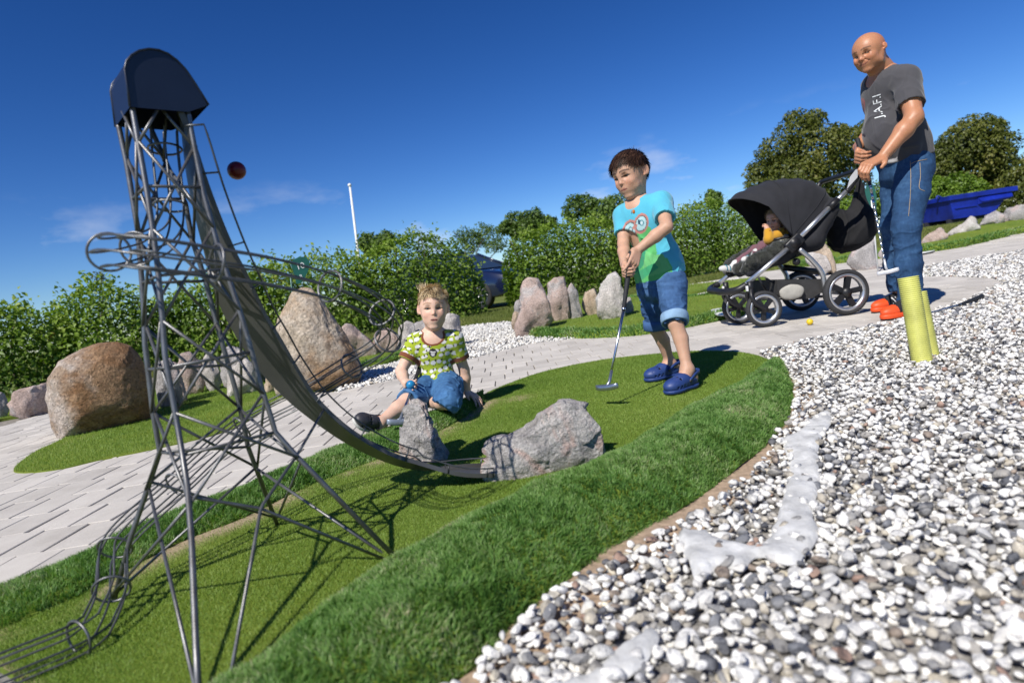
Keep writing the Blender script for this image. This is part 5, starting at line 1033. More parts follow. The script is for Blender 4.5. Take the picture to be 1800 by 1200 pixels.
# ================================================================== BODIES: smooth blended volumes turned into one surface
class SDF:
    def __init__(s, lo, hi, h):
        s.h = h; s.lo = np.asarray(lo, float); n = np.ceil((np.asarray(hi)-s.lo)/h).astype(int)+1; s.n = n; s.D = np.full(n, .25, np.float32)
    def _sub(s, lo, hi):
        a = np.clip(np.floor((np.asarray(lo)-s.lo)/s.h).astype(int), 0, s.n-1); b = np.clip(np.ceil((np.asarray(hi)-s.lo)/s.h).astype(int)+1, 1, s.n)
        sl = tuple(slice(i, j) for i, j in zip(a, b)); ax = [(s.lo[i]+s.h*np.arange(a[i], b[i])).astype(np.float32) for i in range(3)]
        return sl, (ax[0][:, None, None], ax[1][None, :, None], ax[2][None, None, :])
    def _put(s, sl, d, k, op):
        A = s.D[sl]
        if A.size == 0: return
        if op == 'u': h = np.maximum(k-np.abs(A-d), 0)/max(k, 1e-6); s.D[sl] = np.minimum(A, d)-h*h*k*.25
        elif op == 's': d = -d; h = np.maximum(k-np.abs(A-d), 0)/max(k, 1e-6); s.D[sl] = np.maximum(A, d)+h*h*k*.25
    def cone(s, a, b, ra, rb=None, k=.01, op='u'):
        rb = ra if rb is None else rb; a, b = np.asarray(a, float), np.asarray(b, float); R = max(ra, rb)+k+2.5*s.h
        sl, (X, Y, Z) = s._sub(np.minimum(a, b)-R, np.maximum(a, b)+R); ab = b-a; L = max(ab@ab, 1e-12)
        t = np.clip(((X-a[0])*ab[0]+(Y-a[1])*ab[1]+(Z-a[2])*ab[2])/L, 0, 1)
        d = np.sqrt((X-a[0]-t*ab[0])**2+(Y-a[1]-t*ab[1])**2+(Z-a[2]-t*ab[2])**2)-(ra+(rb-ra)*t); s._put(sl, d, k, op); return s
    def ball(s, c, r, k=.01, op='u'): return s.cone(c, np.asarray(c)+1e-6, r, r, k, op)
    def ell(s, c, rad, R=None, k=.01, op='u'):
        c = np.asarray(c, float); rad = np.asarray(rad, float); R = np.eye(3) if R is None else np.asarray(R); m = rad.max()+k+2.5*s.h
        sl, (X, Y, Z) = s._sub(c-m, c+m); q = [(X-c[0])*R[i][0]+(Y-c[1])*R[i][1]+(Z-c[2])*R[i][2] for i in range(3)]
        k0 = np.sqrt(sum((q[i]/rad[i])**2 for i in range(3))); k1 = np.sqrt(sum((q[i]/rad[i]**2)**2 for i in range(3))); d = k0*(k0-1)/np.maximum(k1, 1e-6); s._put(sl, d, k, op); return s
    def box(s, c, half, R=None, r=.005, k=.005, op='u'):
        c = np.asarray(c, float); half = np.asarray(half, float); R = np.eye(3) if R is None else np.asarray(R); m = np.linalg.norm(half)+k+2.5*s.h
        sl, (X, Y, Z) = s._sub(c-m, c+m); q = [np.abs((X-c[0])*R[i][0]+(Y-c[1])*R[i][1]+(Z-c[2])*R[i][2])-(half[i]-r) for i in range(3)]
        d = np.sqrt(sum(np.maximum(a, 0)**2 for a in q))+np.minimum(np.maximum(np.maximum(q[0], q[1]), q[2]), 0)-r; s._put(sl, d, k, op); return s
    def chain(s, pts, rs, k=.01, op='u'):
        for i in range(len(pts)-1): s.cone(pts[i], pts[i+1], rs[i], rs[i+1], k, op)
        return s
    def cut(s, p, n, k=0.0, box_=None):
        """remove everything on the side of plane (p, n) that n points to; box_ = (lo, hi) limits it"""
        n = nrm(n); lo, hi = (s.lo, s.lo+s.h*s.n) if box_ is None else box_; sl, (X, Y, Z) = s._sub(lo, hi); d = (X-p[0])*n[0]+(Y-p[1])*n[1]+(Z-p[2])*n[2]; s.D[sl] = np.maximum(s.D[sl], d); return s
    def shell(s, t): s.D = np.maximum(s.D, -(s.D+t)); return s
    def mesh(s, relax=1):
        D = s.D; D[0] = D[-1] = .1; D[:, 0] = D[:, -1] = .1; D[:, :, 0] = D[:, :, -1] = .1; S = D < 0; n = D.shape; c = np.zeros(np.array(n)-1, np.int8)
        for i in (0, 1):
            for j in (0, 1):
                for k in (0, 1): c += S[i:n[0]-1+i, j:n[1]-1+j, k:n[2]-1+k]
        act = (c > 0) & (c < 8); I = np.argwhere(act); idx = np.full(act.shape, -1, np.int32); idx[act] = np.arange(len(I)); acc = np.zeros((len(I), 3)); cnt = np.zeros(len(I))
        cor = [(i, j, k) for i in (0, 1) for j in (0, 1) for k in (0, 1)]; val = {q: D[I[:, 0]+q[0], I[:, 1]+q[1], I[:, 2]+q[2]] for q in cor}
        for q in cor:
            for ax in range(3):
                if q[ax]: continue
                r = tuple(q[a]+(a == ax) for a in range(3)); a, b = val[q], val[r]; m = (a < 0) != (b < 0); t = np.where(m, a/np.where(np.abs(a-b) < 1e-9, 1, a-b), 0); p = np.array(q, float)[None]+np.zeros((len(I), 3)); p[:, ax] += t; acc[m] += p[m]; cnt[m] += 1
        v = I+acc/np.maximum(cnt, 1)[:, None]; F = []
        for ax in range(3):
            a1, a2 = (ax+1) % 3, (ax+2) % 3; sl0 = [slice(None)]*3; sl1 = [slice(None)]*3; sl0[ax] = slice(0, -1); sl1[ax] = slice(1, None); A, B = S[tuple(sl0)], S[tuple(sl1)]
            E_ = np.argwhere(A != B); ok = (E_[:, a1] > 0) & (E_[:, a2] > 0) & (E_[:, a1] < n[a1]-1) & (E_[:, a2] < n[a2]-1); E_ = E_[ok]; flip = A[tuple(E_.T)]
            q = []
            for o1, o2 in ((-1, -1), (0, -1), (0, 0), (-1, 0)): w = E_.copy(); w[:, a1] += o1; w[:, a2] += o2; q.append(idx[tuple(w.T)])
            q = np.stack(q, 1); q[~flip] = q[~flip][:, ::-1]; F.append(q)
        F = np.concatenate(F); F = F[(F >= 0).all(1)]; v = s.lo+v*s.h
        for _ in range(relax):
            sm = np.zeros_like(v); c2 = np.zeros(len(v))
            for a in range(4): np.add.at(sm, F[:, a], v[F[:, (a+1) % 4]]); np.add.at(sm, F[:, a], v[F[:, (a-1) % 4]]); np.add.at(c2, F[:, a], 2)
            v = .5*v+.5*sm/np.maximum(c2, 1)[:, None]
        return v, F
def normals(v, F):
    a = np.cross(v[F[:, 2]]-v[F[:, 0]], v[F[:, 3]]-v[F[:, 1]]); n = np.zeros_like(v)
    for i in range(4): np.add.at(n, F[:, i], a)
    return n/np.maximum(np.linalg.norm(n, axis=1), 1e-12)[:, None]
def folds(v, F, amp, scale, dirs, seed=0, mask=None):
    """cloth creases: ridged noise stretched along each direction"""
    n = normals(v, F); d = np.zeros(len(v))
    for i, (dr, sq) in enumerate(dirs):
        dr = nrm(dr); q = v-np.outer(v@dr, dr)*(1-sq); f1 = fbm(q, scale*(1+.35*i), 2, seed+i*7); f2 = fbm(q, scale*.55*(1+.35*i), 2, seed+40+i*7); gate = sstep(-.12, .18, fbm(v, scale*.45, 2, seed+60+i)); d += ((np.exp(-(f1/.065)**2)-.25)*gate*.75+(np.exp(-(f2/.07)**2)-.25)*.5)/len(dirs)
    if mask is not None: d = d*mask
    return v+n*(amp*1.25*d)[:, None]

m_eye = attr_mat('eye', 'tint', .12, .7, var=.02)
def with_head(S, c, s, Rm, nb, r0, r1, w, *a, back=.09, parts=()):
    """body volume plus a finer volume for head and neck, as one mesh"""
    lo = np.minimum(c-s*.62, nb-.02); hi = c+s*.62; H_ = SDF(lo, hi, .0037 if s > .22 else .0025 if s > .18 else .0042); head_shape(H_, c, s, Rm, w, *a); H_.cone(c-Rm[2]*s*.22-Rm[1]*s*back, nb, r0, r1, .03)
    if s > .23: H_.ball(c-Rm[2]*s*.36+Rm[1]*s*.08, .045, .04)
    S.cone(nb*.7+c*.3, nb, r0*.93, r1, .03); v1, F1 = S.mesh(1); vs, Fs, n = [v1], [F1], len(v1)
    for q in (H_,)+tuple(parts): v2, F2 = q.mesh(1); vs.append(v2); Fs.append(F2+n); n += len(v2)
    return np.concatenate(vs), np.concatenate(Fs)
def hand_box(wr, mc, size, h): m = (np.asarray(wr)+np.asarray(mc))/2; return SDF(m-size*.95, m+size*.95, h)
def head_shape(S, c, s, Rm, w=1.0, jaw=1.0, eye_open=.019, lip=1.0, nose=1.0, fat=0.0, smile=0.0, brow=1.0, ear=1.0):
    """skull, face and ears in the head's own frame: x right, y forward, z up, unit = head height"""
    L = lambda x, y, z: c+s*(x*w*Rm[0]+y*Rm[1]+z*Rm[2]); r = lambda a: a*s
    E_ = lambda x, y, z, a, b, c_, k=.02, op='u': S.ell(L(x, y, z), (a*s*w, b*s, c_*s), Rm, k*s*5, op)
    E_(0, -.055, .125, .335, .415, .375); E_(0, .05, .10, .30, .33, .30, .03)
    E_(0, .09, -.10, .245, .275, .33, .03); E_(0, .17, -.27, .155, .165, .18, .03)
    S.ball(L(0, .285, -.405), r(.062*jaw), .05*s)
    for q in (-1, 1):
        jx = .045*(1-brow); S.chain([L(q*(.265-jx), -.02, -.12), L(q*(.215-jx*1.6), .06, -.31), L(q*.06, .27, -.415)], [r(.07), r(.065*jaw), r(.05*jaw)], .07*s)
        S.ball(L(q*.155, .235, -.13+.01*smile), r(.105+.012*smile+fat), .06*s); S.ball(L(q*.17, .17, -.25), r(.09+fat*1.5), .07*s)
        S.cone(L(q*.05, .325-.012*(1-brow), .085), L(q*.20, .265-.012*(1-brow), .075), r(.033*(.5+.5*brow)), r(.028*(.5+.5*brow)), .05*s)
        S.ball(L(q*.145, .385+.014*(1-brow), .005), r(.070), .05*s, 's')
        S.ball(L(q*.142, .262, .0), r(.071), .012*s); S.ell(L(q*.142, .34, -.006-.006*smile), (.062*s, .06*s, eye_open*s), Rm, .006*s, 's')
        Re = frame(Rm[1]*.85+Rm[0]*q*-(.15+.35*ear), Rm[2]-Rm[1]*.12); ex = .030*(1-ear); S.ell(L(q*(.380-ex), -.075, .005), (.024*s, .080*s*ear, .122*s*ear), Re, .012*s); S.ell(L(q*(.406-ex), -.056, .017), (.021*s, .046*s*ear, .078*s*ear), Re, .006*s, 's'); S.ball(L(q*(.350-ex), -.035, -.092*ear), r(.030), .015*s); S.ball(L(q*(.372-ex), -.036, .0), r(.018), .01*s)
        S.ball(L(q*.042, .375, -.125), r(.034*nose), .02*s)
    S.cone(L(0, .335, .04), L(0, .405*1.0+.01*nose, -.105), r(.030), r(.040*nose), .03*s); S.ball(L(0, .405, -.118), r(.040*nose), .02*s)
    for q in (-1, 1): S.ball(L(q*.028, .405, -.158), r(.016), .008*s, 's')
    if smile > .3:
        for q in (-1, 1): S.chain([L(q*.075, .375, -.14), L(q*.135, .335, -.20), L(q*.165, .27, -.28)], [r(.010), r(.014), r(.008)], .03*s, 's')
    # mouth: muzzle, lips and the line between them
    E_(0, .245, -.245, .135, .10, .095, .02); sm = .018*smile
    up = [L(-.105-.02*smile, .285, -.247+sm), L(-.05, .325, -.235), L(0, .332, -.238), L(.05, .325, -.235), L(.105+.02*smile, .285, -.247+sm)]; lo = [L(-.09-.02*smile, .285, -.256+sm), L(0, .330, -.285), L(.09+.02*smile, .285, -.256+sm)]
    S.chain(up, [r(.010), r(.019*lip), r(.017*lip), r(.019*lip), r(.010)], .008*s); S.chain(lo, [r(.010), r(.025*lip), r(.010)], .008*s)
    S.chain([L(-.095-.02*smile, .322, -.251+sm), L(0, .362, -.259), L(.095+.02*smile, .322, -.251+sm)], [r(.007)]*3, .004*s, 's')
def skin_tint(v, c, s, Rm, base, w=1.0, lipc=(.42, .16, .13), browc=None, smile=0.0, cheek=(1.12, .86, .84), stubble=None, lipo=0.0):
    q = (v-c)@Rm.T/s; x, y, z = q[:, 0]/w, q[:, 1], q[:, 2]; col = np.tile(np.array(base, float), (len(v), 1)); hd = (np.abs(z) < .75) & (np.abs(x) < .5) & (np.abs(y) < .6)
    def lay(m, c_): 
        m = np.clip(m, 0, 1)[:, None]*hd[:, None]; return col*(1-m)+np.array(c_)*m
    for sg in (-1, 1):
        m = np.exp(-(((x-sg*.17)/.10)**2+((z+.14)/.10)**2))*(y > .1)*.55; m = m[:, None]; col = col*(1-m)+col*np.array(cheek)*m
        m = np.exp(-(((x-sg*.36)/.06)**2+((y+.05)/.12)**2))*.5; m = (m*hd)[:, None]; col = col*(1-m)+col*np.array([1.1, .82, .78])*m
    m = np.exp(-((x/.07)**2+((z+.12)/.07)**2))*(y > .3)*.4; m = m[:, None]; col = col*(1-m)+col*np.array([1.1, .85, .82])*m
    zc = z+.257-.018*smile*(np.abs(x)/.1)**2; m = ((np.abs(zc-.004) < .033*(1-(np.abs(x)/(.108+.02*smile))**2)) & (np.abs(x) < .11+.02*smile) & (y > .24)).astype(float)*.8; col = lay(m, lipc)
    m = ((np.abs(zc) < .009+lipo) & (np.abs(x) < .10+.035*smile-lipo*3) & (y > .22)).astype(float)*.9; col = lay(m, (.07, .016, .013))
    if stubble is not None:
        m = np.exp(-((z+.33)/.13)**2)*(y > .0)*stubble; col = lay(m, np.array(base)*.72)
    if browc is not None:
        zb = z-.105-.02*(1-((np.abs(x)-.14)/.10)**2); m = ((np.abs(zb) < .020-.05*np.maximum(np.abs(x)-.17, 0)) & (np.abs(x) > .045) & (np.abs(x) < .25) & (y > .15)).astype(float)*.75; col = lay(m, browc)
        for sg in (-1, 1):                                    # lash line round the eye opening
            e = np.sqrt(((x-sg*.145)/.090)**2+((z-.002)/.030)**2); m = ((e < 1.05) & (e > .45) & (y > .2) & (z > -.010)).astype(float)*.85; col = lay(m, np.array(browc)*.35)
    return col
def eyes(c, s, Rm, gaze, parent, w=1.0, iris=(.10, .06, .035)):
    v0, f0 = ico(4)
    for sg in (-1, 1):
        p = c+s*(sg*.142*w*Rm[0]+.262*Rm[1]); g = nrm(gaze); a = np.arccos(np.clip(v0@g, -1, 1)); col = np.where((a < .26)[:, None], (.006, .006, .007), np.where((a < .60)[:, None], iris, (.30, .28, .26)))
        obj('eye', v0*.0645*s+p, f0, m_eye, parent, attrs={'tint': col})
def hand(S, wr, mc, nrm_p, thumb_side, size, curl, thumb=None, spread=.0, k=.003, fl=(.95, 1.0, .95, .78)):
    """palm from wrist wr to the knuckles mc; nrm_p = the way the palm faces; thumb_side = towards the thumb; curl = three joint bends (radians) for every finger or per finger"""
    wr, mc = np.asarray(wr, float), np.asarray(mc, float); d = nrm(mc-wr); n = np.asarray(nrm_p, float); n = nrm(n-d*np.dot(n, d)); t = np.asarray(thumb_side, float); t = nrm(t-d*np.dot(t, d)-n*np.dot(t, n)); W = size*.40; rf = size*.050; tips = []
    for i in range(4):
        o = (1.5-i)/3*W*.82; kn = mc+t*o-d*size*(0, -.012, .0, .03)[i]*1.0; S.cone(wr+t*o*.62+d*size*.04, kn, size*.085, size*.062, k*2.5); cu = curl[i] if hasattr(curl[0], '__len__') else curl
        p = kn; dirv = nrm(d+t*spread*(1.5-i)/1.5); ang = 0; ls = [size*.25*fl[i], size*.155*fl[i], size*.125*fl[i]]; rs = [rf*1.12, rf, rf*.92, rf*.80]
        for j in range(3):
            ang += cu[j]; q = p+(dirv*cos(ang)+n*sin(ang))*ls[j]; S.cone(p, q, rs[j], rs[j+1], k); p = q
        tips.append(p)
    b = wr+t*W*.42+d*size*.10; S.cone(wr+d*size*.05, b+d*size*.1+n*size*.02, size*.09, size*.075, k*3)
    th = thumb if thumb is not None else [b+t*size*.10+d*size*.16+n*size*.06, b+t*size*.10+d*size*.30+n*size*.14]
    S.chain([b+n*size*.03, th[0], th[1]], [size*.078, size*.062, size*.048], k*1.5); return tips, th
def strands(name, roots, dirs, lens, width, m, parent, sag=.3, nseg=4, curl=.0, nrmv=None, rnd=None):
    """hair: thin tapering ribbons following the scalp"""
    n = len(roots); V_, K = [], nseg+1; p = roots.copy(); d = dirs/np.linalg.norm(dirs, axis=1)[:, None]; side = np.cross(d, nrmv if nrmv is not None else np.array([0, 0, 1.0])); side /= np.maximum(np.linalg.norm(side, axis=1), 1e-6)[:, None]
    for j in range(K):
        w = width*(1-.75*(j/nseg)**1.5); V_ += [p-side*w*.5, p+side*w*.5]
        p = p+d*(lens/nseg)[:, None]; d = d+np.array([0, 0, -sag/nseg])+curl*rng.randn(n, 3)/nseg; d /= np.linalg.norm(d, axis=1)[:, None]
    v = np.stack(V_, 1).reshape(-1, 3); b = np.arange(n)[:, None]*2*K; f = np.concatenate([b+np.array([[2*j, 2*j+1, 2*j+3, 2*j+2]]) for j in range(nseg)], 0)
    r = rng.rand(n) if rnd is None else rnd; return obj(name, v, f, m, parent, smooth=False, attrs={'rnd': np.repeat(r, 2*K)}, kind='stuff')
def skin_mat(name, ro=.52, sp=.35): return attr_mat(name, 'tint', ro, sp, bump=.3, bs=520, sss=.12, var=.09, vs=26, bdist=.001)
m_skin = skin_mat('skin'); m_skin_t = skin_mat('tanned_skin', .42, .4)
def cloth_mat(name, **k): return attr_mat(name, 'tint', .85, .2, bump=.35, bs=520, sheen=.25, bdist=.0012, **k)
m_cloth = cloth_mat('jersey_cloth', var=.07, vs=10)
m_denim = attr_mat('denim', 'tint', .85, .2, bump=.5, bs=700, var=.16, vs=16, bdist=.0012)
def denim_tint(v, F, seed=0, dark=(.020, .048, .125), mid=(.055, .125, .27), pale=(.20, .32, .48), k=1.0):
    f1 = fbm(v, 7, 2, seed); wh = .17-np.abs(fbm(v*np.array([1, 1, 3.2]), 20, 2, seed+4)); fi = fbm(v*np.array([1, 1, .3]), 160, 2, seed+8); t = np.clip(.46+.42*f1*k+.55*np.maximum(wh, -.1)*k+.22*fi, 0, 1)[:, None]
    return np.where(t < .5, np.array(dark)*(1-2*t)+np.array(mid)*2*t, np.array(mid)*(2-2*t)+np.array(pale)*(2*t-1))
def seam(name, pts, r, m, parent): return obj(name, *sweep(spline(pts, 5), r, 6), m, parent)
m_croc_b = mat('blue_clog_foam', (.022, .05, .185), .5, var=.12, vs=30); m_croc_g = mat('grey_clog_foam', (.035, .035, .042), .5, var=.12, vs=30); m_sole_w = mat('white_sole', (.55, .54, .5), .7, var=.1)
def clog(name, heel, toe, up, parent, L, m, m_sole=None, label=None, strap_back=True):
    """foam clog: rounded toe box with holes, open heel with strap; heel/toe = ground points under the ends"""
    d = nrm(toe-heel); z = nrm(up-d*np.dot(up, d)); x = np.cross(d, z); R = np.array([x, d, z]); c = (heel+toe)/2; s = L/.2; h = .0032*s**.5; S = SDF(c-.66*L-.03, c+.66*L+.03, h)
    Q = lambda a, b, e: c+(x*a+d*b+z*e)*s
    S.ell(Q(0, .040, .030), (.043*s, .062*s, .034*s), R, .012*s); S.ell(Q(0, -.045, .026), (.036*s, .052*s, .030*s), R, .02*s); S.ell(Q(0, -.008, .040), (.037*s, .04*s, .038*s), R, .02*s)
    S.cut(Q(0, 0, .010), -z)
    S.ell(Q(0, -.055, .062), (.0285*s, .056*s, .046*s), R, .004*s, 's'); S.ell(Q(0, .01, .036), (.034*s, .072*s, .022*s), R, .004*s, 's')
    for i in range(3):
        for j in range(4-i % 2): S.ball(Q((j-(3-i % 2)/2)*.0165, .030+.019*i, .064-.007*i-(abs(j-(3-i % 2)/2)*.007)), .0062*s, .0, 's')
    for sg in (-1, 1):
        for b in (.0, .022, .044, .062): S.ball(Q(sg*(.042-.25*max(0, b-.03)), b, .026), .0058*s, .0, 's')
    v, F = S.mesh(1); o = obj(name, v, F, m, parent, **({'label': label} if label else {}))
    S = SDF(c-.66*L-.03, c+.66*L+.03, h); S.ell(Q(0, .040, .012), (.046*s, .064*s, .03*s), R, .01*s); S.ell(Q(0, -.045, .012), (.039*s, .056*s, .03*s), R, .02*s); S.cone(Q(0, -.05, .008), Q(0, .05, .008), .036*s, .036*s, .01); S.cut(Q(0, 0, .0165), z); S.cut(Q(0, 0, .0005), -z); v, F = S.mesh(1); obj('sole', v, F, m_sole or m, o)
    a = [Q(-.041, -.012, .040), Q(-.040, -.05, .060 if strap_back else .04), Q(-.026, -.098, .066), Q(0, -.112, .067), Q(.026, -.098, .066), Q(.040, -.05, .060), Q(.041, -.012, .040)]; pts = spline(a, 5); vs, n = [], len(pts)
    for i, p in enumerate(pts):
        t = nrm(pts[min(i+1, n-1)]-pts[max(i-1, 0)]); o_ = nrm(np.cross(t, z)); 
        for e, g in ((-.008, -.0018), (-.008, .0018), (.008, .0018), (.008, -.0018)): vs.append(p+z*e*s+o_*g*s)
    obj('heel_strap', vs, [[i*4+k, i*4+(k+1) % 4, (i+1)*4+(k+1) % 4, (i+1)*4+k] for i in range(n-1) for k in range(4)]+[[3, 2, 1, 0], [(n-1)*4+k for k in range(4)]], m, o)
    for sg in (-1, 1): vv, ff = lathe([(0, .0045*s), (.0055*s, .004*s), (.006*s, 0)], Q(sg*.0415, -.012, .040), x*sg, 10); obj('rivet', vv, ff, m_croc_g, o)
    return o
# ================================================================== PEOPLE
from mathutils.bvhtree import BVHTree
def pxof(v):
    q = np.asarray(v)-_C; d = q@_fw; return 900+FPX*(q@_cr)/d, 600-FPX*(q@_cu)/d
def poly_mask(v, px): x, y = pxof(v); return inside(np.array(px, float), np.c_[x, y])
def bounds(pts, m): p = np.array(pts); return p.min(0)-m, p.max(0)+m
def torso(S, pts, R, rx, ry, k=.05, inflate=0.0):
    """stack of ellipsoids down the trunk: rx half width, ry half depth"""
    for i in range(len(pts)):
        a = pts[max(i-1, 0)]; b = pts[min(i+1, len(pts)-1)]; up = nrm(a-b) if i < len(pts)-1 else nrm(pts[i-1]-pts[i]); F_ = frame(R[1], up); gap = np.linalg.norm(a-b)/(2 if 0 < i < len(pts)-1 else 1)
        S.ell(pts[i], (rx[i]+inflate, ry[i]+inflate, gap*.95), F_, k)
def person(name_label, base): return dict(label=name_label, cat='person', base=base)
def scalp(v, F, c, s, Rm, w, front=.26, side=.02, back=-.30, ear=.06):
    q = (v-c)@Rm.T/s; x, y, z = q[:, 0]/w, q[:, 1], q[:, 2]
    line = np.where(y > 0, front*sstep(.0, .26, y)+side*(1-sstep(.0, .26, y)), side+(back-side)*sstep(-.08, -.30, y)) if False else np.interp(y, [-.5, -.28, -.10, .05, .16, .26, .5], [back, back+.04, ear, ear+.02, front*.62, front, front])
    m = (z > line) & (z < .7) & (np.abs(x) < .40) & (np.abs(y) < .6) & ~((np.abs(x) > .335) & (z < .12)); return m, q
def hair_cap(v, F, m, nrm_v, off, mats, parent, col=None):
    fm = m[F].all(1); idx = np.unique(F[fm]); mp = -np.ones(len(v), int); mp[idx] = np.arange(len(idx)); return obj('hair', v[idx]+nrm_v[idx]*off, mp[F[fm]], mats, parent), idx
def hair_mat(name, stops): return leaf_mat(name, stops, .58, 0.0, spec=.25)
m_hair_d = hair_mat('dark_brown_hair', [(0, (.018, .009, .006)), (.5, (.042, .020, .012)), (1, (.10, .05, .03))]); m_hair_db = mat('dark_hair_base', (.016, .010, .007), .5)
m_hair_b = hair_mat('blond_hair', [(0, (.36, .25, .135)), (.5, (.60, .46, .27)), (1, (.82, .69, .45))]); m_hair_bb = mat('blond_hair_base', (.42, .29, .16), .6)

# ------------------------------------------------------------------ the standing boy with the putter
def boy_standing():
    c = P(1109, 308, 2.75); s, w = .203, .93; fwd = nrm(V(-.77, -.63, -.16)); up = V(-.126, .03, .99); Rm = frame(fwd, up)
    Rb = frame(V(-.6, -.8, 0), V(0, 0, 1)); nb = P(1121, 360, 2.77); ch = P(1137, 398, 2.78); ws = P(1152, 447, 2.79); pv = P(1163, 492, 2.79)
    shL, shR = P(1163, 356, 2.72), P(1097, 379, 2.83); elL, wrL = P(1172, 399, 2.585), P(1121, 440, 2.60); elR, wrR = P(1096, 428, 2.76), P(1098, 466, 2.63)
    hpL, hpR = P(1180, 497, 2.74), P(1146, 502, 2.83); knL, knR = P(1187, 568, 2.655), P(1154, 578, 2.87); anL, anR = P(1208, 650, 2.62), P(1177, 638, 2.93)
    dL, dR = nrm(V(-.82, -.57, 0)), nrm(V(-.93, -.36, 0)); gz = .019; heelL = V(anL[0], anL[1], gz)-dL*.048; toeL = heelL+dL*.19; heelR = V(anR[0], anR[1], gz)-dR*.048; toeR = heelR+dR*.19
    g0, g1 = P(1109, 447, 2.585), P(1096, 546, 2.535); ga = nrm(g1-g0)
    pts = [c, nb, pv, elL, elR, wrL, wrR, knL, knR, toeL, toeR, heelL, heelR, g0, g1]; lo, hi = bounds(pts, .14); lo[2] = max(lo[2], 0)
    S = SDF(lo, hi, .0060); torso(S, [nb-V(0, 0, .035), ch, ws, pv], Rb, [.085, .098, .088, .096], [.058, .075, .072, .080], .05)
    for sh, el, wr in ((shL, elL, wrL), (shR, elR, wrR)):
        S.cone(nb-V(0, 0, .02), sh, .036, .040, .04); S.chain([sh, sh*.5+el*.5, el, el*.62+wr*.38, wr], [.034, .031, .0255, .027, .0185], .010)
    for hp, kn, an, d in ((hpL, knL, anL, dL), (hpR, knR, anR, dR)):
        calf = kn*.66+an*.34-d*.010; S.chain([hp, hp*.45+kn*.55, kn, calf, an+V(0, 0, .012)], [.056, .045, .0325, .0315, .0205], .008); S.ball(an+d*.0, .0225, .008); h = V(an[0], an[1], gz)-d*.030+V(0, 0, .036); S.chain([an, V(an[0], an[1], gz+.040)+d*.03, V(an[0], an[1], gz+.028)+d*.09], [.028, .025, .020], .02); S.cone(an, h, .026, .023, .015)
    view = nrm(_C-c); vl = nrm(np.cross(view, V(0, 0, 1)))                                             # vl: towards picture left... sign fixed below
    if np.dot(vl, _cr) > 0: vl = -vl
    kL = g0+ga*.035-view*-.012-vl*.016; HL = hand_box(wrL, kL, .118, .0027); HL.cone(elL*.25+wrL*.75, wrL, .021, .0185, .01); hand(HL, wrL, kL+view*.012, -view*.8+vl*.35, vl, .118, [(.25, .25, .2), (.75, .95, .6), (.8, 1.0, .6), (.8, 1.0, .6)], thumb=[g0+ga*.012+vl*.012+view*.006, g0+ga*.028+vl*.002-view*.002], k=.0025)
    kR = g0+ga*.072+vl*.022+view*.004; HR = hand_box(wrR, kR, .118, .0027); HR.cone(elR*.25+wrR*.75, wrR, .021, .0185, .01); hand(HR, wrR, kR, -vl*.9-view*.2, view, .118, [(.7, 1.0, .7)]*4, thumb=[g0+ga*.055+vl*.008+view*.020, g0+ga*.085-vl*.002+view*.019], k=.0025)
    v, F = with_head(S, c, s, Rm, nb, .037, .043, w, .80, .019, 1.0, .80, .008, 0.0, .15, parts=(HL, HR)); n = normals(v, F); base = V(*((anL+anR)/2)[:2], .013)
    tint = skin_tint(v, c, s, Rm, (.52, .305, .205), w, (.40, .17, .14), (.035, .02, .014))
    body = obj('person', v, F, m_skin, base=base, attrs={'tint': tint}, label='dark haired boy in turquoise shirt and blue clogs standing and holding a putter', cat='person')
    eyes(c, s, Rm, nrm(V(-.80, -.55, -.22)), body, w, (.035, .018, .010))
    # hair combed forward, a tuft standing up at the back
    m, q = scalp(v, F, c, s, Rm, w, .30, .03, -.16, .12); hair, idx = hair_cap(v, F, m, n, .006, m_hair_db, body)
    pick = rng.choice(idx, 5200); crown = V(0, -.22, .46); qq = q[pick]; d = qq-crown; d[:, 1] += .35; dw = d@Rm; nn = n[pick]; dw -= nn*(dw*nn).sum(1)[:, None]; dw /= np.linalg.norm(dw, axis=1)[:, None]
    frn = sstep(.12, .33, qq[:, 1])*sstep(.1, .25, qq[:, 2]); side_ = sstep(.20, .02, qq[:, 2]); L = .026+.010*rng.rand(len(pick))-.014*side_+.004*frn; clump = np.clip(.5+1.2*fbm(v[pick]*np.array([1, 1, .4]), 120, 2, 4)+.3*(rng.rand(len(pick))-.5), 0, 1)
    strands('hair_strand', v[pick]+nn*.0075, dw+nn*.10+Rm[0]*.25*frn[:, None]+.10*rng.randn(len(pick), 3), L, .0022, m_hair_d, hair, .5, 4, .12, nn, clump)
    tb = c+s*(-.30*Rm[1]+.36*Rm[2]); k = 70; strands('hair_tuft', tb+rng.randn(k, 3)*.010, -Rm[1]*.55+Rm[2]*.75+.14*rng.randn(k, 3), .045+.02*rng.rand(k), .0016, m_hair_d, hair, 1.7, 6, .05)
    # shirt
    S = SDF(lo, hi, .0036); hem = [P(1112, 506, 2.70), P(1207, 472, 2.78), P(1152, 497, 2.64)]; hn = np.cross(hem[1]-hem[0], hem[2]-hem[0]); hn *= -np.sign(hn[2])
    torso(S, [nb-V(0, 0, .035), ch, ws, ws*.4+pv*.6, pv-V(0, 0, .05)], Rb, [.090, .106, .108, .116, .122], [.066, .085, .090, .098, .104], .05)
    for sh, el, a, b in ((shL, elL, .62, .044), (shR, elR, .62, .041)):
        S.cone(nb-V(0, 0, .018), sh, .040, .046, .035); S.cone(sh, sh*(1-.72)+el*.72, .047, b, .02)
    S.cut(hem[0], hn)
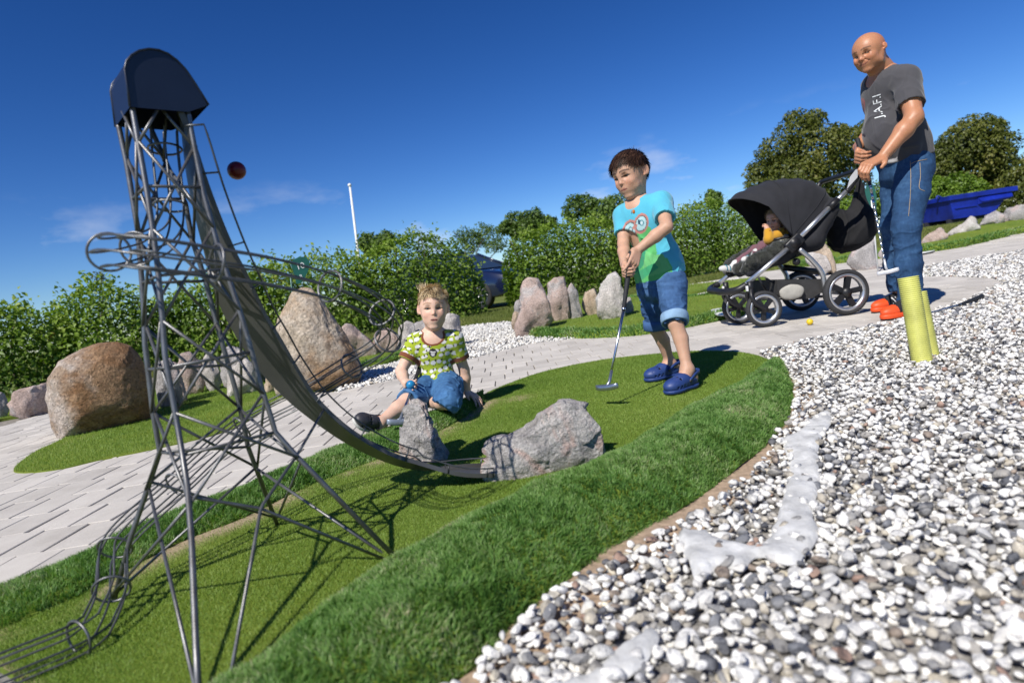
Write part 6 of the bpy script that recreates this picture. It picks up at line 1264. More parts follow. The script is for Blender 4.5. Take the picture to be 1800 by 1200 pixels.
    for sh, el, t in ((shL, elL, .60), (shR, elR, .60)):
        p = sh*(1-t)+el*t; S.cut(p, el-sh, box_=(p-.075, p+.075)) if False else S.cone(p+nrm(el-sh)*.075, p+nrm(el-sh)*.2, .074, .074, .001, 's')
    S.shell(.007); neckd = nrm(c-nb); S.cone(nb-neckd*.005, nb+neckd*.2, .044, .050, .004, 's'); S.ell(nb+Rb[1]*.030-V(0, 0, .002), (.040, .040, .030), None, .006, 's')
    v, F = S.mesh(1); v = folds(v, F, .011, 15, [(V(.7, .2, .7), .25), (V(-.3, .4, 1), .2)], 3, sstep(.0, .10, (ch[2]+.06)-v[:, 2])*.8+.25); n = normals(v, F)
    cyan = np.array([.085, .42, .56]); tint = np.tile(cyan, (len(v), 1)); front = (n@nrm(V(-.5, -.85, 0)) > -.05)
    lay = lambda m, c_: tint.__setitem__(m & front, np.array(c_))
    lay(poly_mask(v, [(1097, 425), (1110, 395), (1126, 385), (1143, 400), (1152, 420), (1155, 452), (1160, 470), (1172, 452), (1182, 470), (1182, 490), (1150, 510), (1108, 515), (1112, 470)]), (.10, .42, .13))
    lay(poly_mask(v, [(1100, 432), (1112, 425), (1124, 440), (1136, 430), (1140, 452), (1128, 470), (1117, 480), (1112, 460)]), (.035, .26, .14)); lay(poly_mask(v, [(1135, 440), (1150, 448), (1165, 446), (1180, 472), (1158, 482), (1140, 486), (1130, 474)]), (.14, .46, .17)); lay(poly_mask(v, [(1120, 478), (1150, 462), (1158, 470), (1128, 492)]), (.05, .34, .16))
    x, y = pxof(v)
    for ex, ey, ra, rb in ((1107.5, 405, 10.5, 15), (1127, 393, 10.0, 14.5)):
        ca, sa = cos(.25), sin(.25); dx, dy = x-ex, y-ey; e = np.hypot((dx*ca+dy*sa)/ra, (-dx*sa+dy*ca)/rb); lay(e < 1.28, (.46, .20, .17)); lay(e < 1.0, (.10, .09, .09)); lay(e < .88, (.40, .60, .62)); e2 = np.hypot((dx-1)/4.2, (dy+1)/5.5); lay(e2 < 1, (.06, .22, .26)); lay(e2 < .6, (.55, .68, .7))
    lay((np.abs(y-(412-(x-1095)*.62)) < 3) & (x > 1112) & (x < 1120), (.46, .20, .17))
    tint *= (1+.05*fbm(v, 40, 2, 2))[:, None]; shirt = obj('shirt', v, F, m_cloth, body, attrs={'tint': tint})
    # cord with a small orange charm
    ca = [nb+Rb[0]*.045+Rb[1]*.02+V(0, 0, .012), nb+Rb[1]*.058-V(0, 0, .010), nb+Rb[1]*.075-V(0, 0, .035)]; o = obj('necklace', *sweep(spline(ca+[nb-Rb[0]*.045+Rb[1]*.02+V(0, 0, .012)][::-1], 5), .0011, 5), mat('cord', (.45, .43, .36), .6), body); v_, f_ = ico(2); obj('charm', v_*np.array([.006, .004, .010])+P(1114, 372, 2.665), f_, mat('orange_charm', (.55, .16, .015), .4), o)
    # denim shorts with turned up cuffs
    S = SDF(lo, hi, .0044); torso(S, [ws*.3+pv*.7, pv, pv-V(0, 0, .05)], Rb, [.094, .104, .106], [.080, .090, .092], .05); cu = []
    for hp, kn in ((hpL, knL), (hpR, knR)):
        e = hp*.02+kn*.98; S.chain([hp, hp*.5+kn*.5, e], [.067, .0565, .049], .016); cu.append((e, nrm(kn-hp)))
    S.cut(ws*.45+pv*.55, V(0, 0, 1))
    for e, d in cu: S.cone(e+d*.10, e+d*.2, .1, .1, .001, 's')
    S.shell(.008); v, F = S.mesh(1); v = folds(v, F, .010, 17, [(V(.2, .1, 1), 1.6), (V(.8, .5, .2), .3)], 12); shorts = obj('shorts', v, F, m_denim, body, attrs={'tint': denim_tint(v, F, 2)})
    for (e, d), pale in zip(cu, (1, 0)):
        u = nrm(np.cross(d, V(1, 0, 0))); pr = [(.047, -.042), (.0572, -.038), (.0598, -.02), (.0590, .0), (.055, .005), (.045, .0)]; vv, ff = lathe(pr, e-d*.0, d, 40, True); vv = np.array(vv); vv = vv+.0035*np.c_[vnoise(vv, 24, 1), vnoise(vv, 24, 2), vnoise(vv, 20, 3)]*1.6
        col = np.tile([.23, .36, .52] if pale else [.05, .11, .25], (len(vv), 1))*(1+.25*fbm(vv, 40, 2, 3))[:, None]; obj('cuff', vv, np.array(ff), m_denim, shorts, attrs={'tint': col}, **({'label': 'pale turned up cuff of the left trouser leg'} if pale else {}))
    clog('clog', heelL, toeL, V(0, 0, 1), body, .19, m_croc_b); clog('clog', heelR, toeR, V(0, 0, 1), body, .19, m_croc_b)
    hd = P(1067, 681, 2.49); putter(g0-ga*.012, g1, P(1071, 672, 2.50), hd, P(1086, 680, 2.46)-P(1048, 684, 2.53), 'putter held by the standing boy, its blade just above the green', .105, .0115, base=V(hd[0], hd[1], hd[2]))
boy_standing()

# ------------------------------------------------------------------ the boy sitting on the turf edge
def boy_seated():
    c = P(762, 543, 2.83); s, w = .198, .90; fwd = nrm(V(.115, -.99, .06)); up = V(.10, .05, .99); Rm = frame(fwd, up); Rb = frame(V(.06, -1, 0), V(0, 0, 1))
    nb = P(762, 588, 2.87); ch = P(764, 623, 2.90); ws = P(768, 662, 2.92); pv = P(771, 688, 2.91); pv[2] = .06+.075
    shR, shL = P(731, 602, 2.87), P(798, 597, 2.87); elR, wrR = P(705, 652, 2.83), P(713, 673, 2.73); elL, wrL = P(816, 650, 2.93), P(820, 688, 2.95)
    hpR, hpL = P(754, 694, 2.87), P(790, 690, 2.87); knR, anR = P(716, 706, 2.69), P(668, 744, 2.555); knL, anL = P(787, 704, 2.63), P(757, 716, 2.80)
    anL[2] = max(anL[2], .085); hpR[2] = max(hpR[2], .135); hpL[2] = max(hpL[2], .135)
    pts = [c, nb, pv, elL, elR, wrL, wrR, knL, knR, anL, anR]; lo, hi = bounds(pts, .15); lo[2] = 0.0
    S = SDF(lo, hi, .0060); torso(S, [nb-V(0, 0, .035), ch, ws, pv], Rb, [.080, .088, .084, .095], [.055, .070, .072, .078], .05)
    for sh, el, wr in ((shL, elL, wrL), (shR, elR, wrR)): S.cone(nb-V(0, 0, .02), sh, .034, .036, .04); S.chain([sh, sh*.5+el*.5, el, el*.62+wr*.38, wr], [.032, .029, .0245, .026, .0175], .010)
    for hp, kn, an in ((hpL, knL, anL), (hpR, knR, anR)): S.chain([hp, hp*.45+kn*.55, kn, kn*.66+an*.34, an], [.058, .050, .037, .034, .0225], .012)
    sd = nrm(V(-.86, .22, -.46)); ft = nrm(V(-.15, -.75, .62)); ft = nrm(ft-sd*np.dot(ft, sd)); S.chain([anR, anR+sd*.02+ft*.03, anR+sd*.03+ft*.08], [.028, .026, .018], .015); S.ball(anR+sd*.015-ft*.02, .024, .012)
    bl = P(722, 676, 2.70); view = nrm(_C-bl); rt_ = nrm(_cr-view*np.dot(_cr, view))
    HR = hand_box(wrR, bl, .110, .0027); HR.cone(elR*.25+wrR*.75, wrR, .020, .0175, .01); hand(HR, wrR, bl-view*.026-V(0, 0, .002)+rt_*.001, view*.75+V(0, 0, .2), -rt_*.9, .110, [(.45, .75, .5)]*4, thumb=[bl-rt_*.024-view*.004-V(0, 0, .008), bl-rt_*.021+view*.006+V(0, 0, .008)], k=.0025, spread=.25)
    gh = P(834, 696, 2.93); HL = hand_box(wrL, gh, .108, .0027); HL.cone(elL*.25+wrL*.75, wrL, .020, .0175, .01); hand(HL, wrL, gh, V(0, 0, -1), nrm(V(-.8, -.6, 0)), .108, [(.35, .35, .2), (.3, .3, .2), (.3, .3, .2), (.35, .3, .2)], k=.0025, spread=.28)
    v, F = with_head(S, c, s, Rm, nb, .036, .043, w, .72, .017, 1.05, .80, .002, .1, .1, .92, parts=(HL, HR)); n = normals(v, F); base = V(pv[0], pv[1], .05); tint = skin_tint(v, c, s, Rm, (.66, .43, .32), w, (.50, .22, .19), (.34, .20, .12), lipo=.006)
    body = obj('person', v, F, m_skin, base=base, attrs={'tint': tint}, label='blond boy in lime sheep patterned shirt sitting on the turf edge with a ball', cat='person')
    eyes(c, s, Rm, nrm(V(.12, -.99, .02)), body, w, (.10, .12, .12))
    m, q = scalp(v, F, c, s, Rm, w, .27, .06, -.28, .04); hair, idx = hair_cap(v, F, m, n, .004, m_hair_bb, body); pick = rng.choice(idx, 8500); qq = q[pick]; nn = n[pick]
    top = sstep(.22, .40, qq[:, 2]); fr = sstep(.02, .28, qq[:, 1])*sstep(.12, .30, qq[:, 2]); d = qq-V(0, -.2, .5); dw = d@Rm; dw -= nn*(dw*nn).sum(1)[:, None]; dw /= np.linalg.norm(dw, axis=1)[:, None]
    cl = fbm(v[pick], 60, 2, 6); L = .008+.006*rng.rand(len(pick))+.013*top+.010*fr; wob = np.c_[vnoise(v[pick], 55, 1), vnoise(v[pick], 55, 2), vnoise(v[pick], 55, 3)]
    strands('hair_strand', v[pick]+nn*.004, dw*(.9-.1*top)[:, None]+nn*(.14+.40*top*(1-fr))[:, None]+Rm[1]*(.35*top)[:, None]+wob*1.6+.14*rng.randn(len(pick), 3), L, .0014, m_hair_b, hair, .35, 4, .12, nn, np.clip(.55+1.1*cl+.3*(rng.rand(len(pick))-.5), 0, 1))
    tb = c+s*(.19*Rm[0]+.05*Rm[1]+.44*Rm[2]); k = 170; strands('hair_tuft', tb+rng.randn(k, 3)*.010, Rm[2]*.85+Rm[0]*.25+.22*rng.randn(k, 3), .018+.012*rng.rand(k), .0016, m_hair_b, hair, .2, 4, .1)
    # lime shirt with sheep
    S = SDF(lo, hi, .0030); torso(S, [nb-V(0, 0, .035), ch, ws, ws*.5+pv*.5, pv], Rb, [.086, .097, .099, .103, .104], [.064, .083, .090, .094, .094], .05)
    for sh, el in ((shL, elL), (shR, elR)): S.cone(nb-V(0, 0, .018), sh, .037, .042, .035); S.cone(sh, sh*.3+el*.7, .043, .043, .02)
    S.cut(ws*.42+pv*.58, nrm(V(.03, 0, -1)))
    cuts = []
    for sh, el in ((shL, elL), (shR, elR)): d = nrm(el-sh); p = sh*.46+el*.54; cuts.append((p, d)); S.cone(p+d*.07, p+d*.2, .069, .069, .001, 's')
    S.shell(.0065); nd = nrm(c-nb); S.cone(nb-nd*.012, nb+nd*.2, .046, .050, .004, 's'); S.ell(nb+Rb[1]*.038-V(0, 0, .008), (.044, .044, .036), None, .006, 's')
    v, F = S.mesh(1); v = folds(v, F, .0075, 16, [(V(.75, .1, .55), .2), (V(-.2, .4, 1), .25)], 8, sstep(-.02, .10, ch[2]-v[:, 2])*.9+.2); n = normals(v, F)
    ax = np.arctan2((v-ch)@Rb[0], (v-ch)@Rb[1])*.092; az = v[:, 2]+.0; arm = np.zeros(len(v))
    for sg, (sh, el) in ((1, (shR, elR)), (-1, (shL, elL))):
        dd = nrm(el-sh); t = (v-sh)@dd; far = ((v-nb)@Rb[0])*sg > .088; ax = np.where(far, .5*sg+(v-sh)@np.cross(dd, Rb[1])*1.0, ax); az = np.where(far, 3+t, az)
    tint = np.tile([.33, .41, .025], (len(v), 1)); ce = .0300; iu, iw = np.floor(ax/ce).astype(int), np.floor(az/ce).astype(int); hsh = lambda a, b, k: np.modf(np.abs(np.sin(a*127.1+b*311.7+k*74.7)*43758.5))[0]
    wt, bk = np.zeros(len(v), bool), np.zeros(len(v), bool)
    for du in (-1, 0, 1):
        for dv_ in (-1, 0, 1):
            a, b = iu+du, iw+dv_; cx = (a+.5+.55*(hsh(a, b, 1)-.5)+.5*(b % 2))*ce; cz = (b+.5+.5*(hsh(a, b, 2)-.5))*ce; sz = .80+.55*hsh(a, b, 3); x_, z_ = (ax-cx)/sz, (az-cz)/sz; tl = (hsh(a, b, 4)-.5)*.7; x2, z2 = x_*np.cos(tl)+z_*np.sin(tl), -x_*np.sin(tl)+z_*np.cos(tl)
            wt |= np.hypot(x2/.0108, z2/.0078) < 1; bk |= np.hypot((x2+.0120)/.0042, (z2-.0048)/.0034) < 1; bk |= np.hypot((x2+.0150)/.0030, (z2-.0090)/.0016) < 1; bk |= (np.abs(np.abs(x2)-.004) < .0013) & (z2 < -.0066) & (z2 > -.0115)
    tint[wt] = (.66, .65, .64); tint[bk] = (.025, .022, .022)
    X, Y = pxof(v); fr_ = n@Rb[1] > 0; e = np.hypot((X-761)/7.2, (Y-620)/7.6); tint[(e < 1.0) & fr_] = (.02, .018, .018); tint[(np.hypot((X-761)/3.3, (Y-622)/4.0) < 1) & fr_] = (.60, .58, .56); tint[(np.hypot((X-761)/5.6, (Y-618.3)/1.3) < 1) & fr_] = (.60, .58, .56); tint[(np.hypot((X-761)/3.0, (Y-615.6)/1.8) < 1) & fr_] = (.02, .018, .018)
    for sg in (-1, 1): tint[(np.hypot((X-761-sg*1.5)/.7, (Y-620.8)/.8) < 1) & fr_] = (.02, .018, .018)
    brown = np.array([.17, .055, .022]); near = np.zeros(len(v), bool); t = (v-nb)@nd; rad = np.linalg.norm((v-nb)-np.outer(t, nd), axis=1); el_ = np.sqrt((((v-(nb+Rb[1]*.038-V(0, 0, .008)))/np.array([.044, .044, .036]))**2).sum(1)); near |= (rad < .0575) & (t > -.015); near |= (el_ < 1.28) & ((v-nb)@Rb[1] > 0)
    for p, d in cuts: near |= (np.abs((v-p)@d) < .0105) & (np.linalg.norm(v-p, axis=1) < .065)
    tint[near] = brown; obj('shirt', v, F, m_cloth, body, attrs={'tint': tint})
    # denim shorts
    S = SDF(lo, hi, .0044); torso(S, [ws*.3+pv*.7, pv], Rb, [.094, .102], [.084, .088], .04); S.cut(ws*.5+pv*.5, V(0, 0, 1)); ends = []
    for hp, kn, t in ((hpL, knL, 1.10), (hpR, knR, .95)): e = hp+(kn-hp)*t; S.chain([hp, hp*.5+kn*.5, e], [.072, .064, .056], .018); ends.append((e, nrm(kn-hp)))
    S.cone(knL+V(.004, -.01, .004), knL+V(-.03, .02, -.03), .052, .050, .02)
    S.cut(V(0, 0, .052), V(0, 0, -1))
    e, d = ends[1]; S.cone(e+d*.10, e+d*.2, .098, .098, .001, 's'); pk = P(776, 712, 2.64); S.cut(pk, V(-.66, -.22, -.72), box_=(knL-.085, knL+.085))
    S.shell(.008); v, F = S.mesh(1); v = folds(v, F, .009, 19, [(V(.4, .8, .2), .3), (V(.9, -.3, .2), .3)], 31); sh = obj('shorts', v, F, m_denim, body, attrs={'tint': denim_tint(v, F, 5, (.022, .06, .15), (.055, .15, .31), (.15, .29, .47))})
    # clogs: one foot stretched out, the other folded under
    hl = anR+sd*.040-ft*.045; clog('clog', hl, hl+ft*.165, -sd, body, .165, m_croc_g, m_sole_w); a0 = anL+V(-.03, .05, -.0); a0[2] = .062; clog('clog', a0, a0+nrm(V(-.9, .3, 0))*.165, V(0, 0, 1), body, .165, m_croc_g, m_sole_w)
    o = ball(bl, .0200, (.012, .20, .42), 'blue minigolf ball in the hand of the seated boy')
    p0, p1, p2 = P(722, 688, 2.685), P(713, 708, 2.60), P(704, 736, 2.49); up_ = p0+(p0-p2)*.55
    putter(p0+(p0-p2)*1.5, p0+(p0-p2)*.30, p2, P(699, 742, 2.475), nrm(P(712, 742, 2.485)-P(685, 743, 2.465)), 'putter in the seated boy\'s hand, its blade resting before his shin', .085, .0105, base=V(p2[0], p2[1], .02), headm=mat('grey_blue_head', (.30, .35, .42), .45, metal=.5))
boy_seated()

# ------------------------------------------------------------------ the man behind the pushchair
def man():
    c = P(1528, 93, 3.80); s, w = .226, 1.09; fwd = nrm(V(-.90, -.43, -.20)); up = nrm(V(-.07, .05, .99)); Rm = frame(fwd, up); Rb = frame(V(-1, -.10, 0), V(0, 0, 1))
    nb = P(1555, 132, 3.86); ch = P(1567, 175, 3.88); be = P(1572, 232, 3.88); pv = P(1592, 285, 3.90)
    shL, shR = P(1592, 140, 3.70), P(1538, 150, 4.03); elL, wrL = P(1607, 207, 3.60), P(1551, 277, 3.62); elR, wrR = P(1545, 215, 4.14), P(1508, 259, 3.96)
    hpL, hpR = P(1606, 297, 3.81), P(1585, 297, 3.99); knL, knR = P(1593, 400, 3.72), P(1571, 395, 3.98); anL, anR = P(1600, 527, 3.76), P(1582, 520, 4.13)
    dL, dR = nrm(V(-.96, -.28, 0)), nrm(V(-.97, -.22, 0)); lo, hi = bounds([c, nb, pv, elL, elR, wrL, wrR, knL, knR, anL, anR], .2); lo[2] = 0; hi[2] -= .03
    S = SDF(lo, hi, .0080); torso(S, [nb-V(0, 0, .06), ch, be, pv], Rb, [.155, .175, .155, .165], [.095, .125, .135, .125], .08)
    for sh, el, wr in ((shL, elL, wrL), (shR, elR, wrR)): S.cone(nb-V(0, 0, .03), sh, .062, .066, .06); S.chain([sh, sh*.5+el*.5, el, el*.68+wr*.32, wr], [.062, .056, .046, .048, .031], .025)
    for hp, kn, an in ((hpL, knL, anL), (hpR, knR, anR)): S.chain([hp, kn, kn*.65+an*.35, an, an-V(0, 0, .06)], [.09, .058, .056, .038, .036], .03)
    view = nrm(_C-wrL); rt_ = nrm(_cr-view*np.dot(_cr, view)); hL = P(1524, 290, 3.58); HL = hand_box(wrL, hL, .19, .0042); HL.cone(elL*.25+wrL*.75, wrL, .035, .031, .01); hand(HL, wrL, hL, -V(0, 0, .75)-view*.45, rt_*-.2-view*-.9, .19, [(.75, .9, .5)]*4, k=.004)
    g0, g1 = P(1507, 244, 3.80), P(1524, 306, 3.74); ga = nrm(g1-g0); kR = g0+ga*.125-rt_*.032; HR = hand_box(wrR, kR, .185, .0042); HR.cone(elR*.25+wrR*.75, wrR, .035, .031, .01); hand(HR, wrR, kR, rt_*.9+view*.2, view*.9+V(0, 0, .3), .185, [(.7, 1.0, .6)]*4, thumb=[g0+ga*.075-rt_*.012+view*.02, g0+ga*.09+rt_*.022+view*.018], k=.004)
    v, F = with_head(S, c, s, Rm, nb, .066, .074, w, 1.15, .014, .9, 1.15, .02, 1.2, 1.0, .72, back=.10, parts=(HL, HR)); n = normals(v, F); tint = skin_tint(v, c, s, Rm, (.47, .215, .115), w, (.38, .13, .10), (.10, .055, .035), 1.1, stubble=.4)
    base = V(*((anL+anR)/2)[:2], .012); body = obj('person', v, F, m_skin_t, base=base, attrs={'tint': tint}, label='bald man in grey shirt and jeans standing behind the pushchair', cat='person'); eyes(c, s, Rm, nrm(_C-c), body, w, (.06, .05, .04))
    S = SDF(lo, hi, .0058); hem = [P(1553, 294, 3.78), P(1640, 262, 3.86), P(1590, 286, 3.70)]; hn = np.cross(hem[1]-hem[0], hem[2]-hem[0]); hn *= -np.sign(hn[2])
    torso(S, [nb-V(0, 0, .06), ch, be, be*.45+pv*.55, pv-V(0, 0, .04)], Rb, [.160, .185, .182, .182, .178], [.104, .138, .152, .152, .146], .08); S.ell(be+Rb[1]*.050+V(0, 0, .02), (.125, .108, .15), Rb, .07)
    for sh, el in ((shL, elL), (shR, elR)): S.cone(nb-V(0, 0, .03), sh, .066, .074, .06); S.cone(sh, sh*.3+el*.7, .075, .072, .03)
    S.cut(hem[0], hn)
    for sh, el in ((shL, elL), (shR, elR)): d = nrm(el-sh); p = sh*.40+el*.60; S.cone(p+d*.12, p+d*.3, .118, .118, .001, 's')
    S.shell(.013); nd = nrm(c-nb); S.cone(nb-nd*.0, nb+nd*.2, .074, .08, .006, 's'); S.ell(nb+Rb[1]*.070-V(0, 0, .02), (.055, .06, .055), Rb, .01, 's')
    v, F = S.mesh(1); v = folds(v, F, .016, 9.5, [(V(.7, .2, .6), .25), (V(-.6, .3, .8), .25)], 15, .35+.65*sstep(-.1, .25, ch[2]-v[:, 2])); n = normals(v, F)
    tint = np.tile([.066, .064, .070], (len(v), 1))*(1+.12*fbm(v, 7, 3, 3))[:, None]; fr = n@view > 0
    tint[poly_mask(v, [(1505, 182), (1516, 172), (1521, 178), (1520, 196), (1514, 215), (1505, 218)]) & fr] = (.27, .05, .055); tint[poly_mask(v, [(1511, 187), (1516, 186), (1517, 196), (1514, 206), (1510, 208)]) & fr] = (.50, .42, .38)
    tint[poly_mask(v, [(1557, 287), (1561, 282), (1577, 277), (1580, 288), (1560, 296)]) & fr] = (.52, .50, .50)
    o = obj('shirt', v, F, m_cloth, body, attrs={'tint': tint}); bv = BVHTree.FromPolygons([Vector(p) for p in v], [list(q) for q in F])
    # lettering up the side of the chest
    tv, tf = text_mesh('J.A.F.I', .064); cen = P(1543, 182, 3.6); upd = nrm(P(1540.5, 157, 3.6)-P(1546, 208, 3.6)); lft = nrm(np.cross(upd, view)); lft = lft if np.dot(lft, _cr) < 0 else -lft; out = []
    for p in tv:
        q = cen+upd*p[0]+lft*p[1]; hit = bv.ray_cast(Vector(q+view*.3), Vector(-view)); h = np.array(hit[0]) if hit[0] else q; out.append(h+view*.0035)
    obj('lettering', out, tf, m_letter, o, smooth=False)
    # jeans
    S = SDF(lo, hi, .0058); torso(S, [be*.25+pv*.75, pv, pv-V(0, 0, .08)], Rb, [.158, .168, .165], [.132, .140, .140], .06)
    for hp, kn, an in ((hpL, knL, anL), (hpR, knR, anR)): S.chain([hp, hp*.6+kn*.4, kn, kn*.5+an*.5, an-V(0, 0, .045)], [.106, .095, .074, .071, .067], .03)
    S.cut(be*.35+pv*.65, V(0, 0, 1)); S.cut(V(0, 0, .085), V(.25, 0, -1)) if False else S.cut(V(anL[0], 0, .112), V(.2, 0, -1)); v, F = S.mesh(1); low = sstep(.75, .15, v[:, 2]); v = folds(v, F, .012, 10, [(V(.3, .1, 1), 1.9), (V(.8, .3, .35), .3)], 22, .45+.9*low); tint = denim_tint(v, F, 9, (.012, .030, .075), (.028, .075, .165), (.085, .175, .31), .8); jeans = obj('jeans', v, F, m_denim, body, attrs={'tint': tint})
    bv = BVHTree.FromPolygons([Vector(p) for p in v], [list(q) for q in F]); m_st = mat('orange_thread', (.42, .30, .17), .8)
    for px in ([(1600, 283), (1601, 310), (1600, 345), (1597, 380)], [(1617, 286), (1618, 310), (1616, 330), (1626, 336)], [(1602, 288), (1610, 284), (1630, 280)]):
        pts = []
        for q in spline([V(x, y, 0) for x, y in px], 6):
            h = bv.ray_cast(Vector(_C), Vector(nrm(ray(q[0], q[1])))); 
            if h[0]: pts.append(np.array(h[0])-nrm(ray(q[0], q[1]))*.002)
        if len(pts) > 3: obj('seam', *sweep(pts, .0016, 5), m_st, jeans)
    # trainers: black uppers, orange soles
    m_up = mat('black_mesh_upper', (.012, .012, .014), .8, var=.2, bump=.4, bs=300); m_or = mat('orange_sole', (.78, .085, .015), .5, var=.08); m_wh = mat('white_stripe', (.6, .6, .6), .6)
    for an, d in ((anL, dL), (anR, dR)):
        z0 = .012; hl = V(an[0], an[1], z0)-d*.085; to = hl+d*.305; R = np.array([np.cross(d, V(0, 0, 1)), d, V(0, 0, 1)]); Q = lambda a, b, e: hl+R[0]*a+d*b+V(0, 0, e); S = SDF(np.minimum(hl, to)-.1, np.maximum(hl, to)+np.array([.1, .1, .2]), .004)
        S.ell(Q(0, .225, .045), (.046, .085, .038), R, .02); S.ell(Q(0, .07, .055), (.038, .08, .055), R, .03); S.ell(Q(0, .13, .06), (.037, .08, .045), R, .03); S.cone(Q(0, .065, .07), Q(0, .055, .13), .046, .048, .02); S.cut(Q(0, 0, .030), V(0, 0, -1)); v, F = S.mesh(1)
        u = (v-hl)@d; fy = np.clip((u-.20)/.09, 0, 1); up_ = obj('shoe', v, F, [m_up, m_or], body, fmat=((u[F].mean(1) > .222) | (v[F][:, :, 2].mean(1) < .045)).astype(int))
        S = SDF(np.minimum(hl, to)-.1, np.maximum(hl, to)+np.array([.1, .1, .2]), .004); S.ell(Q(0, .215, .022), (.052, .10, .05), R, .01); S.ell(Q(0, .08, .022), (.044, .09, .05), R, .03); S.cone(Q(0, .06, .02), Q(0, .22, .02), .043, .045, .01); S.cut(Q(0, 0, .036), V(0, 0, 1)); S.cut(Q(0, 0, .0), V(0, 0, -1)); v, F = S.mesh(1); obj('sole', v, F, [m_or, m_up], up_, fmat=((v[F][:, :, 2].mean(1) < z0+.010)).astype(int))
        for k in range(3):
            for sg in (-1, 1): obj('stripe', *sweep([Q(sg*.0405, .10+.026*k, .04), Q(sg*.038, .115+.026*k, .062), Q(sg*.028, .13+.026*k, .085)], .0045, 6), m_wh, up_)
        for k in range(4): obj('lace', *sweep(spline([Q(-.024, .125+.02*k, .094-.008*k), Q(0, .130+.02*k, .104-.009*k), Q(.024, .125+.02*k, .094-.008*k)], 4), .003, 6), m_up, up_)
    hd = P(1561, 478, 3.70); putter(g0, g1+ga*.09, P(1557, 470, 3.70), hd, P(1578, 474, 3.68)-P(1543, 482, 3.73), 'putter with stepped silver shaft hanging from the bald man\'s hand', .115, .0135, base=hd, step=True, headm=mat('white_putter_head', (.62, .63, .65), .35, metal=.2))
man()
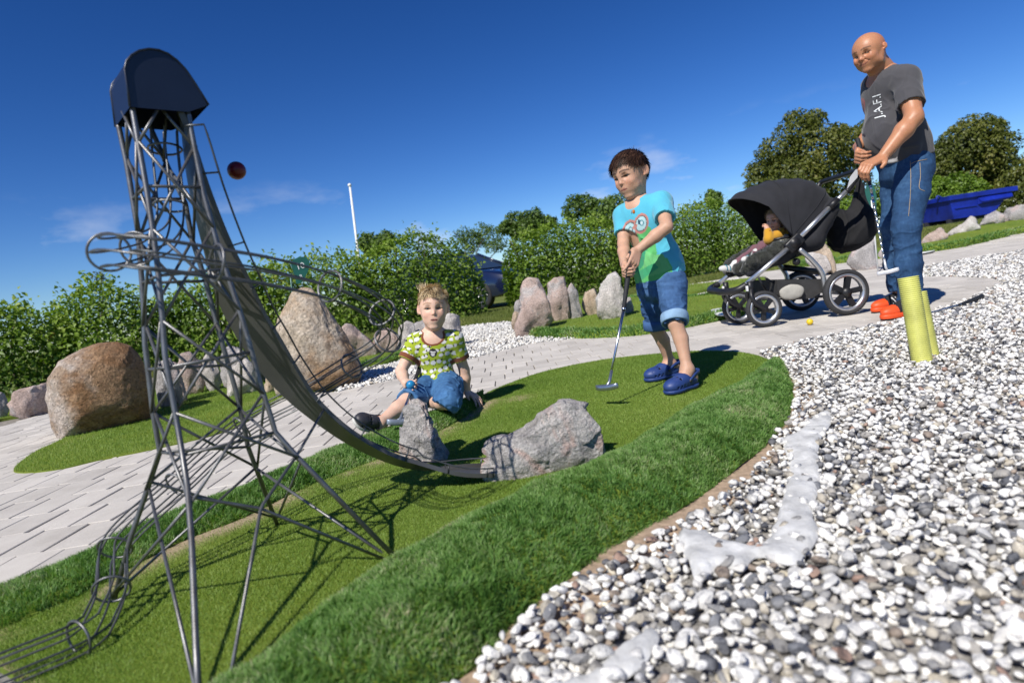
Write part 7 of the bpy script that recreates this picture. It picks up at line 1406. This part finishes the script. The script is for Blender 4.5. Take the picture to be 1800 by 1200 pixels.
# ================================================================== THE PUSHCHAIR AND ITS PASSENGER
def pushchair():
    Yn, Yf = 4.20, 4.74; yc = (Yn+Yf)/2; m_al = mat('brushed_aluminium', (.62, .63, .65), .32, metal=.85, var=.06); m_bp = mat('black_plastic', (.014, .014, .016), .45, var=.15); m_ty = mat('pushchair_tyre', (.028, .028, .030), .75, var=.2, bump=.3, bs=160)
    m_bl = mat('black_canopy_cloth', (.013, .0135, .018), .85, var=.22, vs=9, bump=.3, bs=600, sheen=.06); m_in = mat('black_lining', (.010, .010, .012), .9, var=.2); m_mesh = mat('basket_mesh', (.035, .034, .034), .8, var=.2, bump=.4, bs=500)
    w0 = onY(1487, 516, Yn-.05); xr = w0[0]; rr = .152; f0 = onY(1343, 546, Yn-.03); xf = f0[0]; rf = .121
    root = empty('pushchair', V((xr+xf)/2, yc, .012), 'black four wheeled pushchair with silver frame and hood carrying a small child', 'pushchair')
    def wheel(c, r, ax=V(0, 1, 0)):
        R_ = r*.80; wh = empty('wheel', c, None, None); wh.parent = root; wh.location = tuple(np.asarray(c)-np.array(root.location))
        t = .028*r/.15; prof = [(R_, -t*.8), (R_+.3*(r-R_), -t*1.05), (r-.3*(r-R_), -t*.95), (r, -t*.35), (r, t*.35), (r-.3*(r-R_), t*.95), (R_+.3*(r-R_), t*1.05), (R_, t*.8)]
        obj('tyre', *lathe(prof, c, ax, 44, True), m_ty, wh); obj('rim', *lathe([(R_+.003, -t*.85), (R_+.003, t*.85), (R_-.012, t*.8), (R_-.022, t*.3), (R_-.022, -t*.3), (R_-.012, -t*.8)], c, ax, 44, True), m_al, wh)
        for k in range(5):
            a = 2*pi*k/5+.35+c[0]; d = V(cos(a), 0, sin(a)); p = V(-sin(a), 0, cos(a)); mb = MB()
            v = [c+d*r*.10+p*r*.10, c+d*r*.66+p*r*.115, c+d*(R_-.015)+p*r*.19, c+d*(R_-.015)-p*r*.19, c+d*r*.66-p*r*.115, c+d*r*.10-p*r*.10]; y = ax*t*.55; w = [q+y for q in v]+[q-y for q in v]
            obj('spoke', w, [[0, 1, 2, 3, 4, 5][::-1], [6, 7, 8, 9, 10, 11]]+[[i, (i+1) % 6, 6+(i+1) % 6, 6+i] for i in range(6)], m_bp, wh, smooth=False)
        obj('hub', *lathe([(0, -t*1.1), (r*.19, -t*1.0), (r*.21, -t*.4), (r*.21, t*.4), (r*.19, t*1.0), (0, t*1.1)], c, ax, 20), m_bp, wh)
    g = .0145
    for y in (Yn-.05, Yf+.05): wheel(V(xr, y, g+rr), rr)
    for y, dx in ((Yn-.03, 0), (Yn+.34, .03)): wheel(V(xf-dx, y, g+rf), rf)
    tube = lambda name, pts, r, m, n=12: obj(name, *sweep(pts, r, n), m, root)
    side = {}
    for y, far in ((Yn, 0), (Yf, 1)):
        sx = lambda px, py: onY(px, py, Yn)+V(0, y-Yn, 0)
        lo, hg, cl, up, hd = sx(1311, 500), sx(1396, 427), sx(1463, 360), sx(1491, 333), sx(1512, 302)
        v, f = sweep([lo, hg], .0165, 12); tube('frame_tube', [lo, hg*.995+lo*.005], .0165, m_al); tube('frame_tube', [hg, cl], .0165, m_al); tube('clamp', [cl-(cl-hg)*.08, cl+nrm(cl-hg)*.05], .022, m_bp); tube('frame_tube', [cl, up], .0150, m_al)
        k = nrm(np.cross(cl-hg, V(0, 1, 0))); hk = MB(); hk.add(*box(hg, (.062, .020, .040), np.array([nrm(cl-hg), V(0, 1, 0), k]), .012)); hk.add(*sweep([hg-V(0, .022, 0), hg+V(0, .022, 0)], .036, 14)); hk.obj('hinge', m_bp, root)
        tube('handle_arm', spline([up-nrm(hd-up)*.02, up*.5+hd*.5+V(.004, 0, -.004), hd+V(.01, 0, .012)], 5), [.019]*10+[.015], m_bp)
        tube('rear_leg', spline([hg+V(.03, 0, -.045), sx(1428, 458), sx(1445, 480), V(xr-.10, y, g+rr+.035), V(xr-.02, y, g+rr)], 6), .0165, m_al); side[y] = (lo, hg, cl, up, hd)
        tube('axle_block', [V(xr, y-.055, g+rr), V(xr, y+.055, g+rr)], .018, m_bp)
    lo, hg, cl, up, hd = side[Yn]; lo2, hg2, cl2, up2, hd2 = side[Yf]
    tube('handle_bar', spline([hd+V(.01, 0, .012), hd+V(.02, .06, .016), (hd+hd2)/2+V(.02, 0, .016), hd2+V(.02, -.06, .016), hd2+V(.01, 0, .012)], 5), .0165, m_bp)
    pl = [onY(x, y, Yn-.022) for x, y in ((1490, 331), (1495, 311), (1505, 298), (1516, 295), (1507, 312))]; obj('handle_plate', pl+[p+V(0, .006, 0) for p in pl], [[0, 1, 2, 3, 4], [9, 8, 7, 6, 5]]+[[i, (i+1) % 5, 5+(i+1) % 5, 5+i] for i in range(5)], mat('pale_plate', (.58, .59, .62), .4, var=.04), root, smooth=False)
    tube('rear_axle', [V(xr, Yn-.06, g+rr), V(xr, Yf+.06, g+rr)], .012, m_bp); tube('cross_tube', [V(xr-.10, Yn, g+rr+.03), V(xr-.10, Yf, g+rr+.03)], .011, m_bp)
    # front yoke and forks
    yk = [lo+V(-.0, 0, -.005), lo+V(-.06, .02, -.03), V(lo[0]-.115, yc-.14, lo[2]-.035), V(lo[0]-.12, yc, lo[2]-.03), V(lo[0]-.115, yc+.12, lo[2]-.03), lo2+V(-.06, -.02, -.02), lo2]; tube('front_yoke', spline(yk, 6), .024, m_bp)
    for y, dx in ((Yn-.03, 0), (Yn+.34, .03)):
        tp = V(xf-dx-.075, y+.0, g+rf*2+.02); ax_ = V(xf-dx, y, g+rf); a = MB()
        for s_ in (-1, 1): a.add(*sweep(spline([tp+V(0, s_*.012, 0), tp+V(-.012, s_*.040, -.045), tp+V(.015, s_*.044, -.10), ax_+V(0, s_*.044, 0)], 5), [.017]*8+[.013]*8, 8)) if False else a.add(*sweep(spline([tp+V(0, s_*.012, 0), tp+V(-.012, s_*.040, -.045), tp+V(.015, s_*.044, -.10), ax_+V(0, s_*.044, 0)], 5), .014, 8))
        a.add(*sweep([tp+V(0, 0, -.02), tp+V(.0, 0, .055)], .020, 12)); a.obj('front_fork', m_bp, root); v, f = box(tp+V(-.024, -.006, .01), (.006, .012, .018), None, .003); obj('reflector', v, f, m_white, root)
    # hood: ribs swung about the hinge axis, cloth sagging a little between them
    pv = (hg+hg2)/2+V(.0, 0, .045); cr_ = [(1286, 351), (1297, 339), (1318, 329), (1345, 319), (1370, 315.5), (1395, 315), (1418, 320), (1438, 333), (1452, 352), (1458, 375), (1452, 398), (1440, 415)]; C_ = spline([onY(x, y, yc) for x, y in cr_], 5); m_ = len(C_); W = (Yf-Yn)/2-.01; ns = 25; vs = []
    for i, q in enumerate(C_):
        r_ = q-pv; sg = 1-.018*abs(sin(pi*i/5.0*1.0))**1.0 if i > 4 else 1
        for j in range(ns):
            t = -1+2*j/(ns-1); a = (1-abs(t)**2.8)**(1/2.8); bow = .050*max(0, 1-i/22.); pp = V(r_[2], 0, -r_[0])/np.linalg.norm(r_); vs.append(pv+r_*a*sg+pp*bow*sin(pi*a)+V(0, W*t, 0))
    vs = np.array(vs); vs += .004*np.c_[vnoise(vs, 14, 1), vnoise(vs, 14, 2), vnoise(vs, 14, 3)]*2; f = [[i*ns+j, i*ns+j+1, (i+1)*ns+j+1, (i+1)*ns+j] for i in range(m_-1) for j in range(ns-1)]
    inn = vs.copy(); inn = pv+(vs-pv)*.985; k = len(vs); edge = [[j, j+1, k+j+1, k+j] for j in range(ns-1)]; hood = obj('hood', np.concatenate([vs, inn]), f+[[a+k for a in q[::-1]] for q in f]+edge, [m_bl, m_in], root, fmat=[0]*len(f)+[1]*len(f)+[0]*len(edge))
    for i in (0, 15, 35, 48): obj('hood_seam', *sweep([pv+(p-pv)*1.004 for p in vs[i*ns:(i+1)*ns]], .0042 if i == 0 else .0026, 6), m_bl, hood)
    # seat shell, backrest, footrest
    lo_, hi_ = bounds([onY(1255, 300, yc), onY(1470, 500, yc)], .1); lo_[1], hi_[1] = Yn-.05, Yf+.05; S = SDF(lo_, hi_, .008); A = lambda x, y, Y=yc: onY(x, y, Y)
    for y in (Yn+.09, yc, Yf-.09):
        S.chain([A(1440, 365)+V(0, y-yc, 0), A(1410, 428)+V(0, y-yc, 0), A(1352, 452)+V(0, y-yc, 0), A(1300, 480)+V(0, y-yc, 0)], [.045, .052, .048, .030], .05)
    for y in (Yn+.05, Yf-.05): S.chain([A(1432, 375)+V(0, y-yc, 0), A(1402, 425)+V(0, y-yc, 0), A(1362, 440)+V(0, y-yc, 0)], [.05, .045, .025], .04)
    v, F = S.mesh(1); obj('seat', v, F, m_bl, root)
    S = SDF(lo_, hi_, .007)
    for y in (Yn+.10, yc, Yf-.10): S.chain([A(1400, 410)+V(0, y-yc, 0), A(1372, 440)+V(0, y-yc, 0), A(1330, 454)+V(0, y-yc, 0), A(1296, 474)+V(0, y-yc, 0)], [.05, .055, .050, .040], .05)
    for y in (Yn+.07, Yf-.07): S.chain([A(1385, 428)+V(0, y-yc, 0), A(1345, 440)+V(0, y-yc, 0), A(1302, 462)+V(0, y-yc, 0)], [.045, .045, .045], .03)
    v, F = S.mesh(1); n = normals(v, F); v = v+n*(.016*vnoise(v, 40, 3))[:, None]; mf = mat('dark_fleece', (.022, .024, .018), .95, var=.4, vs=60, sheen=.5); ln = obj('fleece_liner', v, F, mf, root)
    pick = rng.choice(len(v), 9000); strands('fleece_pile', v[pick], n[pick]+.8*rng.randn(9000, 3), .007+.006*rng.rand(9000), .0024, leaf_mat('fleece_fibre', [(0, (.012, .013, .010)), (1, (.055, .058, .042))], .9, 0), ln, .3, 2, .5)
    # crotch bar and basket
    tube('bumper_bar', spline([A(1392, 415, Yn+.06), A(1362, 421, Yn+.08), A(1352, 421), A(1362, 421, Yf-.08), A(1392, 415, Yf-.06)], 5), .010, m_bp)
    b0 = [A(1366, 492, Yn+.04), A(1450, 490, Yn+.04), A(1447, 512, Yn+.04), A(1428, 524, Yn+.04), A(1388, 528, Yn+.04), A(1368, 518, Yn+.04)]; b1 = [p+V(0, Yf-Yn-.08, 0) for p in b0]; q = b0+b1; qi = [(p-np.mean(q, 0))*.97+np.mean(q, 0) for p in q]; ff = [[0, 1, 2, 3, 4, 5][::-1], [6, 7, 8, 9, 10, 11]]+[[i, i+1, 7+i, 6+i] for i in (1, 2, 3, 4)]+[[5, 0, 6, 11]]; obj('basket', q+qi, ff+[[a+12 for a in w[::-1]] for w in ff]+[[0, 1, 13, 12], [7, 6, 18, 19]], m_mesh, root, smooth=False)
    v, f = ico(3); v = v*np.array([.085, .06, .05])*(1+.15*fbm(v, 1.5, 2, 4))[:, None]; cb = A(1392, 513, Yn+.005); obj('folded_cloth', v*np.array([1, .35, 1])+cb, f, mat('beige_cloth', (.42, .40, .35), .9, var=.15, bump=.3), base=cb, label='beige folded cloth showing through the basket under the pushchair', cat='cloth')
    for p, q in (((1345, 488), (1372, 505)), ((1330, 482), (1352, 520))): tube('strut', [A(*p, Yn+.08), A(*q, Yn+.10)], .007, m_bp)
    tube('strut', [A(1378, 470, yc), A(1440, 478, yc)], .022, m_bp); tube('seat_joint', [A(1400, 460, Yn+.03), A(1400, 460, Yf-.03)], .026, m_bp)
    tube('base_rail', [V(xf+.02, Yn+.05, g+rf+.06), V(xr-.05, Yn+.05, g+rr-.02)], .009, m_bp); tube('base_rail', [V(xf+.02, Yf-.1, g+rf+.06), V(xr-.05, Yf-.05, g+rr-.02)], .009, m_bp)
    # the bag hung from the handle
    lo_, hi_ = bounds([A(1440, 330), A(1545, 450)], .1); lo_[1], hi_[1] = Yn, Yf+.1; S = SDF(lo_, hi_, .0065)
    S.ell(A(1494, 408), (.155, .13, .115), frame(V(0, 1, 0), V(.12, 0, 1)), .05); S.ell(A(1515, 392), (.085, .12, .12), None, .06); S.cone(A(1510, 375), A(1511, 322), .07, .018, .06); S.cone(A(1478, 395), A(1450, 372), .085, .06, .06); S.ell(A(1488, 425), (.10, .12, .07), None, .05)
    v, F = S.mesh(1); v = folds(v, F, .016, 9, [(V(.2, .1, 1), .3), (V(.7, .2, .5), .25)], 5); o = obj('bag', v, F, m_in, base=A(1494, 440), label='bulging black cloth bag hanging from the pushchair handle', cat='bag')
    obj('strap', *sweep(spline([A(1508, 350, Yn+.10), A(1512, 310, Yn+.06), hd+V(.012, .06, .03)], 5), .006, 6), m_in, o)
    # the child
    c = A(1364, 386, yc-.04); s, w = .165, .98; fwd = nrm(V(-.83, -.55, -.10)); Rm = frame(fwd, V(.12, .05, 1)); Rb = frame(V(-.9, -.2, .35), V(.45, 0, .9)); nb = A(1382, 403, yc); ch = A(1386, 415, yc); pv_ = A(1383, 432, yc)
    shN, elN, haN = A(1380, 408, yc-.10), A(1352, 421, yc-.16), A(1348, 401, yc-.12); shF, elF, haF = A(1384, 405, yc+.09), A(1362, 418, yc+.12), A(1345, 420, yc+.06)
    hN, kN, aN = A(1378, 433, yc-.06), A(1343, 435, yc-.11), A(1327, 451, yc-.12); hF, kF, aF = A(1378, 433, yc+.06), A(1330, 441, yc+.10), A(1289, 470, yc+.09); lo_, hi_ = bounds([c, nb, pv_, elN, haN, aN, aF, kN, shF], .13); S = SDF(lo_, hi_, .0035); torso(S, [nb, ch, pv_], Rb, [.06, .075, .08], [.05, .06, .065], .04)
    for a, b, e in ((shN, elN, haN), (shF, elF, haF)): S.chain([a, b, e], [.03, .025, .018], .015)
    for a, b, e in ((hN, kN, aN), (hF, kF, aF)): S.chain([a, b, e], [.045, .035, .026], .02)
    hd_ = nrm(haN-elN); hand(S, haN-hd_*.005, haN+hd_*.028, V(-.3, .8, 0), V(-.8, -.3, 0), .07, [(1.1, 1.2, .6)]*4, k=.003)
    v, F = with_head(S, c, s, Rm, nb, .034, .044, w, .8, .024, 1, .75, .03, 0, .2); n = normals(v, F); tint = skin_tint(v, c, s, Rm, (.55, .34, .25), w, (.48, .22, .19), (.25, .17, .10)); body = obj('person', v, F, m_skin, base=pv_, attrs={'tint': tint}, label='toddler in mustard top sitting under the hood with a hand at the mouth', cat='person'); eyes(c, s, Rm, fwd, body, w, (.05, .06, .07))
    m, q = scalp(v, F, c, s, Rm, w, .27, .06, -.25, .06); hair, idx = hair_cap(v, F, m, n, .003, m_hair_bb, body); pk = rng.choice(idx, 900); d = (v[pk]-c)-Rm[2]*s*.5; strands('hair_strand', v[pk]+n[pk]*.003, d/np.linalg.norm(d, axis=1)[:, None]+n[pk]*.3+.2*rng.randn(900, 3), .02+.01*rng.rand(900), .002, m_hair_b, hair, .4, 3, .1)
    S = SDF(lo_, hi_, .0038); torso(S, [nb, ch, pv_], Rb, [.07, .088, .092], [.06, .075, .078], .04)
    for a, b, e in ((shN, elN, haN), (shF, elF, haF)): S.chain([a, b, b*.3+e*.7], [.038, .031, .025], .015)
    v, F = S.mesh(1); v = folds(v, F, .008, 22, [(V(.5, .3, 1), .3)], 4); sp = vnoise(v, 34, 6) > .20; tint = np.where(sp[:, None], (.20, .035, .012), (.50, .255, .02)); obj('top', v, F, m_cloth, body, attrs={'tint': tint})
    S = SDF(lo_, hi_, .0038)
    for a, b, e in ((hN, kN, aN), (hF, kF, aF)): S.chain([a, b, b*.15+e*.85], [.058, .046, .036], .02)
    v, F = S.mesh(1); v = folds(v, F, .008, 22, [(V(.2, .3, 1), .5)], 14); obj('trousers', v, F, m_cloth, body, attrs={'tint': np.tile([.16, .075, .09], (len(v), 1))})
    ms = mat('white_canvas_shoe', (.60, .59, .56), .7, var=.1); mt = mat('teal_stripe', (.01, .16, .22), .6)
    for an, to in ((aN, A(1306, 452, yc-.12)+V(0, -.02, 0)), (aF, A(1262, 467, yc+.08))):
        d = nrm(to-an); sh = nrm(V(.3, 0, -1)-d*np.dot(V(.3, 0, -1), d)); R = np.array([np.cross(d, -sh), d, -sh]); b_ = an+sh*.018-d*.015; S = SDF(np.minimum(an, to)-.1, np.maximum(an, to)+.1, .0035); Q = lambda a, b, e: b_+R[0]*a+R[1]*b+R[2]*e
        S.ell(Q(0, .075, .0), (.031, .048, .026), R, .02); S.ell(Q(0, .01, .004), (.027, .042, .030), R, .03); S.cone(Q(0, .01, .02), Q(0, .0, .045), .03, .031, .02); S.cut(Q(0, 0, -.018), -R[2]); v, F = S.mesh(1); so = obj('shoe', v, F, ms, body)
        for b in (.045, .07): obj('stripe', *sweep(spline([Q(-.030, b, -.01), Q(-.024, b+.004, .016), Q(0, b+.006, .027), Q(.024, b+.004, .016), Q(.030, b, -.01)], 4), .0045, 6), mt, so)
    S = SDF(lo_, hi_, .004); S.ell(A(1378, 424, yc-.15), (.06, .03, .035), frame(V(0, 1, 0), V(-.5, 0, 1)), .02); S.ell(A(1366, 431, yc-.155), (.04, .025, .022), None, .03); S.ell(A(1386, 430, yc-.14), (.03, .02, .03), None, .02); v, F = S.mesh(1); v = folds(v, F, .012, 26, [(V(.5, .1, 1), .3)], 6); obj('muslin_cloth', v, F, mat('pale_knit', (.36, .37, .33), .95, var=.15, vs=60, bump=.4), base=A(1378, 432, yc-.15), label='crumpled pale cloth on the lap of the toddler in the pushchair', cat='cloth')
pushchair()
